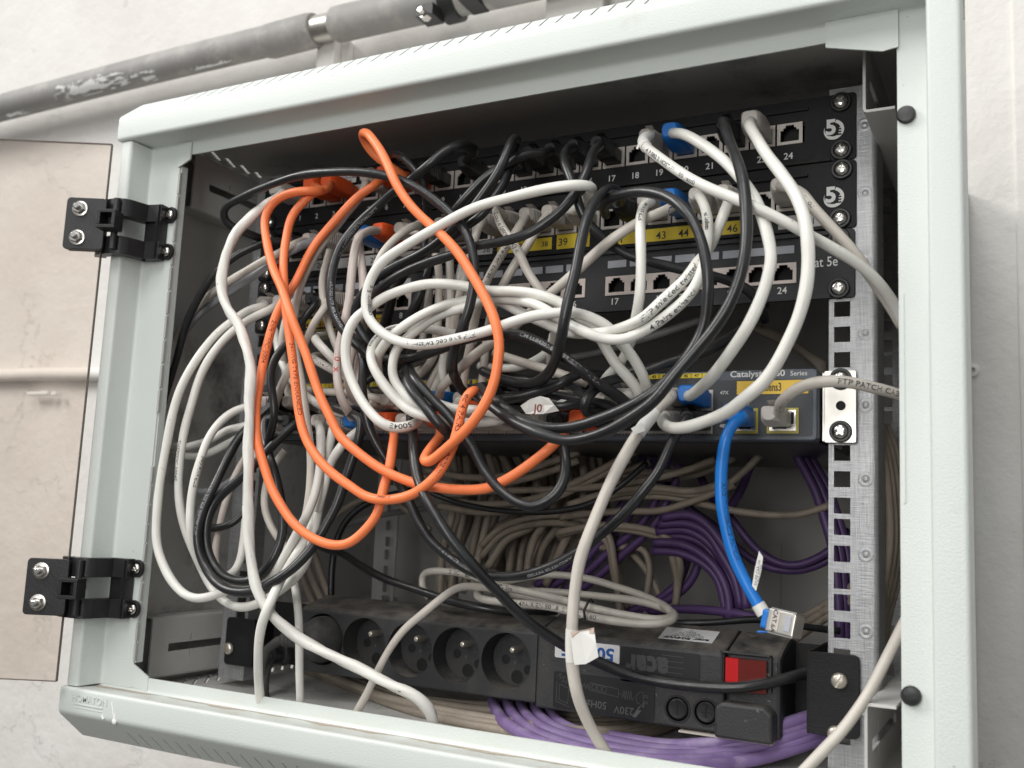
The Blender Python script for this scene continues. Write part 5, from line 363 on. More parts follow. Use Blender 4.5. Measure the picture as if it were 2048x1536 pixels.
  "-263.9,110,-295.8 -246.4,108,-317.6 -233.8,106,-339.1 -216.9,104,-361.9"),
 ('kb1','k',3,'KV',[],
  "-197.3,72,-352.3 -200.3,74,-323.2 -199.8,76,-304 -192.7,78,-285.3 -179.8,82,-271.9 -162.2,88,-263 -142.2,96,-257.4 -124.7,104,-253.5"),
 ('y0','t',2.9,'TANH',[],
  "-121,88,-239.1 -81.1,88,-244.2 -45.6,88,-243 -9.7,88,-233.2 20.7,88,-222.6"),
 ('y1','t',2.9,'TANH',[],
  "-123.6,91,-244.4 -85.7,91,-253.2 -46.4,91,-248.9 -11.7,91,-240.6 19.2,91,-229.1"),
 ('y2','t',2.9,'TANH',[],
  "-104.3,94,-263.5 -66.2,94,-266.8 -20.2,94,-260.5 18.5,94,-245.3 65.2,94,-221.4"),
 ('y3','t',2.9,'TANH',[],
  "-110.8,97,-268.7 -71.3,97,-272.7 -26.3,97,-267.8 12.3,97,-252.4 60.1,97,-227.7"),
 ('y4','t',2.9,'TANH',[],
  "8,100,-264.2 43.3,100,-252.6 78.3,100,-248.6 109.7,100,-250.8 137.1,100,-242.3"),
 ('y5','t',2.9,'TANH',[],
  "11.9,103,-267.5 44.6,103,-254.7 80.5,103,-251 112.6,103,-253.1 139.7,103,-244.7"),
 ('y6','t',2.9,'TANH',[],
  "-3.5,106,-286.2 26.6,106,-279.8 65.7,106,-279.6 88.7,106,-286.1 98.5,106,-303.8 93.4,118,-319.3 91.5,118,-338.1"),
 ('y7','t',2.9,'TANH',[],
  "-5.2,109,-288.2 23.6,109,-281 61.4,109,-282 86.9,109,-289.2 93.3,109,-306.4 93.4,118,-319.3 91.5,118,-338.1"),
 ('y8','t',2.9,'TANH',[],
  "-76.2,112,-301.1 -59,112,-285 -25.3,112,-273.8 9,112,-272.9 37.4,112,-284.6 43.2,112,-307.9 44.5,118,-328.4 47.2,118,-347.3"),
 ('y9','t',2.9,'TANH',[],
  "-77.4,115,-309.9 -59.4,115,-290.3 -26.9,115,-279.9 9.7,115,-279.5 36,115,-290.9 41.9,115,-314.6 44.5,118,-328.4 47.2,118,-347.3"),
 ('y10','t',2.9,'TANH',[],
  "42.2,118,-233.9 71.6,118,-237 107.2,118,-232.5 134.9,118,-219.6"),
 ('y11','t',2.9,'TANH',[],
  "42.4,121,-238.1 70.6,121,-240.7 107.6,121,-236.5 134.5,121,-223.5"),
]


# ------------------------------------------------------------------ materials
def nt(name):
    m = bpy.data.materials.new(name); m.use_nodes = True
    n = m.node_tree.nodes; l = m.node_tree.links
    return m, n, l, n['Principled BSDF']

def mat(name, col, rough=.5, metal=0, bump=0, bscale=400, var=0, vscale=60, spec=.5, coat=0, dirt=None, dscale=30, dlo=.55, dhi=.75, rvar=0):
    m, n, l, b = nt(name)
    b.inputs['Base Color'].default_value = (*col, 1)
    b.inputs['Roughness'].default_value = rough
    b.inputs['Metallic'].default_value = metal
    b.inputs['Specular IOR Level'].default_value = spec
    b.inputs['Coat Weight'].default_value = coat
    tc = n.new('ShaderNodeTexCoord')
    src = None
    if var:
        t = n.new('ShaderNodeTexNoise'); t.inputs['Scale'].default_value = vscale; t.inputs['Detail'].default_value = 4
        l.new(tc.outputs['Object'], t.inputs['Vector'])
        r = n.new('ShaderNodeValToRGB')
        r.color_ramp.elements[0].position = .3; r.color_ramp.elements[1].position = .72
        r.color_ramp.elements[0].color = (*[max(0, c*(1-var)) for c in col], 1)
        r.color_ramp.elements[1].color = (*[min(1, c*(1+var)) for c in col], 1)
        l.new(t.outputs['Fac'], r.inputs['Fac']); src = r.outputs['Color']
    if dirt:
        t = n.new('ShaderNodeTexNoise'); t.inputs['Scale'].default_value = dscale; t.inputs['Detail'].default_value = 8; t.inputs['Roughness'].default_value = .7
        l.new(tc.outputs['Object'], t.inputs['Vector'])
        r = n.new('ShaderNodeValToRGB'); r.color_ramp.elements[0].position = dlo; r.color_ramp.elements[1].position = dhi
        l.new(t.outputs['Fac'], r.inputs['Fac'])
        mx = n.new('ShaderNodeMix'); mx.data_type = 'RGBA'
        l.new(r.outputs['Color'], mx.inputs[0])
        if src: l.new(src, mx.inputs[6])
        else: mx.inputs[6].default_value = (*col, 1)
        mx.inputs[7].default_value = (*dirt, 1)
        src = mx.outputs[2]
    if src: l.new(src, b.inputs['Base Color'])
    if rvar:
        t = n.new('ShaderNodeTexNoise'); t.inputs['Scale'].default_value = 90; t.inputs['Detail'].default_value = 5
        l.new(tc.outputs['Object'], t.inputs['Vector'])
        mr = n.new('ShaderNodeMapRange'); mr.inputs[3].default_value = rough-rvar; mr.inputs[4].default_value = rough+rvar
        l.new(t.outputs['Fac'], mr.inputs[0]); l.new(mr.outputs[0], b.inputs['Roughness'])
    if bump:
        t = n.new('ShaderNodeTexNoise'); t.inputs['Scale'].default_value = bscale; t.inputs['Detail'].default_value = 3
        l.new(tc.outputs['Object'], t.inputs['Vector'])
        bp = n.new('ShaderNodeBump'); bp.inputs['Strength'].default_value = bump; bp.inputs['Distance'].default_value = .0006
        l.new(t.outputs['Fac'], bp.inputs['Height']); l.new(bp.outputs['Normal'], b.inputs['Normal'])
    return m

M = {}
M['o'] = mat('orange_pvc', (.93, .225, .075), .42, var=.07, rvar=.06, dirt=(.55,.12,.04), dscale=70, dlo=.66, dhi=.9)
M['w'] = mat('white_pvc', (.72, .71, .66), .36, var=.05, rvar=.07, dirt=(.42,.38,.33), dscale=60, dlo=.62, dhi=.9)
M['g'] = mat('beige_grey_pvc', (.56, .52, .465), .40, var=.07, rvar=.06, dirt=(.3,.26,.22), dscale=60, dlo=.62, dhi=.88)
M['g2'] = mat('bluish_grey_pvc', (.33, .34, .36), .42, var=.06, rvar=.06)
M['g3'] = mat('mid_grey_pvc', (.22, .22, .215), .5, var=.08)
M['p1'] = mat('pinkish_white_pvc', (.62, .545, .50), .40, var=.05, rvar=.06)
M['b'] = mat('blue_pvc', (.010, .185, .62), .34, var=.08, rvar=.05)
M['k'] = mat('black_pvc', (.016, .0165, .018), .33, var=.3, rvar=.1, bump=.35, bscale=160, dirt=(.05,.048,.045), dscale=50, dlo=.58, dhi=.9)
M['k2'] = mat('dark_grey_rubber', (.05, .05, .05), .6, var=.2, dirt=(.12,.11,.10), dscale=40)
M['t'] = mat('tan_pvc', (.33, .28, .225), .5, var=.1, dirt=(.15,.12,.1), dscale=40)
M['t2'] = mat('off_white_pvc', (.46, .435, .385), .42, var=.06, dirt=(.3,.27,.24), dscale=40)
M['p'] = mat('purple_pvc', (.10, .052, .165), .45, var=.12)
M['pp'] = mat('lilac_pvc', (.215, .14, .32), .48, var=.14, dirt=(.36,.3,.42), dscale=30)
M['ink'] = mat('black_ink', (.03, .03, .035), .6)
M['ink_white'] = mat('white_ink', (.72, .72, .7), .6)
M['ink_grey'] = mat('grey_ink', (.30, .30, .31), .6)
M['ink_red'] = mat('red_ink', (.55, .05, .03), .6)
M['ink_rust'] = mat('rust_ink', (.20, .03, .008), .6)
M['ink_navy'] = mat('navy_ink', (.01, .03, .12), .6)
M['paint'] = mat('light_grey_powder_coat', (.625, .665, .635), .42, bump=.35, bscale=900, var=.03, vscale=8, spec=.5, rvar=.05, dirt=(.50,.50,.46), dscale=14, dlo=.62, dhi=.85)
M['inside'] = mat('inner_grey_powder_coat', (.56, .555, .535), .6, bump=.4, bscale=900, var=.1, vscale=10, spec=.35, dirt=(.10,.095,.085), dscale=12)
M['bracket'] = mat('bracket_grey_paint', (.58, .575, .555), .55, bump=.3, bscale=700, var=.06, vscale=12)
M['panel'] = mat('black_panel_coat', (.0115, .0115, .0125), .55, spec=.3, bump=.5, bscale=1400, var=.2, vscale=30, dirt=(.04,.036,.03), dscale=26, dlo=.55, dhi=.95)
M['panel2'] = mat('charcoal_panel_coat', (.026, .027, .030), .52, spec=.35, bump=.5, bscale=1400, var=.1, vscale=30)
M['plastic'] = mat('black_plastic', (.014, .014, .015), .42, bump=.25, bscale=500, var=.2, dirt=(.05,.045,.04), dscale=30, dlo=.6, dhi=.95)
M['strip'] = mat('charcoal_plastic', (.026, .027, .029), .50, bump=.35, bscale=800, var=.15, vscale=20, dirt=(.075,.068,.058), dscale=22, dlo=.5, dhi=.85)
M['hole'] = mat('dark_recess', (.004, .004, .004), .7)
M['jack'] = mat('jack_shield_metal', (.52, .48, .44), .45, metal=.35, var=.08, vscale=90, dirt=(.3,.24,.2), dscale=90)
M['jack3'] = mat('jack_bezel', (.60, .52, .48), .5, var=.06, vscale=90)
M['chrome'] = mat('screw_metal', (.62, .60, .57), .22, metal=1, var=.12, vscale=120, rvar=.08)
M['steel'] = mat('ear_steel', (.56, .54, .50), .36, metal=1, var=.12, vscale=60, rvar=.1, dirt=(.35,.32,.28), dscale=60, dlo=.6, dhi=.8)
M['brass'] = mat('nickel', (.62, .57, .49), .34, metal=.75)
M['slate'] = mat('slate_plastic', (.066, .080, .102), .38, bump=.2, bscale=900, var=.05)
M['slate_dark'] = mat('dark_slate_plastic', (.032, .036, .042), .45, bump=.2, bscale=900, var=.1)
M['under'] = mat('switch_case', (.022, .024, .027), .38, var=.2, vscale=12, dirt=(.06,.055,.05), dscale=14)
M['yellow'] = mat('yellow_tape', (.74, .56, .03), .5, var=.05, vscale=40)
M['yellow2'] = mat('amber_label', (.80, .52, .06), .5, var=.04)
M['gold'] = mat('port_bezel_gold', (.44, .36, .06), .45)
M['tape'] = mat('grey_white_tape', (.42, .42, .41), .5, var=.06)
M['labelgrey'] = mat('label_grey', (.36, .37, .41), .55, var=.05)
M['paper'] = mat('white_paper', (.74, .73, .70), .7, var=.04, vscale=60)
M['sticker'] = mat('white_sticker', (.62, .62, .62), .5, var=.08, vscale=100)
M['red'] = mat('red_rocker', (.55, .012, .015), .2, coat=.5)
M['darkred'] = mat('dark_red_rocker', (.13, .008, .004), .2, coat=.5)
M['embossed'] = mat('embossed_plastic', (.048, .048, .048), .5)
M['pane'] = mat('decal_black', (.010, .010, .011), .42)
M['pipe'] = mat('grey_pipe', (.30, .29, .28), .6, bump=.5, bscale=160, var=.14, vscale=18, dirt=(.46,.44,.41), dscale=22, dlo=.50, dhi=.72)
M['dust'] = mat('beige_dust', (.50, .43, .36), .9, bump=1, bscale=1200, var=.2, vscale=300)
M['drip'] = mat('white_paint_drip', (.85, .85, .83), .4)
M['tie'] = mat('black_tie', (.02, .02, .02), .5)
M['wallbit'] = mat('white_plaster', (.78, .76, .73), .8, bump=.6, bscale=90, var=.04)
M['backgrey'] = mat('back_panel_grey', (.56, .545, .52), .6, bump=.4, bscale=900, var=.08, vscale=8)
M['wood'] = mat('pale_card', (.52, .48, .42), .7, var=.08)

def zinc():
    m, n, l, b = nt('zinc_sheet')
    tc = n.new('ShaderNodeTexCoord'); mp = n.new('ShaderNodeMapping'); mp.inputs['Scale'].default_value = (1400, 1400, 60)
    l.new(tc.outputs['Object'], mp.inputs['Vector'])
    t = n.new('ShaderNodeTexNoise'); t.inputs['Scale'].default_value = 1; t.inputs['Detail'].default_value = 4
    l.new(mp.outputs['Vector'], t.inputs['Vector'])
    mp2 = n.new('ShaderNodeMapping'); mp2.inputs['Scale'].default_value = (100, 100, 1300)
    l.new(tc.outputs['Object'], mp2.inputs['Vector'])
    t2 = n.new('ShaderNodeTexNoise'); t2.inputs['Scale'].default_value = 1; t2.inputs['Detail'].default_value = 4
    l.new(mp2.outputs['Vector'], t2.inputs['Vector'])
    ad = n.new('ShaderNodeMath'); ad.operation = 'ADD'; l.new(t.outputs['Fac'], ad.inputs[0]); l.new(t2.outputs['Fac'], ad.inputs[1])
    r = n.new('ShaderNodeValToRGB'); r.color_ramp.elements[0].position = .35; r.color_ramp.elements[1].position = .68
    r.color_ramp.elements[0].color = (.27, .275, .28, 1); r.color_ramp.elements[1].color = (.46, .465, .475, 1)
    dv = n.new('ShaderNodeMath'); dv.operation = 'MULTIPLY'; dv.inputs[1].default_value = .5
    l.new(ad.outputs[0], dv.inputs[0]); l.new(dv.outputs[0], r.inputs['Fac']); l.new(r.outputs['Color'], b.inputs['Base Color'])
    b.inputs['Metallic'].default_value = .5; b.inputs['Roughness'].default_value = .42
    bp = n.new('ShaderNodeBump'); bp.inputs['Strength'].default_value = .5; bp.inputs['Distance'].default_value = .0003
    l.new(ad.outputs[0], bp.inputs['Height']); l.new(bp.outputs['Normal'], b.inputs['Normal'])
    return m
M['zinc'] = zinc()

def glass():
    m, n, l, b = nt('smoked_acrylic')
    n.remove(b)
    tr = n.new('ShaderNodeBsdfTransparent'); tr.inputs[0].default_value = (.955, .915, .88, 1)
    gl = n.new('ShaderNodeBsdfGlossy'); tcg = n.new('ShaderNodeTexCoord'); ng = n.new('ShaderNodeTexNoise'); ng.inputs['Scale'].default_value = 14; ng.inputs['Detail'].default_value = 8; l.new(tcg.outputs['Object'], ng.inputs['Vector']); mg = n.new('ShaderNodeMapRange'); mg.inputs[1].default_value = .35; mg.inputs[2].default_value = .7; mg.inputs[3].default_value = .03; mg.inputs[4].default_value = .30; l.new(ng.outputs['Fac'], mg.inputs[0]); l.new(mg.outputs[0], gl.inputs['Roughness']); gl.inputs[0].default_value = (1, 1, 1, 1)
    fr = n.new('ShaderNodeFresnel'); fr.inputs[0].default_value = 1.45
    mx = n.new('ShaderNodeMixShader'); l.new(fr.outputs[0], mx.inputs[0]); l.new(tr.outputs[0], mx.inputs[1]); l.new(gl.outputs[0], mx.inputs[2])
    l.new(mx.outputs[0], n['Material Output'].inputs['Surface'])
    return m
M['glass'] = glass()
M['glass_edge'] = mat('acrylic_edge', (.10, .07, .06), .3)

def wallmat():
    m, n, l, b = nt('painted_plaster')
    tc = n.new('ShaderNodeTexCoord')
    def noise(s, d=5, r=.6):
        t = n.new('ShaderNodeTexNoise'); t.inputs['Scale'].default_value = s; t.inputs['Detail'].default_value = d; t.inputs['Roughness'].default_value = r
        l.new(tc.outputs['Object'], t.inputs['Vector']); return t
    a = noise(6, 4); r = n.new('ShaderNodeValToRGB')
    r.color_ramp.elements[0].position = .35; r.color_ramp.elements[1].position = .7
    r.color_ramp.elements[0].color = (.715, .69, .655, 1); r.color_ramp.elements[1].color = (.80, .785, .76, 1)
    l.new(a.outputs['Fac'], r.inputs['Fac'])
    # hairline cracks and specks
    v = n.new('ShaderNodeTexVoronoi'); v.feature = 'DISTANCE_TO_EDGE'; v.inputs['Scale'].default_value = 7
    ns = noise(9, 6, .7); mxv = n.new('ShaderNodeMix'); mxv.data_type = 'VECTOR'; mxv.inputs[0].default_value = .16
    l.new(tc.outputs['Object'], mxv.inputs[4]); l.new(ns.outputs['Color'], mxv.inputs[5]); l.new(mxv.outputs[1], v.inputs['Vector'])
    cr = n.new('ShaderNodeMapRange'); cr.inputs[1].default_value = 0; cr.inputs[2].default_value = .006; cr.inputs[3].default_value = 1; cr.inputs[4].default_value = 0
    l.new(v.outputs['Distance'], cr.inputs[0])
    gate = noise(5, 2); g2 = n.new('ShaderNodeMapRange'); g2.inputs[1].default_value = .55; g2.inputs[2].default_value = .62; l.new(gate.outputs['Fac'], g2.inputs[0])
    mul = n.new('ShaderNodeMath'); mul.operation = 'MULTIPLY'; l.new(cr.outputs[0], mul.inputs[0]); l.new(g2.outputs[0], mul.inputs[1])
    sp = noise(120, 2); s2 = n.new('ShaderNodeMapRange'); s2.inputs[1].default_value = .76; s2.inputs[2].default_value = .79; l.new(sp.outputs['Fac'], s2.inputs[0])
    mxa = n.new('ShaderNodeMath'); mxa.operation = 'MAXIMUM'; l.new(mul.outputs[0], mxa.inputs[0]); l.new(s2.outputs[0], mxa.inputs[1])
    mm = n.new('ShaderNodeMath'); mm.operation = 'MULTIPLY'; mm.inputs[1].default_value = .11; l.new(mxa.outputs[0], mm.inputs[0])
    mx = n.new('ShaderNodeMix'); mx.data_type = 'RGBA'; l.new(mm.outputs[0], mx.inputs[0]); l.new(r.outputs['Color'], mx.inputs[6]); mx.inputs[7].default_value = (.25, .2, .17, 1)
    l.new(mx.outputs[2], b.inputs['Base Color']); b.inputs['Roughness'].default_value = .75; b.inputs['Specular IOR Level'].default_value = .3
    h = noise(45, 8, .62); h2 = noise(10, 3, .5); ha = n.new('ShaderNodeMath'); ha.operation = 'ADD'; l.new(h.outputs['Fac'], ha.inputs[0]); l.new(h2.outputs['Fac'], ha.inputs[1])
    hs = n.new('ShaderNodeMath'); hs.operation = 'SUBTRACT'; l.new(ha.outputs[0], hs.inputs[0]); l.new(mul.outputs[0], hs.inputs[1])
    bp = n.new('ShaderNodeBump'); bp.inputs['Strength'].default_value = .55; bp.inputs['Distance'].default_value = .004
    l.new(hs.outputs[0], bp.inputs['Height']); l.new(bp.outputs['Normal'], b.inputs['Normal'])
    return m
M['wall'] = wallmat()

def settle(m, col, lo=.45, hi=.95, amt=.85, scale=60):
    n = m.node_tree.nodes; l = m.node_tree.links; b = n['Principled BSDF']
    ge = n.new('ShaderNodeNewGeometry'); sp = n.new('ShaderNodeSeparateXYZ'); l.new(ge.outputs['Normal'], sp.inputs[0])
    mr = n.new('ShaderNodeMapRange'); mr.inputs[1].default_value = lo; mr.inputs[2].default_value = hi; l.new(sp.outputs[2], mr.inputs[0])
    tc = n.new('ShaderNodeTexCoord'); t = n.new('ShaderNodeTexNoise'); t.inputs['Scale'].default_value = scale; t.inputs['Detail'].default_value = 7; t.inputs['Roughness'].default_value = .65
    l.new(tc.outputs['Object'], t.inputs['Vector']); m2 = n.new('ShaderNodeMapRange'); m2.inputs[1].default_value = .35; m2.inputs[2].default_value = .65; l.new(t.outputs['Fac'], m2.inputs[0])
    mu = n.new('ShaderNodeMath'); mu.operation = 'MULTIPLY'; l.new(mr.outputs[0], mu.inputs[0]); l.new(m2.outputs[0], mu.inputs[1])
    mv = n.new('ShaderNodeMath'); mv.operation = 'MULTIPLY'; mv.inputs[1].default_value = amt; l.new(mu.outputs[0], mv.inputs[0])
    mx = n.new('ShaderNodeMix'); mx.data_type = 'RGBA'; l.new(mv.outputs[0], mx.inputs[0])
    s = b.inputs['Base Color']
    if s.is_linked: l.new(s.links[0].from_socket, mx.inputs[6])
    else: mx.inputs[6].default_value = s.default_value
    mx.inputs[7].default_value = (*col, 1); l.new(mx.outputs[2], s)
for k_, c_, a_ in (('strip', (.20, .18, .155), .8), ('panel', (.12, .108, .094), .6), ('panel2', (.12, .108, .094), .6), ('under', (.14, .13, .115), .7), ('k', (.11, .104, .095), .45), ('k2', (.17, .155, .14), .7), ('t', (.40, .35, .29), .5), ('p', (.13, .11, .13), .4), ('pp', (.34, .29, .38), .4), ('w', (.60, .56, .50), .4), ('g', (.44, .40, .35), .4), ('o', (.70, .30, .17), .3)):
    settle(M[k_], c_, amt=a_)
def specks(m, col, scale=150, thr=.745):
    n = m.node_tree.nodes; l = m.node_tree.links; b = n['Principled BSDF']; tc = n.new('ShaderNodeTexCoord')
    t = n.new('ShaderNodeTexNoise'); t.inputs['Scale'].default_value = scale; t.inputs['Detail'].default_value = 3; l.new(tc.outputs['Object'], t.inputs['Vector'])
    mr = n.new('ShaderNodeMapRange'); mr.inputs[1].default_value = thr; mr.inputs[2].default_value = thr+.03; mr.inputs[4].default_value = .8; l.new(t.outputs['Fac'], mr.inputs[0])
    mx = n.new('ShaderNodeMix'); mx.data_type = 'RGBA'; l.new(mr.outputs[0], mx.inputs[0]); s = b.inputs['Base Color']; l.new(s.links[0].from_socket, mx.inputs[6])
    mx.inputs[7].default_value = (*col, 1); l.new(mx.outputs[2], s)
settle(M['paint'], (.46, .41, .35), lo=.9, hi=1, amt=.55, scale=35)
specks(M['paint'], (.22, .21, .19)); specks(M['w'], (.32, .29, .25), 260, .72); specks(M['g'], (.25, .22, .19), 260, .72); specks(M['strip'], (.16, .15, .13), 300, .70)

# ------------------------------------------------------------------ geometry
class Geo:
    def __init__(s): s.v = []; s.f = []; s.m = []; s.cur = 0
    def add(s, vs, fs):
        o = len(s.v); s.v += [tuple(v) for v in vs]; s.f += [tuple(o+i for i in f) for f in fs]; s.m += [s.cur]*len(fs); return s
    def box(s, x0, x1, y0, y1, z0, z1):
        vs = [(x, y, z) for x in (x0, x1) for y in (y0, y1) for z in (z0, z1)]
        return s.add(vs, [(0,1,3,2),(4,6,7,5),(0,4,5,1),(2,3,7,6),(0,2,6,4),(1,5,7,3)])
    def obox(s, c, ax, sz):     # oriented box: ax = three unit vectors, sz = full sizes
        vs = []
        for i in (-.5, .5):
            for j in (-.5, .5):
                for k in (-.5, .5): vs.append(Vector(c)+ax[0]*sz[0]*i+ax[1]*sz[1]*j+ax[2]*sz[2]*k)
        return s.add(vs, [(0,1,3,2),(4,6,7,5),(0,4,5,1),(2,3,7,6),(0,2,6,4),(1,5,7,3)])
    def lathe(s, c, axis, prof, n=24, cap0=True, cap1=True):   # prof = [(distance along axis, radius)]
        a = Vector(axis).normalized(); u = a.orthogonal().normalized(); w = a.cross(u); c = Vector(c)
        vs = []; fs = []
        for d, r in prof:
            for i in range(n):
                t = 2*PI*i/n; vs.append(c+a*d+u*(r*math.cos(t))+w*(r*math.sin(t)))
        for k in range(len(prof)-1):
            for i in range(n): fs.append((k*n+i, k*n+(i+1) % n, (k+1)*n+(i+1) % n, (k+1)*n+i))
        if cap0: fs.append(tuple(range(n))[::-1])
        if cap1: fs.append(tuple((len(prof)-1)*n+i for i in range(n)))
        return s.add(vs, fs)
    def prism(s, poly, axis, a, b):  # poly of 2D points extruded along axis x/y/z from a to b
        def P(p, t):
            if axis == 'x': return (t, p[0], p[1])
            if axis == 'y': return (p[0], t, p[1])
            return (p[0], p[1], t)
        n = len(poly); vs = [P(p, a) for p in poly]+[P(p, b) for p in poly]
        fs = [(i, (i+1) % n, n+(i+1) % n, n+i) for i in range(n)]+[tuple(range(n))[::-1], tuple(range(n, 2*n))]
        return s.add(vs, fs)
    def strip(s, line, th, axis, a, b):  # bent sheet: an open 2D line with thickness, extruded
        L = [Vector(p) for p in line]; off = []
        for i in range(len(L)):
            d0 = (L[i]-L[i-1]).normalized() if i else (L[1]-L[0]).normalized()
            d1 = (L[i+1]-L[i]).normalized() if i < len(L)-1 else d0
            n0 = Vector((-d0.y, d0.x)); n1 = Vector((-d1.y, d1.x)); nn = (n0+n1); nn.normalize()
            off.append(L[i]+nn*(th/max(.3, nn.dot(n0))))
        poly = [tuple(p) for p in L]+[tuple(p) for p in reversed(off)]
        n = len(poly); k = len(L)
        def P(p, t):
            if axis == 'x': return (t, p[0], p[1])
            if axis == 'y': return (p[0], t, p[1])
            return (p[0], p[1], t)
        vs = [P(p, a) for p in poly]+[P(p, b) for p in poly]
        fs = [(i, (i+1) % n, n+(i+1) % n, n+i) for i in range(n)]
        for i in range(k-1):
            q = (i, i+1, n-2-i, n-1-i); fs.append(q[::-1]); fs.append(tuple(n+j for j in q))
        return s.add(vs, fs)

def fillet(pts, r, n=5):
    out = [Vector(pts[0])]
    for i in range(1, len(pts)-1):
        p, a, b = Vector(pts[i]), Vector(pts[i-1]), Vector(pts[i+1])
        rr = min(r, (a-p).length*.45, (b-p).length*.45)
        p0 = p+(a-p).normalized()*rr; p1 = p+(b-p).normalized()*rr
        for k in range(n+1):
            t = k/n; out.append(p0*(1-t)**2+p*2*t*(1-t)+p1*t*t)
    out.append(Vector(pts[-1])); return [tuple(v) for v in out]

def wloc(o):
    v = Vector((0, 0, 0))
    while o: v = v+o.location; o = o.parent
    return v
def build(name, g, mats, parent=None, smooth=False, bevel=0, loc=None, angle=40):
    """link a Geo (mm, world coordinates) as ONE object; loc is the object origin"""
    if not isinstance(mats, (list, tuple)): mats = [mats]
    base = (wloc(parent)*1000) if parent else Vector((0, 0, 0))
    org = Vector(loc) if loc is not None else base
    me = bpy.data.meshes.new(name)
    me.from_pydata([((v[0]-org.x)*S, (v[1]-org.y)*S, (v[2]-org.z)*S) for v in g.v], [], g.f)
    for m in mats: me.materials.append(M[m] if isinstance(m, str) else m)
    for p, mi in zip(me.polygons, g.m): p.material_index = mi; p.use_smooth = smooth
    me.update()
    bm = bmesh.new(); bm.from_mesh(me); bmesh.ops.recalc_face_normals(bm, faces=bm.faces)
    if smooth and angle:
        for e in bm.edges:
            if len(e.link_faces) == 2 and e.calc_face_angle(0) > math.radians(angle): e.smooth = False
    bm.to_mesh(me); bm.free()
    o = bpy.data.objects.new(name, me); C.objects.link(o)
    o.location = (org-base)*S
    if parent: o.parent = parent
    if bevel:
        b = o.modifiers.new('bevel', 'BEVEL'); b.width = bevel*S; b.segments = 2; b.limit_method = 'ANGLE'; b.angle_limit = math.radians(35)
        b.harden_normals = False
    return o
def inst(name, me, parent, loc):      # another object on shared mesh data, loc in world mm
    o = bpy.data.objects.new(name, me); C.objects.link(o); o.parent = parent
    o.location = (Vector(loc)-wloc(parent)*1000)*S
    return o
def tag(o, label, cat, group=None, kind=None):
    if label: o['label'] = label
    if cat: o['category'] = cat
    if group: o['group'] = group
    if kind: o['kind'] = kind
    return o
def empty(name, loc, label, cat, group=None):
    o = bpy.data.objects.new(name, None); C.objects.link(o); o.location = Vector(loc)*S
    o.empty_display_size = .02
    return tag(o, label, cat, group)

_tc = {}
def text_tris(txt, size, bold=0, sx=1.0, ext=0):
    """2D mesh of a text: verts (mm, origin at left baseline) and faces"""
    key = (txt, size, bold, sx, ext)
    if key in _tc: return _tc[key]
    cu = bpy.data.curves.new('txt', 'FONT'); cu.body = txt; cu.size = size/.70; cu.resolution_u = 3; cu.offset = bold; cu.extrude = ext
    ob = bpy.data.objects.new('txt', cu); C.objects.link(ob)
    bpy.context.view_layer.update()
    dg = bpy.context.evaluated_depsgraph_get(); me = ob.evaluated_get(dg).to_mesh()
    vs = [(v.co.x*sx, v.co.y, v.co.z) if ext else (v.co.x*sx, v.co.y) for v in me.vertices]; fs = [tuple(p.vertices) for p in me.polygons]
    ob.evaluated_get(dg).to_mesh_clear()
    bpy.data.objects.remove(ob); bpy.data.curves.remove(cu)
    _tc[key] = (vs, fs); return vs, fs
def put_text(g, txt, size, x, y, z, bold=0, center=True, rot=0, sx=1.0, ax=None, ext=0):
    """flat text facing -Y at (x,y,z)"""
    vs, fs = text_tris(txt, size, bold, sx, ext)
    w = max(v[0] for v in vs)+min(v[0] for v in vs)
    dx = -w/2 if center else 0
    c, s_ = math.cos(rot), math.sin(rot)
    out = []
    for q_ in vs:
        a, b = q_[:2]; yy = -q_[2] if ext else 0
        a += dx; b -= size/2 if center else 0
        u, v = a*c-b*s_, a*s_+b*c
        out.append((x+u, y+yy, z+v) if ax is None else tuple(Vector((x, y, z))+ax[0]*u+ax[1]*v))
    g.add(out, fs); return g

# ------------------------------------------------------------------ wall and what hangs on it
WY = 312
g = Geo(); g.add([(-2600, WY, -1500), (1500, WY, -1500), (1500, WY, 1500), (-2600, WY, 1500)], [(0, 1, 2, 3)])
w = build('wall', g, 'wall'); tag(w, None, None, kind='structure')
# the shallow vertical return of the wall at the far right
g = Geo(); g.box(326, 1400, WY-3, WY+30, -1500, 1500)
w2 = build('wall_return', g, 'wall', bevel=2); tag(w2, None, None, kind='structure')

p = empty('conduit_pipe', (-700, WY-25, 300), 'thick grey conduit pipe with flaking white paint running along the wall above the cabinet', 'pipe')
def tube_geo(g, pts, r, n=20, cap=True, rf=None):
    P = [Vector(q) for q in pts]; k = len(P)
    T = [(P[min(i+1, k-1)]-P[max(i-1, 0)]).normalized() for i in range(k)]
    u = T[0].orthogonal().normalized(); fr = []
    for i in range(k):
        if i: u = (u-T[i]*u.dot(T[i])).normalized()
        fr.append((u.copy(), T[i].cross(u)))
    vs = []; fs = []
    for i in range(k):
        rr = r if rf is None else rf(i)
        for j in range(n):
            t = 2*PI*j/n; q = rr if not callable(rr) else rr(j)
            vs.append(P[i]+fr[i][0]*(q*math.cos(t))+fr[i][1]*(q*math.sin(t)))
    for i in range(k-1):
        for j in range(n): fs.append((i*n+j, i*n+(j+1) % n, (i+1)*n+(j+1) % n, (i+1)*n+j))
    if cap: fs.append(tuple(range(n))[::-1]); fs.append(tuple((k-1)*n+j for j in range(n)))
    g.add(vs, fs); return P, T
g = Geo(); tube_geo(g, [(-1700+40*i, 270, 293+.0095*(i*40)+1.2*math.sin(i*.31)) for i in range(31)], 19.5); build('pipe_body', g, 'pipe', p, True)
from mathutils import noise as mn
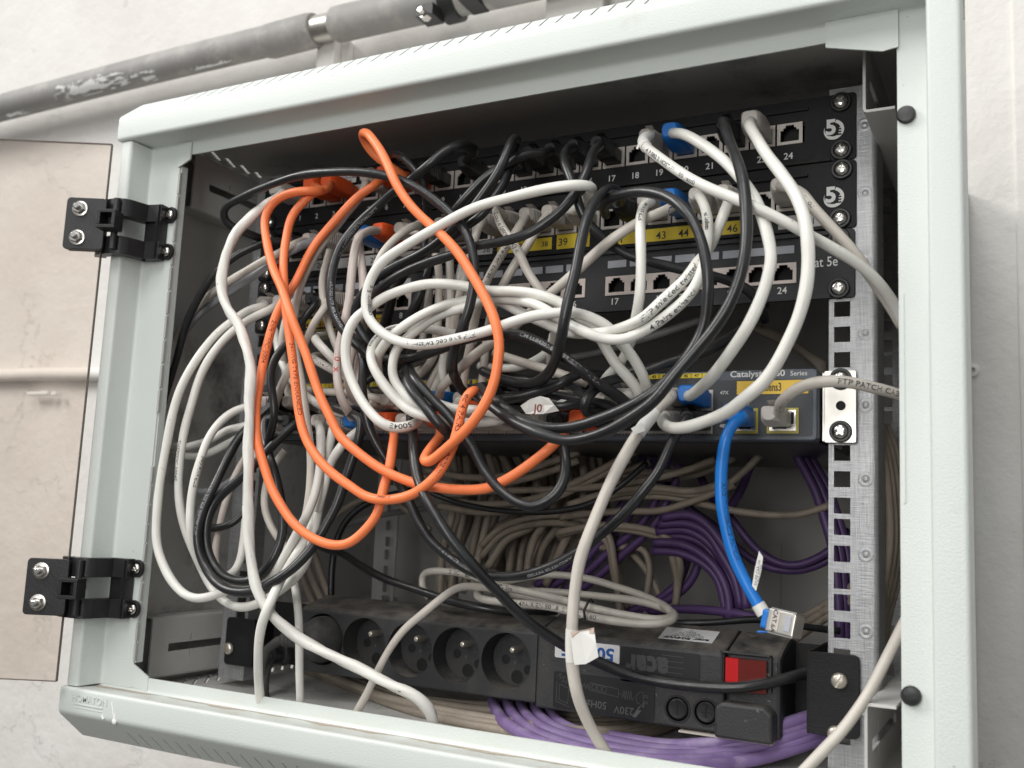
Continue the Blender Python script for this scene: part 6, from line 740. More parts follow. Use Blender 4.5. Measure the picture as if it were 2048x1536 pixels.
g = Geo()
def flake(x0, x1, a0, a1, thr, du=1.6):
    nu = int((x1-x0)/du); nv = max(4, int((a1-a0)/4))
    for i in range(nu):
        for j in range(nv):
            xx = x0+(i+.5)*du; aa = a0+(j+.5)*(a1-a0)/nv
            e = min((xx-x0)/(x1-x0), (x1-xx)/(x1-x0))*2; f = min((aa-a0), (a1-aa))/(a1-a0)*2
            if mn.noise(Vector((xx*.05, aa*.09, 3)))+.35*mn.noise(Vector((xx*.3, aa*.4, 7))) + .9*min(e, f) < thr: continue
            q = []
            for (di, dj) in ((0, 0), (1, 0), (1, 1), (0, 1)):
                x_ = x0+(i+di)*du; a_ = math.radians(a0+(j+dj)*(a1-a0)/nv); zc_ = 293+.0095*(x_+1700); rr = 20.1+.5*mn.noise(Vector((x_*.4, a_*8, 0)))
                q.append((x_, 270-rr*math.cos(a_), zc_-rr*math.sin(a_)+1.2*math.sin((x_+1700)/40*.31)))
            g.add(q, [(0, 1, 2, 3)])
flake(-885, -735, 5, 72, .33); flake(-715, -690, 55, 80, .2); flake(-640, -560, 62, 86, .42); flake(-1010, -950, 60, 86, .4); flake(-800, -650, 30, 60, .78)
build('paint_flakes', g, 'drip', p)
g = Geo(); tube_geo(g, [(-508, 270, 303), (-500, 270, 303.2), (-440, 270, 304.5), (-431, 270, 304.6)], 21.3, rf=lambda i: [19.9, 21.6, 21.6, 19.9][i]); build('coupling', g, 'pipe', p, True)
g = Geo(); tube_geo(g, [(-432, 270, 304.6), (-398, 270, 304.2)], 16.5); build('bare_metal_joint', g, 'steel', p, True)
g = Geo(); tube_geo(g, [(-402, 270, 304.5), (-398, 270, 304.5), (-300, 270, 304), (-60, 270, 301), (200, 270, 300)], 20, rf=lambda i: [18.5, 21.5, 21.5, 21, 21][i]); build('pipe_section', g, 'pipe', p, True)
g = Geo(); g.lathe((-236, 270, 299), (1, .05, .06), [(-9, 23.5), (9, 23.5)], 24); g.box(-262, -240, 236, 262, 270, 283); g.box(-210, -190, 240, 275, 280, 292)
build('clamp', g, 'plastic', p, True)
g = Geo(); g.lathe((-252, 246, 272), (0, -1, .1), [(0, 6), (9, 6), (9, 3.4), (17, 3.2)], 6); g.lathe((-200, 246, 286), (0, -1, 0), [(0, 5.5), (7, 5.5), (7, 3), (13, 3)], 6)
build('clamp_bolt', g, 'chrome', p)
g = Geo(); g.box(-441, -414, 286, WY-1, 180, 300); g.box(-414, -402, 300, WY-1, 180, 300)
q = build('pipe_standoff', g, 'wallbit', p, bevel=2)
g = Geo(); g.box(-128, -60, 290, WY-1, 180, 420); g.box(-50, 120, 296, WY-1, 180, 420)
build('pipe_standoff', g, 'wallbit', p, bevel=2)
# skirting-like ledge seen through the door and the small pipe lying on it
p = empty('wall_ledge', (-900, WY, -118), 'narrow grey white pipe ledge on the wall seen through the open tinted door', 'pipe')
g = Geo(); tube_geo(g, [(-2000, WY-10, -98), (-900, WY-10, -104), (-620, WY-10, -112), (-330, WY-10, -118)], 9, 14); build('thin_pipe', g, 'wallbit', p, True)
g = Geo(); g.box(-930, -885, WY-16, WY-8, -134, -129); g.box(-878, -868, WY-16, WY-8, -135, -130); build('pipe_clip', g, 'drip', p, bevel=1)
# wall plug beside the cabinet
g = Geo(); g.lathe((290, WY, -132), (0, -1, 0), [(0, 5.8), (2.2, 5.6), (3, 4.6), (3, 2.4), (-3, 2.2)], 20, cap0=False)
q = build('wall_plug', g, 'wallbit', loc=(290, WY, -132), smooth=True); tag(q, 'small round wall plug with an empty hole in the plaster right of the cabinet', 'wall plug')

# ------------------------------------------------------------------ cabinet
cab = empty('network_cabinet', (0, 0, -418), 'light grey wall mounted network cabinet with its smoked door swung open to the left', 'cabinet')
XL, XR = -298, 286
ZT, ZB = 25, -420
def cut(o, boxes, seq=False):
    """boolean the given (center, axes, size) boxes out of o and bake the result"""
    if seq:
        for b in boxes: cut(o, [b])
        return
    g = Geo()
    for c, ax, sz in boxes: g.obox(c, ax, sz)
    k = build('cutter', g, 'hole')
    o2 = o; md = o2.modifiers.new('cut', 'BOOLEAN'); md.object = k; md.solver = 'EXACT'
    base = wloc(o.parent)*1000 if o.parent else Vector((0, 0, 0))
    bpy.context.view_layer.update()
    dg = bpy.context.evaluated_depsgraph_get()
    me = bpy.data.meshes.new_from_object(o2.evaluated_get(dg))
    o2.modifiers.remove(md); old = o2.data; o2.data = me
    km = k.data; bpy.data.objects.remove(k); bpy.data.meshes.remove(km)
X, Y, Z = Vector((1, 0, 0)), Vector((0, 1, 0)), Vector((0, 0, 1))
d1 = (X*.62+Y*-.78).normalized(); d2 = Z.cross(d1)
# shell panels
g = Geo(); g.box(XL, XR, -74, 300, ZT, ZT+1.5); o = build('top_panel', g, 'inside', cab)
cut(o, [((-291.5+0*i, -30+18.6*i, ZT+.7), [(X*.42-Y*.9).normalized(), Z.cross((X*.42-Y*.9).normalized()), Z], (22, 2.6, 8)) for i in range(9)])
g = Geo(); g.box(XL, XR, -74, 300, ZB-1.5, ZB); o = build('bottom_panel', g, 'inside', cab)
cut(o, [((-278, -62+13.4*i, ZB-.7), [(X*.62-Y*.78).normalized(), Z.cross((X*.62-Y*.78).normalized()), Z], (40, 2.2, 8)) for i in range(15)])
g = Geo(); g.box(XL-1.5, XL, -74, 300, ZB, ZT); build('side_panel', g, 'inside', cab)
g = Geo(); g.box(XR, XR+1.5, -74, 300, ZB, ZT); build('side_panel', g, 'inside', cab)
g = Geo(); g.box(XL, XR, 300, 301.5, ZB, ZT); g.box(96, 131, 297.5, 300, -352, -289)
build('back_panel', g, 'backgrey' if 'backgrey' in M else 'bracket', cab, bevel=.6)
# outer skin of the shell in the light paint
g = Geo(); g.box(XL-3, XR+3, -74, WY-2, ZT+1.6, ZT+2.6); g.box(XL-3, XR+3, -74, WY-2, ZB-3, ZB-2)
o = build('outer_skin', g, 'paint', cab)
cut(o, [((-291.5, -30+18.6*i, ZT+2), [(X*.42-Y*.9).normalized(), Z.cross((X*.42-Y*.9).normalized()), Z], (22, 2.6, 8)) for i in range(9)]
       + [((-278, -62+13.4*i, ZB-2.4), [(X*.62-Y*.78).normalized(), Z.cross((X*.62-Y*.78).normalized()), Z], (40, 2.2, 8)) for i in range(15)])
g = Geo(); g.box(XL-3, XL-1.6, -74, WY-2, ZB-3, ZT+2.6); g.box(XR+1.6, XR+3, -74, WY-2, ZB-3, ZT+2.6); build('outer_skin', g, 'paint', cab)
# front frame: bent sheet profiles (y, z)
top = fillet([(-75, -2), (-75, 9), (-100, 8), (-100, 27.5), (-77, 48.5), (-60, 48.5), (-60, 28)], 3.2, 5)
g = Geo(); g.strip(top, -1.4, 'x', -309, 308); o = build('top_beam', g, 'paint', cab, True, angle=50)
dv = (Y*23+Z*21).normalized(); nv = (Y*-21+Z*23).normalized()
cut(o, [((-248+11.9*i, -85, 41.2), [dv, X, nv], (17.5, 1.5, 6)) for i in range(43)])
g = Geo(); g.prism([(-96.5, 27), (-76, 46), (-75, 45), (-95.5, 26)], 'x', -305, 304); build('vent_shade_strip', g, 'hole', cab)  # added black strip, stands in for the shade inside the vent slots
bot = fillet([(-75, -405.5), (-75, -416), (-100, -414.7), (-100, -433.5), (-75, -455), (-58, -455), (-58, -423)], 3.2, 5)
g = Geo(); g.strip(bot, 1.4, 'x', -309, 308); o = build('bottom_beam', g, 'paint', cab, True, angle=50)
dv = (Y*25-Z*21.5).normalized(); nv = (Y*-21.5-Z*25).normalized()
cut(o, [((-246+11.9*i, -84, -447.2), [dv, X, nv], (18.5, 1.3, 6)) for i in range(43)])
g = Geo(); g.prism([(-96.5, -433), (-75, -451.5), (-74, -450.5), (-95.5, -432)], 'x', -305, 304); build('vent_shade_strip', g, 'hole', cab)  # same added strip below, its black makes the slots look shaded
# end caps of the two beams
for x0 in (-309, 306.6):
    g = Geo(); g.prism([(-98.5, 8.5), (-98.5, 27), (-76.5, 47.5), (-60, 47.5), (-60, 28), (-74, 10)], 'x', x0, x0+1.4); build('beam_cap', g, 'paint', cab)
    g = Geo(); g.prism([(-98.5, -415.5), (-98.5, -433), (-75, -454), (-58, -454), (-58, -423), (-74, -416.5)], 'x', x0, x0+1.4); build('beam_cap', g, 'paint', cab)
# posts (x, y) profiles extruded in z
lp = fillet([(-307.5, -60), (-307.5, -97), (-295.5, -97), (-295, -75.6), (-263, -75.6)], 2.6, 5)
g = Geo(); g.strip(lp, 1.3, 'z', -414.2, 7.4)
g.prism([(-264, 7.2), (-251.2, 8.0), (-251.2, -6.6), (-264, -12)], 'y', -77.0, -75.6)
g.prism([(-264, -396.5), (-246.5, -404.6), (-246.5, -415), (-264, -413)], 'y', -75.7, -74.4)
o = build('left_post', g, 'paint', cab, True, angle=50)
g = Geo()
for i in range(10):
    z = -16-19.4*i
    g.box(-263.4, -261.4, -76.1, -74.5, z-17.5, z)
build('seal_strip', g, 'tape', cab)
g = Geo()
for i in range(10):
    z = -250-14.6*i
    g.box(-263.4, -261.4, -76.1, -74.5, z-13, z)
build('seal_strip', g, 'tape', cab)
g = Geo(); g.box(-263, -262.0, -74.2, -68, -396, -10); build('post_return', g, 'paint', cab)
rp = fillet([(307.5, -60), (307.5, -98), (290.6, -98), (290.2, -75.6), (274, -75.6)], 2.6, 5)
g = Geo(); g.strip(rp, -1.3, 'z', -470, 60)
g.prism([(236.3, 9.5), (275, 12), (275, -12.8), (266.8, -14), (236.6, -6.2)], 'y', -78.0, -76.6)
build('right_post', g, 'paint', cab, True, angle=50)
g = Geo(); g.box(274.0, 275.0, -75, -62, -415, -13); g.box(275.6, 276.6, -76.2, -75.2, -260, -150); build('post_return', g, 'paint', cab)
for z in (-52, -355.5):
    g = Geo(); g.lathe((278.6, -76, z), (0, -1, 0), [(0, 4.9), (1.6, 4.9), (2.6, 4.2), (2.9, 2.8)], 26); build('rubber_bumper', g, 'plastic', cab, True)
# dust line and paint drips on the lower beam, embossed word
g = Geo()
xs = [-296+6*i for i in range(101)]
vs = []
for i, x in enumerate(xs):
    a = 5+2.2*math.sin(i*.37)+1.6*math.sin(i*.9+1)+random.uniform(-.9, .9)
    ye = -75.8-max(1.5, a); sf = lambda y: -416+(-75-y)*.052+.18
    vs += [(x, -75.8, sf(-75.8)), (x, ye, sf(ye))]
g.add(vs, [(2*i, 2*i+1, 2*i+3, 2*i+2) for i in range(len(xs)-1)]); build('dust_line', g, 'dust', cab)
g = Geo()
for (x, z, ln, wd, dr) in ((-252.5, -424, 9, .55, .35), (-249.6, -431, 6, .9, .3), (-262, -431.6, 3.4, .6, 1.1)):
    g.obox((x, -100.25, z), [(X*dr-Z).normalized(), Y, (X+Z*dr).normalized()], (ln, .5, wd*2))
g.lathe((-250, -99.9, -433), (0, -1, 0), [(0, 2.3), (.5, 1.9), (.9, .8)], 14)
build('paint_drip', g, 'drip', cab, True)
g = Geo(); put_text(g, 'HOMATON', 5.0, -277, -100, -421.2, bold=.05, ext=.4); g.box(-292, -263, -100.5, -99.8, -426.0, -425.5); g.box(-292, -263, -100.3, -99.8, -428.4, -428.0)
build('embossed_name', g, 'paint', cab)

# ---- slotted side brackets that carry the rails
def side_bracket(x, xw, z0, z1, y0, y1, sgn):
    pts = fillet([(xw, z1), (x, z1), (x, z0), (xw-sgn*1.5, z0)], 3, 4)
    g = Geo(); g.strip(pts, 1.6*(-sgn), 'y', y0, y1)
    o = build('rail_bracket', g, 'bracket', cab, True, angle=50)
    zc = (z0+z1)/2-1
    cut(o, [((x, y0+70, zc), [X, Y, Z], (8, 104, 6.2)), ((x, y0+42, zc), [X, Y, Z], (8, 1.1, 19)), ((x, y0+230, zc), [X, Y, Z], (8, 120, 6.2))], seq=True)
side_bracket(-280, -297, -33, 15, -44, 296, 1)
side_bracket(-280, -297, -414, -366, -44, 296, 1)
side_bracket(252, 268, -35, 16, -47, 296, -1)
side_bracket(252, 268, -414, -366, -47, 296, -1)

# ---- rails with square holes
_g = Geo(); _g.lathe((0, 0, 0), (0, -1, 0), [(0, 4.4), (.12, 4.0), (.14, 2.2), (.02, 2.0), (.02, 1.7), (.25, 1.4)], 22)
_o = build('rivet_src', _g, 'zinc', None, True); RIVET = _o.data; bpy.data.objects.remove(_o)
def rail(s, y0=1.6):
    g = Geo(); hx = 232.55*s
    xin, xout = 224.6*s, 245*s
    holes = []
    z = 0
    for u in range(9):
        for dz in (6.35, 22.225, 38.1): holes.append(-(u*44.45+dz))
    zs = [4]
    for h in holes: zs += [h+4.8, h-4.8]
    zs.append(-414)
    a, b = hx-4.75, hx+4.75
    cols = sorted([xin, a, b, xout])
    for i in range(len(zs)-1):
        solid = (i % 2 == 0)
        for k in range(3):
            if k == 1 and not solid: continue
            g.box(cols[k], cols[k+1], y0, y0+1.8, zs[i+1], zs[i])
    o = build('mounting_rail', g, 'zinc', cab)
    bm = bmesh.new(); bm.from_mesh(o.data); bmesh.ops.remove_doubles(bm, verts=bm.verts, dist=1e-6)
    bm.to_mesh(o.data); bm.free()
    g = Geo(); pr = fillet([(xout, y0), (253.2*s, y0), (253.2*s, 30)], 4.5, 6); g.strip(pr, (1.8 if s > 0 else -1.8), 'z', -414, 4)
    g2 = fillet([(xin, y0+1.8), (xin, 12)], 1); g.box(min(xin, xin+1.5*s), max(xin, xin+1.5*s), y0+1.8, 14, -414, 4)
    build('rail_flange', g, 'zinc', o, True)
    for u in range(9):
        inst('rivet', RIVET, o, (246*s, y0, -(u*44.45+22.2)))
rail(1); rail(-1)
for sx in (-1, 1):
    g = Geo(); g.box(min(224*sx, 250*sx), max(224*sx, 250*sx), 205, 207, -414, 4)
    o = build('rear_rail', g, 'zinc' if sx > 0 else 'bracket', cab)
    cut(o, [((232.5*sx, 206, -(i*44.45+h)), [X, Y, Z], (9.5, 8, 9.5)) for i in range(9) for h in (6.35, 22.2, 38.1)])

# ---- screws (shared meshes)
def screw_geo(dark=False, slotted=False):
    g = Geo(); g.lathe((0, 0, 0), (0, -1, 0), [(1.2, 4.7), (2.4, 4.6), (3.6, 3.7), (4.1, 2.2), (4.2, .6)], 24)
    return g
g = screw_geo(); s_head = build('screw_head_src', g, 'chrome', None, True)
md = s_head
cut(s_head, [((0, -4.2, 0), [(X*.7+Z*.7).normalized(), Y, (X*-.7+Z*.7).normalized()], (5.4, 2.6, 1.15)), ((0, -4.2, 0), [(X*.7+Z*.7).normalized(), Y, (X*-.7+Z*.7).normalized()], (1.15, 2.6, 5.4))], seq=True)
HEAD = s_head.data; bpy.data.objects.remove(s_head)
g = Geo(); g.lathe((0, 0, 0), (0, -1, 0), [(0, 6.6), (1.6, 6.6), (2.3, 6.1), (2.3, 4.9), (1.0, 4.6)], 28); t_ = build('w', g, 'plastic', None, True); WASH = t_.data; bpy.data.objects.remove(t_)
g = screw_geo(); s_head = build('s', g, 'brass', None, True); cut(s_head, [((0, -4.2, 0), [(X*.45+Z*.9).normalized(), Y, (X*-.9+Z*.45).normalized()], (12, 2.4, 1.3))])
SLOTHEAD = s_head.data; bpy.data.objects.remove(s_head)
def screw(parent, x, y, z, washer=True, rot=0, slot=False):
    o = inst('screw', SLOTHEAD if slot else HEAD, parent, (x, y, z)); o.rotation_euler = (0, rot, 0)
    if washer:
        w = bpy.data.objects.new('washer', WASH); C.objects.link(w); w.parent = o
    return o

# ---- hinges and tinted door
dx = Vector((-.886, -.463, 0))         # direction in which the open door extends
dn = Vector((-.463, .886, 0))          # its normal, towards the wall
gp = Vector((-301, -110.5, 0))
g = Geo()
zt, zb = 0, -409.5
g.obox(gp+dx*150+Z*((zt+zb)/2), [dx, dn, Z], (300, 3, zt-zb)); door = build('door_pane', g, 'glass', cab)
g = Geo(); g.obox(gp+dx*.1+Z*((zt+zb)/2)-dn*0, [dx, dn, Z], (.5, 3.1, zt-zb)); g.obox(gp+dx*150+Z*(zt+.1), [dx, dn, Z], (300, 3.1, .4)); g.obox(gp+dx*150+Z*(zb-.1), [dx, dn, Z], (300, 3.1, .4))
build('pane_edge', g, 'glass_edge', door)
def hinge(zc):
    h = empty_part('door_hinge', (-300, -100, zc), cab)
    # leaf on the pane
    pts = []
    c = gp+dx*13+Z*zc-dn*3.2
    W2, H2, r = 15.5, 20.5, 3
    for cx, cz, a0 in ((W2-r, H2-r, 0), (-W2+r, H2-r, 90), (-W2+r, -H2+r, 180), (W2-r, -H2+r, 270)):
        for k in range(5):
            a = math.radians(a0+22.5*k); pts.append((cx+r*math.cos(a), cz+r*math.sin(a)))
    n = len(pts); vs = [c+dx*a+Z*b-dn*1.8 for a, b in pts]+[c+dx*a+Z*b+dn*1.8 for a, b in pts]
    g = Geo(); g.add(vs, [(i, (i+1) % n, n+(i+1) % n, n+i) for i in range(n)]+[tuple(range(n)), tuple(range(n, 2*n))[::-1]])
    build('leaf', g, 'plastic', h, bevel=.5)
    g = Geo(); g.obox(gp+dx*13+Z*zc+dn*3.4, [dx, dn, Z], (28, 3, 40)); build('backing_leaf', g, 'plastic', h, bevel=.5)
    for sz in (11.5, -11.5):
        q = gp+dx*17.5+Z*(zc+sz)-dn*5
        g = Geo(); g.lathe(q, -dn, [(0, 6.0), (.8, 6.0), (1.0, 5.5)], 26); nutw = build('nut_washer', g, 'steel', h, True)
        g = Geo(); g.lathe(q-dn*1, -dn, [(0, 4.9), (3.0, 4.9), (3.6, 4.2)], 6); g.lathe(q-dn*1, -dn, [(3.4, 2.5), (6.6, 2.4), (7.2, 1.7)], 18)
        build('cap_nut', g, 'chrome', h, True, angle=30)
    # knuckle with square socket
    kc = gp+Vector((14, -4, 0))+Z*(zc+.5)
    kx, ky = Vector((.93, .36, 0)).normalized(), Vector((-.36, .93, 0)).normalized()
    g = Geo(); s = 14.5; t = 2.6; L = 13
    for a, b, wa, wb in ((0, s/2-t/2, s, t), (0, -s/2+t/2, s, t), (s/2-t/2, 0, t, s-2*t-.01), (-s/2+t/2, 0, t, s-2*t-.01)):
        g.obox(kc+kx*a+Z*b-ky*4, [kx, ky, Z], (wa, L, wb))
    g.obox(kc-ky*1+ky*3, [kx, ky, Z], (s-2*t+.2, 1, s-2*t+.2))
    build('knuckle', g, 'plastic', h, bevel=.3)
    g = Geo(); g.lathe(kc+ky*4+Z*-20, (0, 0, 1), [(0, 2.6), (40, 2.6)], 16); build('hinge_pin', g, 'plastic', h, True)
    # two arms bent over the post profile
    for s_ in (1, -1):
        z0 = zc+(8 if s_ > 0 else -22); z1 = z0+14
        ln = fillet([(-310, -98), (-307, -101), (-292, -101), (-288, -80), (-270, -76.5)], 3, 5)
        g = Geo(); g.strip(ln, -8.5, 'z', z0, z1); build('arm', g, 'plastic', h, True, bevel=.4)
        o = inst('screw', HEAD, h, (-266.5, -77, (z0+z1)/2)); o.scale = (.85, .8, .85); o.data = HEAD
        w = bpy.data.objects.new('screw_washer', WASH); C.objects.link(w); w.parent = h; w.location = (Vector((-266.5, -76.2, (z0+z1)/2))-wloc(h)*1000)*S
    g = Geo(); g.box(-286, -270, -84, -77, zc-9, zc+9); g.box(-271.5, -269.5, -87, -77, zc-21, zc+21); build('arm_bridge', g, 'plastic', h)
def empty_part(name, loc, parent):
    o = bpy.data.objects.new(name, None); C.objects.link(o); o.parent = parent; o.location = (Vector(loc)-wloc(parent)*1000)*S; o.empty_display_size = .01
    return o
hinge(-66); hinge(-342)

# ------------------------------------------------------------------ patch panels
def port_geo(w, h):
    """shielded jack face with a stepped opening; slot 0 = metal, 1 = recess"""
    g = Geo(); y0, y1 = -.9, .6
    ow, oh = w/2, h/2
    iw, ib, it = 5.9, -oh+2.0, oh-4.6
    s1w, s1t, s2w, s2t = 4.2, oh-3.0, 2.7, oh-1.3
    g.box(-ow, ow, y0, y1, -oh, ib)
    g.box(-ow, -iw, y0, y1, ib, oh); g.box(iw, ow, y0, y1, ib, oh)
    g.box(-iw, -s1w, y0, y1, it, oh); g.box(s1w, iw, y0, y1, it, oh)
    g.box(-s1w, -s2w, y0, y1, s1t, oh); g.box(s2w, s1w, y0, y1, s1t, oh)
    g.box(-s2w, s2w, y0, y1, s2t, oh)
    g.cur = 1
    g.add([(-iw, 9, ib), (iw, 9, ib), (iw, 9, oh), (-iw, 9, oh)], [(0, 1, 2, 3)])
    g.add([(-iw, y1, ib), (-iw, 9, ib), (iw, 9, ib), (iw, y1, ib)], [(0, 1, 2, 3)])
    g.add([(-iw, y1, ib), (-iw, 9, ib), (-iw, 9, oh), (-iw, y1, oh)], [(0, 1, 2, 3)])
    g.add([(iw, y1, ib), (iw, 9, ib), (iw, 9, oh), (iw, y1, oh)], [(0, 1, 2, 3)])
    g.add([(-iw, y1, oh), (-iw, 9, oh), (iw, 9, oh), (iw, y1, oh)], [(0, 1, 2, 3)])
    g.cur = 0
    for i in range(8): g.box(-3.6+i*.97, -3.2+i*.97, 1.5, 7.5, ib+.2, ib+.9)
    return g
def mesh_of(g, mats, smooth=False):
    o = build('src', g, mats, None, smooth); me = o.data; bpy.data.objects.remove(o); return me
PORT = mesh_of(port_geo(16.2, 14.2), ['jack', 'hole']); PORT.name = 'port'
PORT3 = mesh_of(port_geo(16.25, 13.4), ['jack3', 'hole']); PORT3.name = 'bezel_port'

def plate(g, x0, x1, z0, z1, y0, y1, r=2.5):
    pts = []
    for cx, cz, a0 in ((x1-r, z1-r, 0), (x0+r, z1-r, 90), (x0+r, z0+r, 180), (x1-r, z0+r, 270)):
        for k in range(5):
            a = math.radians(a0+22.5*k); pts.append((cx+r*math.cos(a), cz+r*math.sin(a)))
    g.prism(pts, 'y', y0, y1); return g
PX = lambda n: 200.3-17.41*(24-n)
def panel5(k, label):
    zt = -k*44.45
    t = empty('patch_bay', (0, 0, zt-44), label, 'patch panel', 'patch panels in the rack')
    g = Geo(); plate(g, -241.3, 241.3, zt-44.2, zt-.2, 0, 1.5); fp = build('front_plate', g, 'panel', t, bevel=.3)
    cut(fp, [((-.0, 0, zt-22.6), [X, Y, Z], (17.41*24+1, 8, 13.6))])
    g = Geo(); g.box(-212, 212, .8, 22, zt-8.0, zt-6.0); g.box(-212, 212, -2.2, 0, zt-8.6, zt-6.6); g.box(-226, 226, -1.6, 0, zt-44.2, zt-41.8); g.box(-226, 226, 1.6, 20, zt-31, zt-30)
    g.box(-214, 214, 9.2, 10, zt-31, zt-14)
    build('plate_rib', g, 'panel', t, bevel=.3)
    for n in range(1, 25): inst('port', PORT, t, (PX(n), 0, zt-22.6))
    for x in (-232.55, 232.55):
        for dz in (6.35, 38.1): screw(t, x+random.uniform(-1, 1), 0, zt-dz, rot=random.uniform(0, 1.5))
    if k == 0:
        g = Geo()
        for n in range(1, 25): put_text(g, str(n), 4.3, PX(n)-.9, -.12, zt-37.2, bold=.09)
        build('printed_numbers', g, 'ink_white', t)
    # round 5E emblem
    g = Geo(); cx, cz = 227.4, zt-23.2
    pts = []
    for i in range(40):
        a = math.radians(75-i*7.2); r0, r1 = (3.4, 6.6) if 8 < i < 17 else (4.5, 6.6) if i < 28 else (5.0+(i-28)*.05, 6.5-(i-28)*.09)
        pts.append((cx+r0*math.cos(a), -.15, cz-.4+r0*math.sin(a))); pts.append((cx+r1*math.cos(a), -.15, cz-.4+r1*math.sin(a)))
    g.add(pts, [(2*i, 2*i+1, 2*i+3, 2*i+2) for i in range(39)])
    put_text(g, '5', 9.6, cx-1.6, -.2, cz+1.6, bold=.5)
    e_ = build('emblem', g, 'ink_white', t); g = Geo(); put_text(g, 'E', 4.2, cx+3.6, -.32, cz-2.2, bold=.22); build('emblem_letter', g, 'hole', e_)
    return t
t1 = panel5(0, 'topmost black patch panel with white port numbers and a round emblem')
t2 = panel5(1, 'second patch panel from the top, with yellow number labels under its ports')
# paper strips of the second panel
def stickers(t, lst, zc, h, mat_, ink, size, name):
    for x0, x1, nums in lst:
        g = Geo(); g.box(x0, x1, -.35, -.02, zc-h/2, zc+h/2); s = build(name, g, mat_, t)
        g = Geo()
        for x, n in nums: put_text(g, n, size, x, -.5, zc-.2, bold=.05)
        build('printed_numbers', g, ink, s)
stickers(t2, [(-62, 30, []), (28, 33.5, [])], -81.2, .1, 'tape', 'ink', 4, 'label_carrier')
stickers(t2, [(77.5, 172, [(83.5, '41'), (99.5, '42'), (114.5, '43'), (130.5, '44'), (147.5, '45'), (163.5, '46')])], -81.8, 9.6, 'yellow', 'ink', 5.2, 'yellow_label')
stickers(t2, [(36.4, 62, [(41.5, '39'), (55.5, '40')])], -79.8, 10.6, 'yellow', 'ink', 5.4, 'yellow_label')
stickers(t2, [(-12, 32.5, [(-6, '36'), (9, '37'), (27, '38')])], -80.0, 8.8, 'yellow', 'ink', 3.9, 'yellow_label')
stickers(t2, [(-192, -16, [(-186, '25'), (-176, '26'), (-160, '27'), (-145.5, '28'), (-123, '29'), (-104, '30'), (-86, '31'), (-68, '32'), (-50, '34'), (-36.5, '35'), (-21, '36')])], -79.6, 8.2, 'tape', 'ink', 4.6, 'white_label')
stickers(t2, [(193.4, 221.4, [(213, 'J 1'), (201, 'B')])], -82, 9.4, 'tape', 'ink', 4.2, 'white_label')
# tiny paper labels above the first ports of the top panel
for i, x in enumerate((-164, -153.5)):
    g = Geo(); g.box(x, x+9.8, -2.9, -2.5, -14, -6.6); s = build('paper_label', g, 'sticker', t1)
    g = Geo(); put_text(g, 'MARK 2Q015', 1.1, x+4.9, -3.05, -9.6, bold=.03); put_text(g, '%d/X' % (7+i), 1.1, x+4.9, -3.05, -12, bold=.03); build('print', g, 'ink', s)
# third panel
zt = -88.9
t3 = empty('patch_bay', (0, 0, zt-44), 'third patch panel down, charcoal with light blank label strips and mostly free ports', 'patch panel', 'patch panels in the rack')
g = Geo(); plate(g, -240.5, 240.5, zt-44.2, zt-.2, -.3, 1.5); fp = build('front_plate', g, 'panel2', t3, bevel=.3)
cut(fp, [((83.6+16.2*3.5-145*k, 0, zt-26.1), [X, Y, Z], (16.2*8-.8, 8, 12.6)) for k in range(3)])
g = Geo(); g.box(-226, 226, -2.4, -.3, zt-3.8, zt-1.2); g.box(-226, 226, -1.6, -.3, zt-44.2, zt-42.4); g.box(-214, 214, 10, 11, zt-36, zt-16); build('plate_rib', g, 'panel2', t3, bevel=.3)
for k in range(3):
    for j in range(8):
        n = k*8+j+1; x = 83.6+16.2*j-145*(2-k)
        inst('port', PORT3, t3, (x, -.3, zt-26.1))
        g = Geo(); g.box(x-7, x+6.6, -.75, -.3, zt-13.3, zt-8.2)
        if n in (22, 23, 24) and n != 24: g.box(x+6.5, x+9.3, -.74, -.3, zt-13.2, zt-8.3)
        build('blank_label', g, 'labelgrey', t3)
g = Geo()
for k in range(3):
    for j in range(8): put_text(g, str(k*8+j+1), 4.4, 83.6+16.2*j-145*(2-k)-.8, -.45, zt-37.0, bold=.02)
put_text(g, 'Cat 5e', 6.2, 220.8, -.45, zt-20.4, bold=.04, sx=.80)
build('printed_numbers', g, 'ink_white', t3)
for x in (-232.55, 231):
    for dz in (6.35, 38.1): screw(t3, x, 0, zt-dz, rot=random.uniform(0, 1.5))
stickers(t3, [(-186, -108, [(-183, '47'), (-170, '48'), (-157, '49'), (-141, '50'), (-127, '51'), (-114, '52')])], -129, 9.6, 'yellow', 'ink_rust', 5, 'yellow_label')

# ------------------------------------------------------------------ network switch
sw = empty('network_switch', (0, 0, -223), 'dark slate network switch with forty eight ports and steel rack ears', 'switch')
g = Geo(); g.box(-221.5, 219.5, -1, 232, -223.4, -178.6); build('case', g, 'under', sw, bevel=.8)
g = Geo(); plate(g, -222.3, 220.6, -222.6, -178.4, -12, -.8, 3); fp = build('bezel', g, 'slate', sw, bevel=.9)
g = Geo(); plate(g, -219, 160.5, -219.6, -183.4, -12.5, -11.6, 1.5); plate(g, 160, 217.6, -219.8, -184.6, -12.45, -11.6, 1.8)
g.prism([(148, -183.4), (153, -185.5), (160.5, -186.4), (160.5, -192), (148, -192)], 'y', -12.48, -11.7)
build('face', g, 'slate_dark', sw)
SP = lambda c: -191+14.4*(c % 6)+89.5*(c//6)
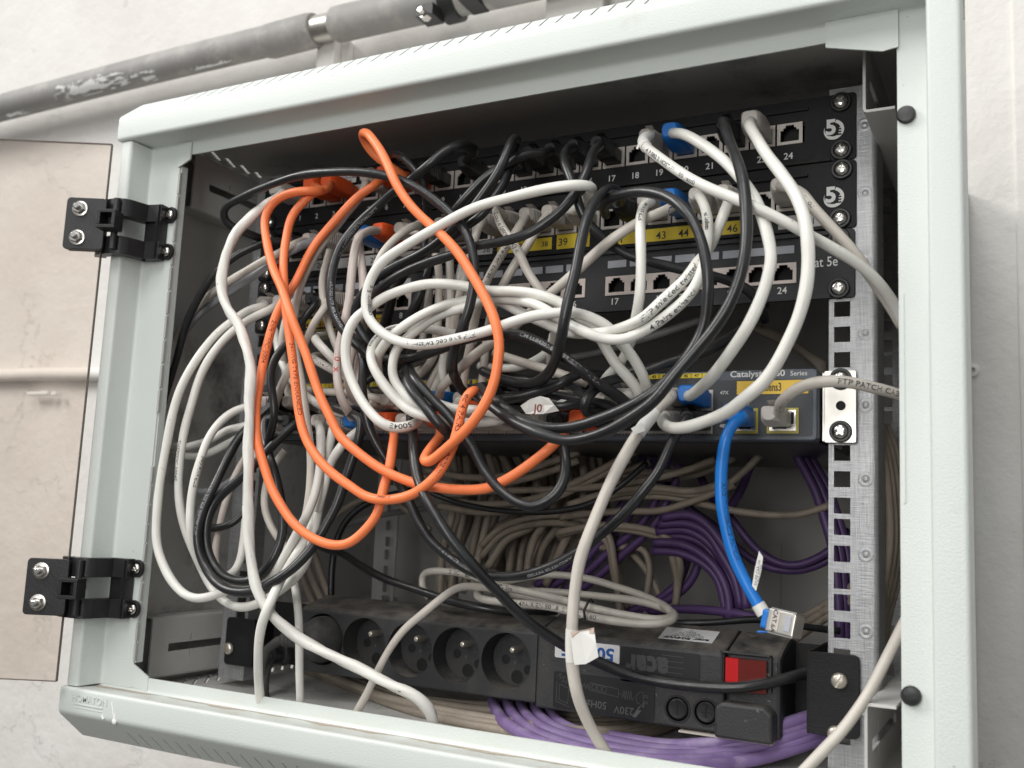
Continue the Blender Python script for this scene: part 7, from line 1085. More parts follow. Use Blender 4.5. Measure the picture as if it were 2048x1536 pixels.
# sockets
g = Geo(); g.box(-6.9, 6.9, -13.1, -12.4, -6.6, 6.6)
g.cur = 1; g.box(-5.7, 5.7, -13.2, -13.05, -4.6, 3.2); g.box(-3.4, 3.4, -13.21, -13.05, 3.1, 5.2)
SOCK = mesh_of(g, ['jack', 'hole'])
for c in range(24):
    for r, z in ((0, -196.5), (1, -211)): inst('port', SOCK, sw, (SP(c), 0, z-.6))
g = Geo()
i = 0; x = -206
while x < 157: g.box(x, x+.45, -12.75, -12.4, -219.0, -216.2 if i % 4 else -217); x += 2.35; i += 1
build('vent_ticks', g, 'ink_grey', sw)
for k in range(4):
    x0 = -199+89.5*k
    g = Geo(); g.box(x0, x0+87, -12.85, -12.45, -182.6, -178.95+-.6)
    s = build('yellow_label', g, 'yellow', sw)
    g = Geo()
    for j in range(12):
        xx = x0+4+j*7.2; put_text(g, str(k*12+j+1), 2.0, xx, -13.0, -181.0, bold=.03); g.box(xx+3.3, xx+3.6, -12.95, -12.8, -182.6, -179.6)
        g.add([(xx-.9, -12.8, -184.0), (xx+.9, -12.8, -184.0), (xx, -12.8, -185.6)], [(0, 1, 2)])
    build('printed_numbers', g, 'ink', s)
g = Geo()
put_text(g, 'Catalyst 2960', 3.8, 166.8, -12.2, -182.6, bold=.12, center=False, sx=1.14)
put_text(g, 'Series', 3.0, 204.2, -12.2, -182.6, bold=.02, center=False)
build('series_lettering', g, 'ink_white', sw); g = Geo()
put_text(g, '47X', 2.2, 160.8, -12.75, -193.5, center=False, bold=.03); put_text(g, '48X', 2.2, 160.8, -12.75, -214.5, center=False, bold=.03); put_text(g, '31X', 2.0, 62, -12.75, -193.5, center=False); put_text(g, '1', 2.2, 179, -12.7, -199.5)
build('port_lettering', g, 'ink_white', sw)
g = Geo(); g.box(171.5, 215.2, -12.9, -12.4, -193.8, -185.4); s = build('amber_label', g, 'yellow2', sw)
g = Geo(); put_text(g, 'ssens3', 5.0, 187.6, -13.05, -191.9, bold=.1, center=False, sx=.62); build('printed_name', g, 'ink', s)
for x0, x1, xs in ((170.5, 185.0, 173.6), (190.5, 209.6, 195.0)):
    g = Geo(); g.box(x0, x1, -13.2, -12.4, -218.2, -202.6); s = build('uplink_port', g, 'gold', sw)
    g = Geo(); g.box(x0+1.6, x1-1.4, -13.6, -13.1, -216.6, -204); g.box(x1-5.2, x1-1.4, -14.4, -13.2, -213.5, -204.2); build('port_shield', g, 'chrome', s)
    g = Geo(); g.box(xs-.5, xs+7.5, -13.75, -13.5, -215.4, -205.2); g.box(x1-4.2, x1-2.6, -14.55, -14.3, -212.5, -205.2); build('port_opening', g, 'hole', s)
g = Geo(); g.add([(187.0, -12.6, -206.8), (189.8, -12.6, -205.0), (189.8, -12.6, -208.6)], [(0, 1, 2)]); build('arrow_mark', g, 'yellow2', sw)
for s_ in (1, -1):
    ear = Geo(); x0, x1 = (222.8, 241.6) if s_ > 0 else (-241.6, -222.8)
    plate(ear, x0, x1, -223.0, -178.9, -3.4, -1.6, 1.2)
    ex = 221.4*s_; ear.box(min(ex, ex+1.6*s_), max(ex, ex+1.6*s_), -2.4, 60, -222, -180)
    e = build('rack_ear', ear, 'steel', sw, bevel=.3)
    for z in (-184.2, -216.2): screw(e, 232.6*s_, -3.4, z, rot=random.uniform(0, 1.2))
    g = Geo(); g.lathe((232.6*s_, -3.4, -200.4), (0, -1, 0), [(-.3, 2.9), (.25, 2.9), (.3, 2.0), (.02, 1.7)], 20); build('ear_hole', g, 'hole', e, True)

# ------------------------------------------------------------------ power strip
ps = empty('power_strip', (0, 20, -402), 'charcoal rack power strip with round recessed sockets and a red rocker switch', 'power strip')
sock = [-109.2, -68.6, -29.6, 10.3]; sx0 = -148
body = [(0, -399.5), (0, -353.5), (4, -350.8), (30, -344), (48, -346), (48, -399.5)]
g = Geo(); g.prism(body, 'x', -170, 34)
b = build('socket_block', g, 'strip', ps, bevel=1.2)
# recesses: cut the round holes
gc = Geo()
for x in [sx0]+sock: gc.lathe((x, 0, -374.4), (0, 1, 0), [(-5, 19.4), (17, 18.6)], 48)
k = build('cutter', gc, 'strip'); md = b.modifiers.new('cut', 'BOOLEAN'); md.object = k; md.solver = 'EXACT'
bpy.context.view_layer.update(); me = bpy.data.meshes.new_from_object(b.evaluated_get(bpy.context.evaluated_depsgraph_get())); b.modifiers.clear(); b.data = me; bpy.data.objects.remove(k)
for x in sock:
    s = empty_part('socket', (x, 16, -374.4), ps)
    g = Geo(); g.lathe((x, 17, -374.4), (0, -1, 0), [(0, 18.5), (.6, 18.5)], 40); build('socket_floor', g, 'strip', s, True)
    g = Geo()
    for a, bb in ((-8.5, -1.0), (9.5, -6.5)): g.lathe((x+a, 16.4, -374.4+bb), (0, -1, 0), [(0, 3.3), (.25, 3.3), (.3, 2.2)], 20)
    g.lathe((x+1, 16.4, -374.4-12.0), (0, -1, 0), [(0, 4.6), (.2, 4.6), (.25, 3.4)], 22)
    build('pin_hole', g, 'hole', s)
    g = Geo(); g.lathe((x+2.5, 16.4, -374.4+7.5), (0, -1, 0), [(0, 2.4), (11, 2.4), (12.8, 1.6), (13.2, .6)], 18); build('earth_pin', g, 'brass', s, True)
# surge module with labels
body2 = [(-.5, -402), (-.5, -354.5), (2.5, -352), (8, -350.5), (34, -342), (52, -345), (52, -402)]
g = Geo(); g.prism(body2, 'x', 34.2, 163); build('filter_block', g, 'strip', ps, bevel=1.5)
g = Geo(); g.prism([(2, -402), (2, -354), (10, -350), (34, -343), (52, -347), (52, -402)], 'x', 163.2, 197); build('end_block', g, 'strip', ps, bevel=2.5)
g = Geo(); g.prism([(160, -402.5), (160, -385), (164, -381.5), (190, -381.5), (195, -386), (195, -402.5)], 'y', -11, 3); build('cord_clamp', g, 'strip', ps, bevel=1.8)
# raised frame and rocker
g = Geo(); g.box(160.5, 192, -1.2, 2.2, -353.4, -352.2); g.box(160.5, 161.7, -1.2, 2.2, -374, -352.2); g.box(190.8, 192, -1.2, 2.2, -374, -352.2); build('rocker_frame', g, 'strip', ps, bevel=.3)
r_ = empty_part('rocker_switch', (176, 0, -364), ps)
g = Geo(); g.prism([(164.5, 1.5), (164.5, -3.6), (173, -6.0), (173, 1.5)], 'z', -375, -355.6); build('rocker_face', g, 'red', r_)
g = Geo(); g.prism([(173.1, 1.5), (173.1, -6.0), (189, -1.8), (189, 1.5)], 'z', -375, -355.6); build('rocker_side', g, 'darkred', r_)
# fuses
for x, z in ((133.6, -390.6), (151.9, -390.4)):
    g = Geo(); g.lathe((x, -.5, z), (0, -1, 0), [(0, 8.6), (.5, 8.5), (.5, 7.3), (-.1, 7.2), (-.1, 6.6), (.7, 5.8), (.9, 5.4), (.7, 3.6), (.7, 2)], 36)
    f = build('fuse_cap', g, 'plastic', ps, True, angle=30)
    g = Geo(); g.box(x-.5, x+.5, -1.45, -1.15, z-3.4, z+3.4); g.box(x-2.9, x+2.9, -1.4, -1.15, z-.35, z+.35) if x > 140 else None; build('fuse_slot', g, 'hole', f)
# decals, all lettering upside down as the strip is mounted inverted
g = Geo(); plate(g, 95, 147.5, -377.5, -355.8, -1.0, -.4, 1.2); plate(g, 47.6, 118.5, -400, -376.5, -1.0, -.4, 1.5); build('decal', g, 'pane', ps)
g = Geo(); put_text(g, 'acar', 12.5, 112.5, -1.25, -367.2, bold=.9, rot=PI, sx=.92); build('raised_name', g, 'embossed', ps)
g = Geo()
put_text(g, '230V', 4.6, 98, -1.2, -396, rot=PI, bold=.04); put_text(g, '50Hz', 4.6, 79, -1.2, -394.6, rot=PI, bold=.04)
def wire(pts, wd=.28):
    for (a, b_), (c, d) in zip(pts, pts[1:]):
        v = Vector((c-a, 0, d-b_)); L = v.length
        if L < 1e-6: continue
        v /= L; nrm = Vector((-v.z, 0, v.x))
        g.add([Vector((a, -1.2, b_))+nrm*wd/2, Vector((a, -1.2, b_))-nrm*wd/2, Vector((c, -1.2, d))-nrm*wd/2, Vector((c, -1.2, d))+nrm*wd/2], [(0, 1, 2, 3)])
wire([(50, -383), (50, -396), (60, -398.5)]); wire([(52, -384.5), (52, -394.5), (58.5, -396.4), (58.8, -386.5), (52, -384.5)])
wire([(50, -380), (53, -377.6), (52, -381), (56, -379), (54, -383), (59, -381.5), (56, -384)])
wire([(64, -383)]+[(65+i*.55, -383.2+1.6*math.sin(i*1.57)-i*.05) for i in range(16)])
wire([(74, -381.2), (94, -383), (94, -388), (74, -385.8), (74, -381.2)])
for cx in (77, 80.6, 84.2): wire([(cx+1.7*math.cos(a*.52), -383.7-(cx-77)*.1+1.7*math.sin(a*.52)) for a in range(13)])
wire([(94, -385.6), (97, -386)]+[(97+i*.8, -386+(3.2 if i % 2 else -3.2)) for i in range(9)]+[(105, -386.6)])
wire([(111, -383.2), (109, -383), (106.8, -384.6), (106, -387), (107, -390), (110, -391), (111, -391), (111, -383.2)]); wire([(111, -384.8), (114, -385), (114, -386), (111, -385.8)]); wire([(111, -388.6), (114, -388.8), (114, -389.8), (111, -389.6)])
g.add([(104, -1.2, -400+.8), (106.5, -1.2, -399), (110, -1.2, -394.5), (106.8, -1.2, -394.2)], [(0, 1, 2, 3)]); wire([(107, -394.4), (110.5, -390.5)], .7)
g.add([(109.2, -1.2, -391.4), (112, -1.2, -388.6), (111.4, -1.2, -392.6)], [(0, 1, 2)])
for i in range(5): wire([(122.5, -358.5-i*3.4), (131+6, -358.8-i*3.4)], .22)
build('fine_print', g, mat('faint_print', (.085, .085, .085), .6), ps)
g = Geo(); plate(g, 47.8, 94, -367.5, -355.6, -1.3, -.5, 1.2); s = build('white_sticker', g, 'sticker', ps)
g = Geo(); put_text(g, '504WF', 7.6, 71.5, -1.45, -362.2, bold=.35, rot=PI, sx=1.15); build('sticker_number', g, mat('blue_ink', (.01, .08, .30), .5), s)
# rating label on the sloping top
a0 = Vector((0, 26, 8.5)).normalized()
g = Geo(); base = Vector((116, 9.5, -349.6)); 
g.add([base+X*0, base+X*36, base+X*36+a0*19, base+a0*19], [(0, 1, 2, 3)]); s = build('rating_label', g, 'sticker', ps)
g = Geo(); nn = X.cross(a0)
ax = (-X, -a0)
put_text(g, 'acar 504WF', 3.0, *(base+X*18+a0*3.2+nn*.2), bold=.2, ax=ax, sx=1.4)
for i in range(5): put_text(g, ['230V 50Hz 10A max 2300W', 'L-N L-PE N-PE Up 1.3kV', 'EN 61643-11  IP20', 'IEC 884-1', 'CE'][i], 1.3, *(base+X*18+a0*(6.4+i*2.3)+nn*.2), bold=.02, ax=ax)
build('rating_print', g, 'ink', s)
# mounting brackets
def pbr(name, s_, xa, xb, z0, z1, xin):
    g = Geo(); plate(g, min(xa, xb), max(xa, xb), z0, z1, -3.2, -1.4, 3); g.box(min(xin, xin+1.8), max(xin, xin+1.8), -3, 60, z0, z1); g.box(min(xin, xin-17*s_), max(xin, xin-17*s_), 44, 46, z0+1, z1-1)
    return build(name, g, 'panel', ps, bevel=.4)
br = pbr('strip_bracket', 1, 214, 243, -394, -346.8, 213.2); screw(br, 232, -3.2, -362, washer=False, slot=True); screw(br, 230, -3.2, -392, washer=False, slot=True, rot=.8)
bl = pbr('strip_bracket', -1, -242, -213, -402, -365.2, -215); screw(bl, -236.5, -3.2, -389.5, washer=False, slot=True, rot=-.5)
g = Geo(); g.box(-213, -171, 20, 22, -400, -352); build('strip_bracket_web', g, 'panel', ps)
g = Geo(); g.prism([(-2, -404.2), (44, -404.2), (44, -403), (-2, -403)], 'x', 135, 193); build('white_card', g, 'wood', ps)
g = Geo(); g.lathe((-184, 2, -389), (-.25, -1, .1), [(0, 8.8), (4, 8.8), (5.5, 7.6), (5.5, 4.6), (12, 4.2)], 28); build('cord_gland', g, 'plastic', ps, True)
# mains plug in the first socket
pl = empty('power_plug', (-146, 0, -374), 'round black mains plug with ribbed neck in the leftmost socket of the power strip', 'plug')
g = Geo(); g.lathe((-147.5, 16, -374.2), (0, -1, 0), [(0, 17.2), (18, 17.2), (21, 16.8), (27, 15), (32, 11.6), (34, 9)], 40); build('plug_body', g, 'k2', pl, True)
nk = Vector((-.93, -.25, -.12)).normalized()
g = Geo(); g.lathe((-153, -13, -373), nk, [(0, 9), (4, 8.4)]+[(5+i*1.6, 7.6-(.9 if i % 2 else 0)-i*.22) for i in range(9)]+[(20, 4.6)], 26); build('cable_neck', g, 'k2', pl, True)
g = Geo(); tube_geo(g, [Vector((-153, -13, -373))+nk*18, Vector((-176, -18, -377)), Vector((-185, -19, -384)), Vector((-189, -18, -396)), Vector((-189, -16, -419))], 3.6, 14); build('mains_lead', g, 'k2', pl, True)

# ------------------------------------------------------------------ cables
def catmull(P, step=2.6):
    P = [Vector(p) for p in P]
    Q = [P[0]*2-P[1]]+P+[P[-1]*2-P[-2]]
    out = []
    for i in range(1, len(Q)-2):
        p0, p1, p2, p3 = Q[i-1:i+3]
        t0 = 0; t1 = t0+max(1e-3, (p1-p0).length)**.5; t2 = t1+max(1e-3, (p2-p1).length)**.5; t3 = t2+max(1e-3, (p3-p2).length)**.5
        n = max(2, int((p2-p1).length/step))
        for k in range(n):
            t = t1+(t2-t1)*k/n
            A1 = p0*((t1-t)/(t1-t0))+p1*((t-t0)/(t1-t0)); A2 = p1*((t2-t)/(t2-t1))+p2*((t-t1)/(t2-t1)); A3 = p2*((t3-t)/(t3-t2))+p3*((t-t2)/(t3-t2))
            B1 = A1*((t2-t)/(t2-t0))+A2*((t-t0)/(t2-t0)); B2 = A2*((t3-t)/(t3-t1))+A3*((t-t1)/(t3-t1))
            out.append(B1*((t2-t)/(t2-t1))+B2*((t-t1)/(t2-t1)))
    out.append(P[-1])
    for _ in range(3):
        out = [out[0]]+[out[i]*.5+(out[i-1]+out[i+1])*.25 for i in range(1, len(out)-1)]+[out[-1]]
    return out
# boots: moulded strain relief on the plug, pointing along -Y from the socket
def boot_geo(style):
    g = Geo()
    def ring(y, w, h, r, n=5):
        pts = []
        for cx, cz, a0 in ((w-r, h-r, 0), (-w+r, h-r, 90), (-w+r, -h+r, 180), (w-r, -h+r, 270)):
            for k in range(n):
                a = math.radians(a0+90*k/(n-1)); pts.append((cx+r*math.cos(a), y, cz+r*math.sin(a)))
        return pts
    if style == 'ribbed':
        L = [(-1, 5.9, 4.6, 1), (-9, 5.9, 4.8, 1.2), (-10, 6.6, 5.8, 1.8), (-17, 6.6, 5.8, 2)]
        y = -17.6
        for i in range(6):
            w = 6.5-i*.22; h = 5.7-i*.2
            L += [(y, w-.55, h-.55, 2.2), (y-.7, w, h, 2.2), (y-1.5, w, h, 2.2)]; y -= 2.0
        L += [(y, 4.9, 4.6, 2.6), (y-3, 4.4, 4.3, 3.4), (y-3.6, 3.9, 3.8, 3.2)]
    else:
        L = [(-1, 5.9, 4.6, 1), (-9, 5.9, 4.8, 1.2), (-10, 6.9, 6.0, 1.6), (-22, 6.9, 6.0, 1.8), (-30, 6.2, 5.6, 2.2), (-34, 5.6, 5.2, 2.6), (-35.5, 4.6, 4.4, 3)]
    vs = []; n = 20
    for a in L: vs += ring(*a)
    fs = []
    for k in range(len(L)-1):
        for i in range(n): fs.append((k*n+i, k*n+(i+1) % n, (k+1)*n+(i+1) % n, (k+1)*n+i))
    fs += [tuple(range(n)), tuple((len(L)-1)*n+i for i in range(n))[::-1]]
    g.add(vs, fs)
    if style == 'ribbed':       # latch guard on top
        g.prism([(-10, 5.6), (-20, 5.6), (-27, 8.4), (-24, 8.6), (-16, 7.4), (-10, 7.0)], 'x', -2.4, 2.4)
    return g
BOOT = {}
bootmat = {'o': mat('orange_boot', (.75, .10, .02), .42, var=.08), 'w': mat('grey_white_boot', (.52, .49, .45), .42, var=.06, dirt=(.33,.29,.25), dscale=50),
           'g': mat('warm_grey_boot', (.40, .365, .33), .45, var=.07, dirt=(.25,.21,.18), dscale=50), 'b': mat('blue_boot', (.010, .15, .50), .36, var=.08),
           'k': mat('black_boot', (.011, .011, .012), .5, var=.2, dirt=(.03,.027,.023), dscale=40)}
def boot(parent, q, key, style, tw):
    kk = (key, style)
    if kk not in BOOT: BOOT[kk] = mesh_of(boot_geo(style), bootmat[key], True)
    o = inst('connector_boot', BOOT[kk], parent, q)
    if q[2] > -200 or q[1] == 0: pass
    return o
CPOS = Vector((335.6, -624.2, -277.6))
def print_on(name, path, r, frac, txt, ink, size, dirn, parent, lift=.06, ang=0, sx=1.12, bold=.045):
    cum = [0]
    for a, b_ in zip(path, path[1:]): cum.append(cum[-1]+(b_-a).length)
    s0 = frac*cum[-1]
    vs, fs = text_tris(txt, size, bold, sx)
    out = []
    for a, b_ in vs:
        s = min(max(s0+a*dirn, 0), cum[-1]-.01)
        lo, hi = 0, len(cum)-1
        while hi-lo > 1:
            md_ = (lo+hi)//2
            if cum[md_] <= s: lo = md_
            else: hi = md_
        t = (s-cum[lo])/max(1e-6, cum[lo+1]-cum[lo]); p_ = path[lo]*(1-t)+path[lo+1]*t
        T0 = (path[min(lo+1, len(path)-1)]-path[max(lo-1, 0)]); T1 = (path[min(lo+2, len(path)-1)]-path[lo])
        T = (T0*(1-t)+T1*t).normalized()*dirn
        v = (CPOS-p_).normalized(); v = (v-T*v.dot(T)).normalized(); up = v.cross(T)
        th = ang+(b_-size/2)/r
        out.append(p_+v*((r+lift)*math.cos(th))+up*((r+lift)*math.sin(th)))
    g = Geo(); g.add(out, fs); return build(name, g, ink, parent)
CCAT = {'TAN': ('beige installation cable in the hanging bundle behind the switch', 'beige cables fanning down behind the switch'),
 'TANH': ('beige installation cable lying across the bundle in the back of the cabinet', 'beige cables lying across the back'),
 'PD': ('dark purple cable slanting down left in the flat purple bundle', 'purple cables slanting behind the black belly'),
 'PA': ('purple cable arching right behind the blue cable', 'purple cables arching behind the blue one'),
 'PL': ('purple cable bending back under the purple arch', 'purple cables under the arch'),
 'PR': ('dark purple cable crossing the grey back panel', 'purple cables over the back panel'),
 'PV': ('purple cable dropping behind the right mounting rail', 'purple cables behind the right rail'),
 'PH': ('purple cable running level above the power strip right end', None),
 'RG': ('beige cable hanging between the right rail and the door post', 'beige cables in the right hand gap'),
 'RB': ('beige cable rising to the right behind the loose blue plug', 'beige cables behind the loose plug'),
 'UV': ('beige cable in the dark gap above the switch', 'beige cables in the gap above the switch'),
 'PB': ('lilac cable sweeping along the cabinet floor in front of the coil', 'lilac cables on the cabinet floor'),
 'TB': ('beige cable of the coil lying on the cabinet floor', 'beige cables coiled on the floor'),
 'BT': ('beige cable going down behind the left end of the power strip', 'beige cables behind the strip end'),
 'KB': ('black cable hump in the shade below the orange loop', None), 'KV': ('black cable rising behind the left end of the power strip and curving right', None)}
PATHS = {}; COBJ = {}; USED = set()
for nm, col, r, lab, conns, pts in CABLES:
    P = [tuple(float(a) for a in q.split(',')) for q in pts.split()]
    bg = lab in CCAT
    path = catmull(P, 4 if bg else 2.6)
    rnd = random.Random(nm)
    a0, a1, a2 = rnd.uniform(0, 6), rnd.uniform(0, 6), rnd.uniform(0, 6)
    amp = .5 if col == 'k' else .28
    if nm == 'w29': amp = .5
    n_ = len(path)
    path = [q+Vector((math.sin(i*.11+a0), math.sin(i*.09+a1), math.sin(i*.13+a2)))*(amp*min(1, i/8, (n_-1-i)/8)) for i, q in enumerate(path)]
    label, group = CCAT[lab] if bg else (lab, None)
    cat = 'cable'
    kind_name = {'k': 'black', 'o': 'orange', 'w': 'white', 'g': 'grey', 'b': 'blue', 'p': 'purple', 't': 'beige'}.get(col[0], 'grey')
    root = empty('patch_cable' if not bg else 'installation_cable', P[len(P)//2], label, cat, group) if not bg else None
    if bg:
        g = Geo(); tube_geo(g, path, r, 10)
        o = build('installation_cable', g, col, None, True, loc=P[len(P)//2], angle=0); tag(o, label, cat, group)
    else:
        g = Geo()
        if nm == 'w29':
            rf = lambda i: (lambda j: r*(1+.10*math.sin(i*.42+j*.8)+.06*math.sin(i*1.1+j*2)+.04*math.sin(i*.21)))
            tube_geo(g, path, r, 16, rf=rf)
        else:
            ea = {'k': .045, 'w': .022, 'g': .03, 'o': .012}.get(col[0], .02); ph = rnd.uniform(0, 6); fq = rnd.uniform(.22, .36)
            tube_geo(g, path, r, 16, rf=lambda i: (lambda j: r*(1+ea*math.sin(2*(2*PI*j/16)+i*fq+ph)+.02*math.sin(i*.17+ph)+.012*math.sin(i*.71+ph))))
        build('cable_jacket', g, col, root, True, angle=0)
        for k, q, bc in conns:
            key = bc if bc in bootmat else {'o': 'o', 'w': 'w', 'g': 'g', 'b': 'b', 'k': 'k', 'p1': 'w'}.get(col, 'g')
            boot(root, q, key, 'smooth' if key in ('b', 'o') or (q[2] > -60 and key == 'w') else 'ribbed', 0)
    PATHS[nm] = path; COBJ[nm] = root

TEXTS = [
 ('w1', 0.7021, 'FTP shielded twisted p', 'ink', 3.3, -1, 0.0),
 ('w1', 0.5227, 'category 5 c', 'ink', 3.0, -1, -0.5),
 ('w6', 0.3297, 'FTP shielded twisted pa', 'ink', 3.3, -1, 0.0),
 ('w3', 0.3231, '4 Pairs enhanced', 'ink', 3.3, -1, -0.2),
 ('w3', 0.1549, 'category pa', 'ink', 2.6, -1, 0.4),
 ('w4', 0.3206, 'FTP shielded', 'ink', 2.6, -1, 0.0),
 ('w16', 0.1966, '2 cable (stranded) c', 'ink', 2.9, 1, 0.0),
 ('w17', 0.2442, 'shielded twist wire', 'ink', 2.9, 1, 0.0),
 ('w10', 0.1875, '4 P/002 2 HOST-FF.11801 azz0', 'ink', 2.6, 1, -0.3),
 ('w13', 0.3687, 'rollin', 'ink', 3.0, -1, 0.2),
 ('w14', 0.1027, 'ID c(UL)', 'ink', 3.0, 1, 0.1),
 ('w14', 0.5494, 'FTP PATCH CABLE', 'ink', 3.0, 1, 0.1),
 ('w5', 0.8523, '5004E', 'ink', 3.3, -1, -0.2),
 ('w8', 0.6207, 'shielded category', 'ink', 2.2, 1, 0.7),
 ('w25', 0.3042, 'THEPFPFC-5004E', 'ink', 2.6, 1, -0.8),
 ('w26', 0.3175, 'FTP shielded', 'ink', 2.9, -1, -0.4),
 ('o3', 0.3177, '2nFt TFPC-5004 1', 'ink_rust', 3.1, 1, 0.0),
 ('o2', 0.3585, '24AWG TYPE ENHANCED', 'ink_rust', 2.9, 1, 0.2),
 ('o2', 0.8808, 'ed 4 PAIRS', 'ink_rust', 3.4, -1, 0.0),
 ('o2', 0.8021, 'enhanced', 'ink_rust', 3.4, -1, 0.0),
 ('o2', 0.6676, '34007.E', 'ink_rust', 2.2, 1, 0.7),
 ('k8', 0.6464, 'CM LL84201 ETL VERIFIED TIA/EIA', 'ink_grey', 2.4, 1, 0.3),
 ('k21', 0.4984, '11801 EN 50173', 'ink_grey', 2.1, 1, 0.3),
 ('k21', 0.6593, '(BELKIN) BELKIN COMPONENTS', 'ink_grey', 1.9, 1, -0.4),
 ('k22', 0.7069, 'UTP 24AWG 4PR ETL VERIFIED', 'ink_grey', 2.0, 1, 0.6),
 ('k4', 0.4219, 'ELECTRICAL CATEGORY 5 UTP', 'ink_grey', 2.1, 1, 0.3),
 ('k4', 0.649, 'VERIFIED UTP 4PR 24AWG', 'ink_grey', 2.1, 1, 0.2),
 ('k5', 0.7548, 'CABLE EASTON', 'ink_grey', 1.9, 1, 0.5),
 ('coil', 0.0628, '2 IEC 11801 A-C.2 NVP 68% Eca', 'ink', 2.9, 1, 0.0),
 ('coil', 0.5627, '24 4PAIR EN 501.8 ISO/IEC 11801', 'ink', 2.9, 1, 0.0),
 ('w29', 0.8948, '- 1BM 8', 'ink', 2.6, 1, -0.2),
 ('b1', 0.4079, 'ANSI/TIA-568-C.2 PATCH', 'ink_navy', 2.6, 1, 0.5),
 ('w37', 0.5142, 'FTP shield', 'ink', 2.2, 1, 0.0),
 ('w15', 0.1279, 'A3', 'ink_navy', 5.0, -1, 0.3),
 ('w22', 0.6592, '10', 'ink_red', 4.4, 1, 0.0),
 ('w22', 0.7194, 'x', 'ink_red', 5.0, 1, 0.0),
]
for i, (nm, frac, txt, ink, size, dirn, ang) in enumerate(TEXTS):
    r = next(c[2] for c in CABLES if c[0] == nm)
    print_on('printed_text', PATHS[nm], r, frac, txt, ink, size, dirn, COBJ[nm], ang=ang)

# paper bits that belong to single cables
def flat(name, pts, mat_, parent, th=.25):
    P = [Vector(p_) for p_ in pts]; n_ = (P[1]-P[0]).cross(P[2]-P[0]).normalized()*th; k = len(P)
    g = Geo(); g.add(P+[p_+n_ for p_ in P], [(i, (i+1) % k, k+(i+1) % k, k+i) for i in range(k)]+[tuple(range(k))[::-1], tuple(range(k, 2*k))])
    return build(name, g, mat_, parent)
def collar(nm, f0, f1, mat_, name, dr=.25, n=10):
    path = PATHS[nm]; r = next(c[2] for c in CABLES if c[0] == nm); k = len(path); a, b_ = int(f0*k), max(int(f0*k)+2, int(f1*k))
    g = Geo(); tube_geo(g, path[a:b_+1], r+dr, 18); return build(name, g, mat_, COBJ[nm], True)
# white tape and torn paper flag on the thick hanging cable
collar('w40', 0.128, 0.1988, 'paper', 'white_tape', .45)
flat('paper_flag', [(133.5, -79.0, -218.3), (129.0, -84.0, -222.3), (131.6, -84.0, -226.0), (135.8, -79.0, -223.2)], 'paper', COBJ['w40'])
flat('paper_flag', [(99.6, -94.0, -340.2), (107.9, -99.0, -337.7), (117.1, -101.0, -335.1), (119.0, -102.0, -342.6), (120.4, -101.0, -350.4), (112.2, -99.0, -355.2), (103.1, -94.0, -357.2)], 'paper', COBJ['w40'])
flat('glue_residue', [(100.2, -94.6, -339.8), (108.2, -99.6, -337.6), (117.5, -101.8, -335.0), (117.7, -102.0, -337.6), (101.1, -95.0, -342.2)], mat('pinkish_glue', (.55, .42, .35), .8), COBJ['w40'])
collar('w40', 0.6453, 0.7173, 'w', 'tape_wrap', .2)
# folded tag with red handwriting on a black cable
tg = flat('paper_tag', [(50.7, -73.0, -206.8), (59.7, -78.0, -203.5), (67.0, -79.0, -201.9), (73.2, -79.0, -203.2), (76.3, -78.0, -207.1), (78.4, -75.0, -210.5), (68.1, -76.0, -212.4), (55.3, -74.0, -212.0)], 'paper', COBJ['k17b'])
flat('paper_tag', [(71.9, -66.0, -203.7), (76.2, -68.0, -202.5), (80.0, -68.0, -203.1), (74.0, -66.0, -205.0)], 'paper', COBJ['k17b'])
g = Geo(); c_ = Vector((66.4, -80.5, -209.2)); v_ = (CPOS-c_).normalized(); ux = (X-v_*X.dot(v_)).normalized(); uz = v_.cross(ux); uz = uz if uz.z > 0 else -uz
put_text(g, 'J0', 4.8, *c_, bold=.12, ax=(ux, (uz+ux*.1).normalized())); build('handwriting', g, 'ink_rust', COBJ['k17b'])
# torn sleeve at the boot of the long cable
collar('w10', 0.1057, 0.1737, 'paper', 'torn_sleeve', .55)
flat('sleeve_shred', [(121.1, -62.0, -40.9), (120.6, -64.0, -44.9), (119.3, -64.0, -44.4), (120.7, -62.0, -38.6)], 'paper', COBJ['w10'])
# loose shielded plug, ring and label of the blue cable
b_ = COBJ['b1']
collar('b1', 0.9498, 0.9802, 'w', 'white_ring', .5)
ax_ = (Vector((219.9, -56.0, -324.9))-Vector((197.9, -50.0, -322.2))).normalized(); vv = Vector((208.6, -54.0, -326.0)); cv = (CPOS-vv).normalized(); cv = (cv-ax_*cv.dot(ax_)).normalized(); up_ = ax_.cross(cv); up_ = up_ if up_.z > 0 else -up_
p0 = Vector((202.9, -52.0, -326.6))
g = Geo(); g.obox(p0+ax_*1, [ax_, cv, up_], (9.5, 9.5, 11)); build('connector_boot', g, bootmat['b'], b_, bevel=1.5)
g = Geo(); g.obox(p0+ax_*9, [ax_, cv, up_], (16.5, 11.8, 12.6)); sh = build('shielded_plug', g, 'steel', b_, bevel=.6)
g = Geo(); g.obox(p0+ax_*5.6+cv*6, [ax_, cv, up_], (5.2, .6, 10.5)); build('plug_plate', g, 'jack', sh, bevel=.2)
g = Geo(); put_text(g, 'CAT.6A', 2.6, *(p0+ax_*5.6+cv*6.45), bold=.04, ax=(-up_, ax_)); build('stamped_text', g, 'ink', sh)
g = Geo(); g.obox(p0+ax_*13.4+cv*5.95, [ax_, cv, up_], (3.6, .7, 8.4)); build('plug_window', g, 'labelgrey', sh, bevel=.2)
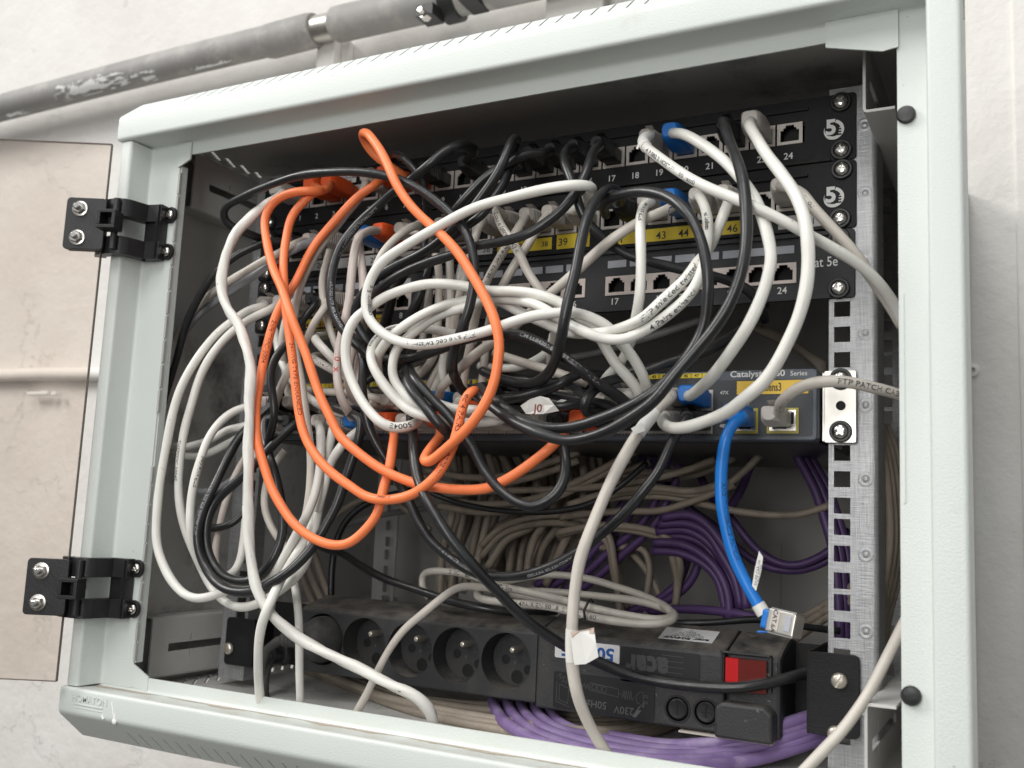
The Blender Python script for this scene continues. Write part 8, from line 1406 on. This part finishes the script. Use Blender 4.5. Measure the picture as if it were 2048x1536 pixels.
g = Geo(); g.obox(p0+ax_*9+up_*6.6+cv*3.5, [ax_, cv, up_], (15, .8, .9)); g.obox(p0+ax_*9-up_*6.6+cv*3.5, [ax_, cv, up_], (15, .8, .9)); g.obox(p0+ax_*16.9+up_*6.3, [ax_, cv, up_], (1.2, 12.6, 1.2)); build('shield_clips', g, 'chrome', sh)
g = Geo(); g.obox(p0-ax_*2-up_*7.2, [(ax_*.9+up_*.2).normalized(), cv, (up_*.9-ax_*.2).normalized()], (8, 3, 1.1)); build('latch', g, bootmat['b'], b_, bevel=.3)
fl_ = flat('cable_label', [(192.6, -53.0, -308.6), (193.9, -53.0, -299.6), (196.3, -53.0, -288.9), (198.6, -53.0, -292.1), (197.8, -53.0, -300.0), (194.9, -53.0, -311.3)], 'paper', b_)
g = Geo(); c_ = Vector((195.8, -54.2, -300.9)); q_ = (Vector((196.9, -54.2, -291.6))-c_).normalized(); v_ = (CPOS-c_).normalized(); s_ = q_.cross(v_).normalized()
put_text(g, 'F/UTP C6A 1m', 1.6, *c_, ax=(q_, -s_)); put_text(g, '0042 7716 KEL', 1.1, *(c_+s_*1.5), ax=(q_, -s_)); build('label_print', g, 'ink', b_)
# black tie round the coil
g = Geo(); tube_geo(g, [(73.5, -12.0, -340.3), (73.4, -14.0, -334.5), (74.3, -10.0, -328.8), (70.5, 4.0, -328.2), (67.8, 14.0, -330.2)], .9, 8); tube_geo(g, [(71.3, -12.0, -339.5), (75.5, -15.0, -340.9), (70.9, -14.0, -342.6)], .7, 8)
tie = build('cable_tie', g, 'tie', COBJ['coil'], True)
# blue moulding collar on the small blue ended lead, white notch on the thick cable boot


# ------------------------------------------------------------------ camera and light
cam = bpy.data.cameras.new('camera'); co = bpy.data.objects.new('camera', cam); C.objects.link(co); sc.camera = co
R = [(0.8858761526082986, 0.46172025290281854, 0.04514255530228155), (-0.022719727172501276, 0.14036792306473547, -0.9898387041188552), (-0.4633651435283726, 0.8758488763672581, 0.1348387538101745)]
rx, ry, rz = Vector(R[0]), -Vector(R[1]), -Vector(R[2])
co.matrix_world = Matrix(((rx.x, ry.x, rz.x, .3355887), (rx.y, ry.y, rz.y, -.6242149), (rx.z, ry.z, rz.z, -.2775786), (0, 0, 0, 1)))
cam.sensor_width = 36; cam.lens = 1989.894/2048*36; cam.clip_start = .02; cam.clip_end = 20
cam.dof.use_dof = True; cam.dof.focus_distance = .66; cam.dof.aperture_fstop = 10

wd = bpy.data.worlds.new('World'); sc.world = wd; wd.use_nodes = True
bgn = wd.node_tree.nodes['Background']; wn = wd.node_tree.nodes; wl = wd.node_tree.links
tcw = wn.new('ShaderNodeTexCoord'); sx_ = wn.new('ShaderNodeSeparateXYZ'); wl.new(tcw.outputs['Generated'], sx_.inputs[0])
mrw = wn.new('ShaderNodeMapRange'); mrw.interpolation_type = 'SMOOTHSTEP'; mrw.inputs[1].default_value = -.35; mrw.inputs[2].default_value = .45; mrw.inputs[3].default_value = 0; mrw.inputs[4].default_value = 1
wl.new(sx_.outputs[2], mrw.inputs[0]); mxw = wn.new('ShaderNodeMix'); mxw.data_type = 'RGBA'; wl.new(mrw.outputs[0], mxw.inputs[0])
mxw.inputs[6].default_value = (.20, .19, .18, 1); mxw.inputs[7].default_value = (.97, .985, 1, 1)      # room: darker floor, pale ceiling
wl.new(mxw.outputs[2], bgn.inputs[0]); bgn.inputs[1].default_value = .60
def area(name, loc, target, sx_, sy_, power, col):
    l = bpy.data.lights.new(name, 'AREA'); l.shape = 'RECTANGLE'; l.size = sx_; l.size_y = sy_; l.energy = power; l.color = col
    o = bpy.data.objects.new(name, l); C.objects.link(o); o.location = loc
    o.rotation_euler = (Vector(target)-Vector(loc)).to_track_quat('-Z', 'Y').to_euler(); return o
area('window_light', (-2.9, -2.0, 2.3), (0, 0, -.2), 1.2, 1.5, 88, (1, .985, .95))
area('front_fill', (.15, -1.2, -.08), (-.05, 0, -.24), .35, .5, 4.6, (1, .985, .96))  # added fill lamp near the camera, brightens the cabinet interior
area('high_fill', (.02, -1.6, 1.15), (0, 0, -.25), .7, .8, 11, (1, .985, .96))  # added soft fill from above the front, not a fixture of the room
area('ceiling_light', (.06, -1.05, 1.9), (0, 0, -.25), .9, .35, 11, (1, .99, .97))
sc.render.engine = 'CYCLES'
sc.cycles.max_bounces = 8; sc.cycles.transparent_max_bounces = 16
sc.view_settings.view_transform = 'Standard'; sc.view_settings.look = 'None'; sc.view_settings.exposure = .08; sc.view_settings.gamma = 1
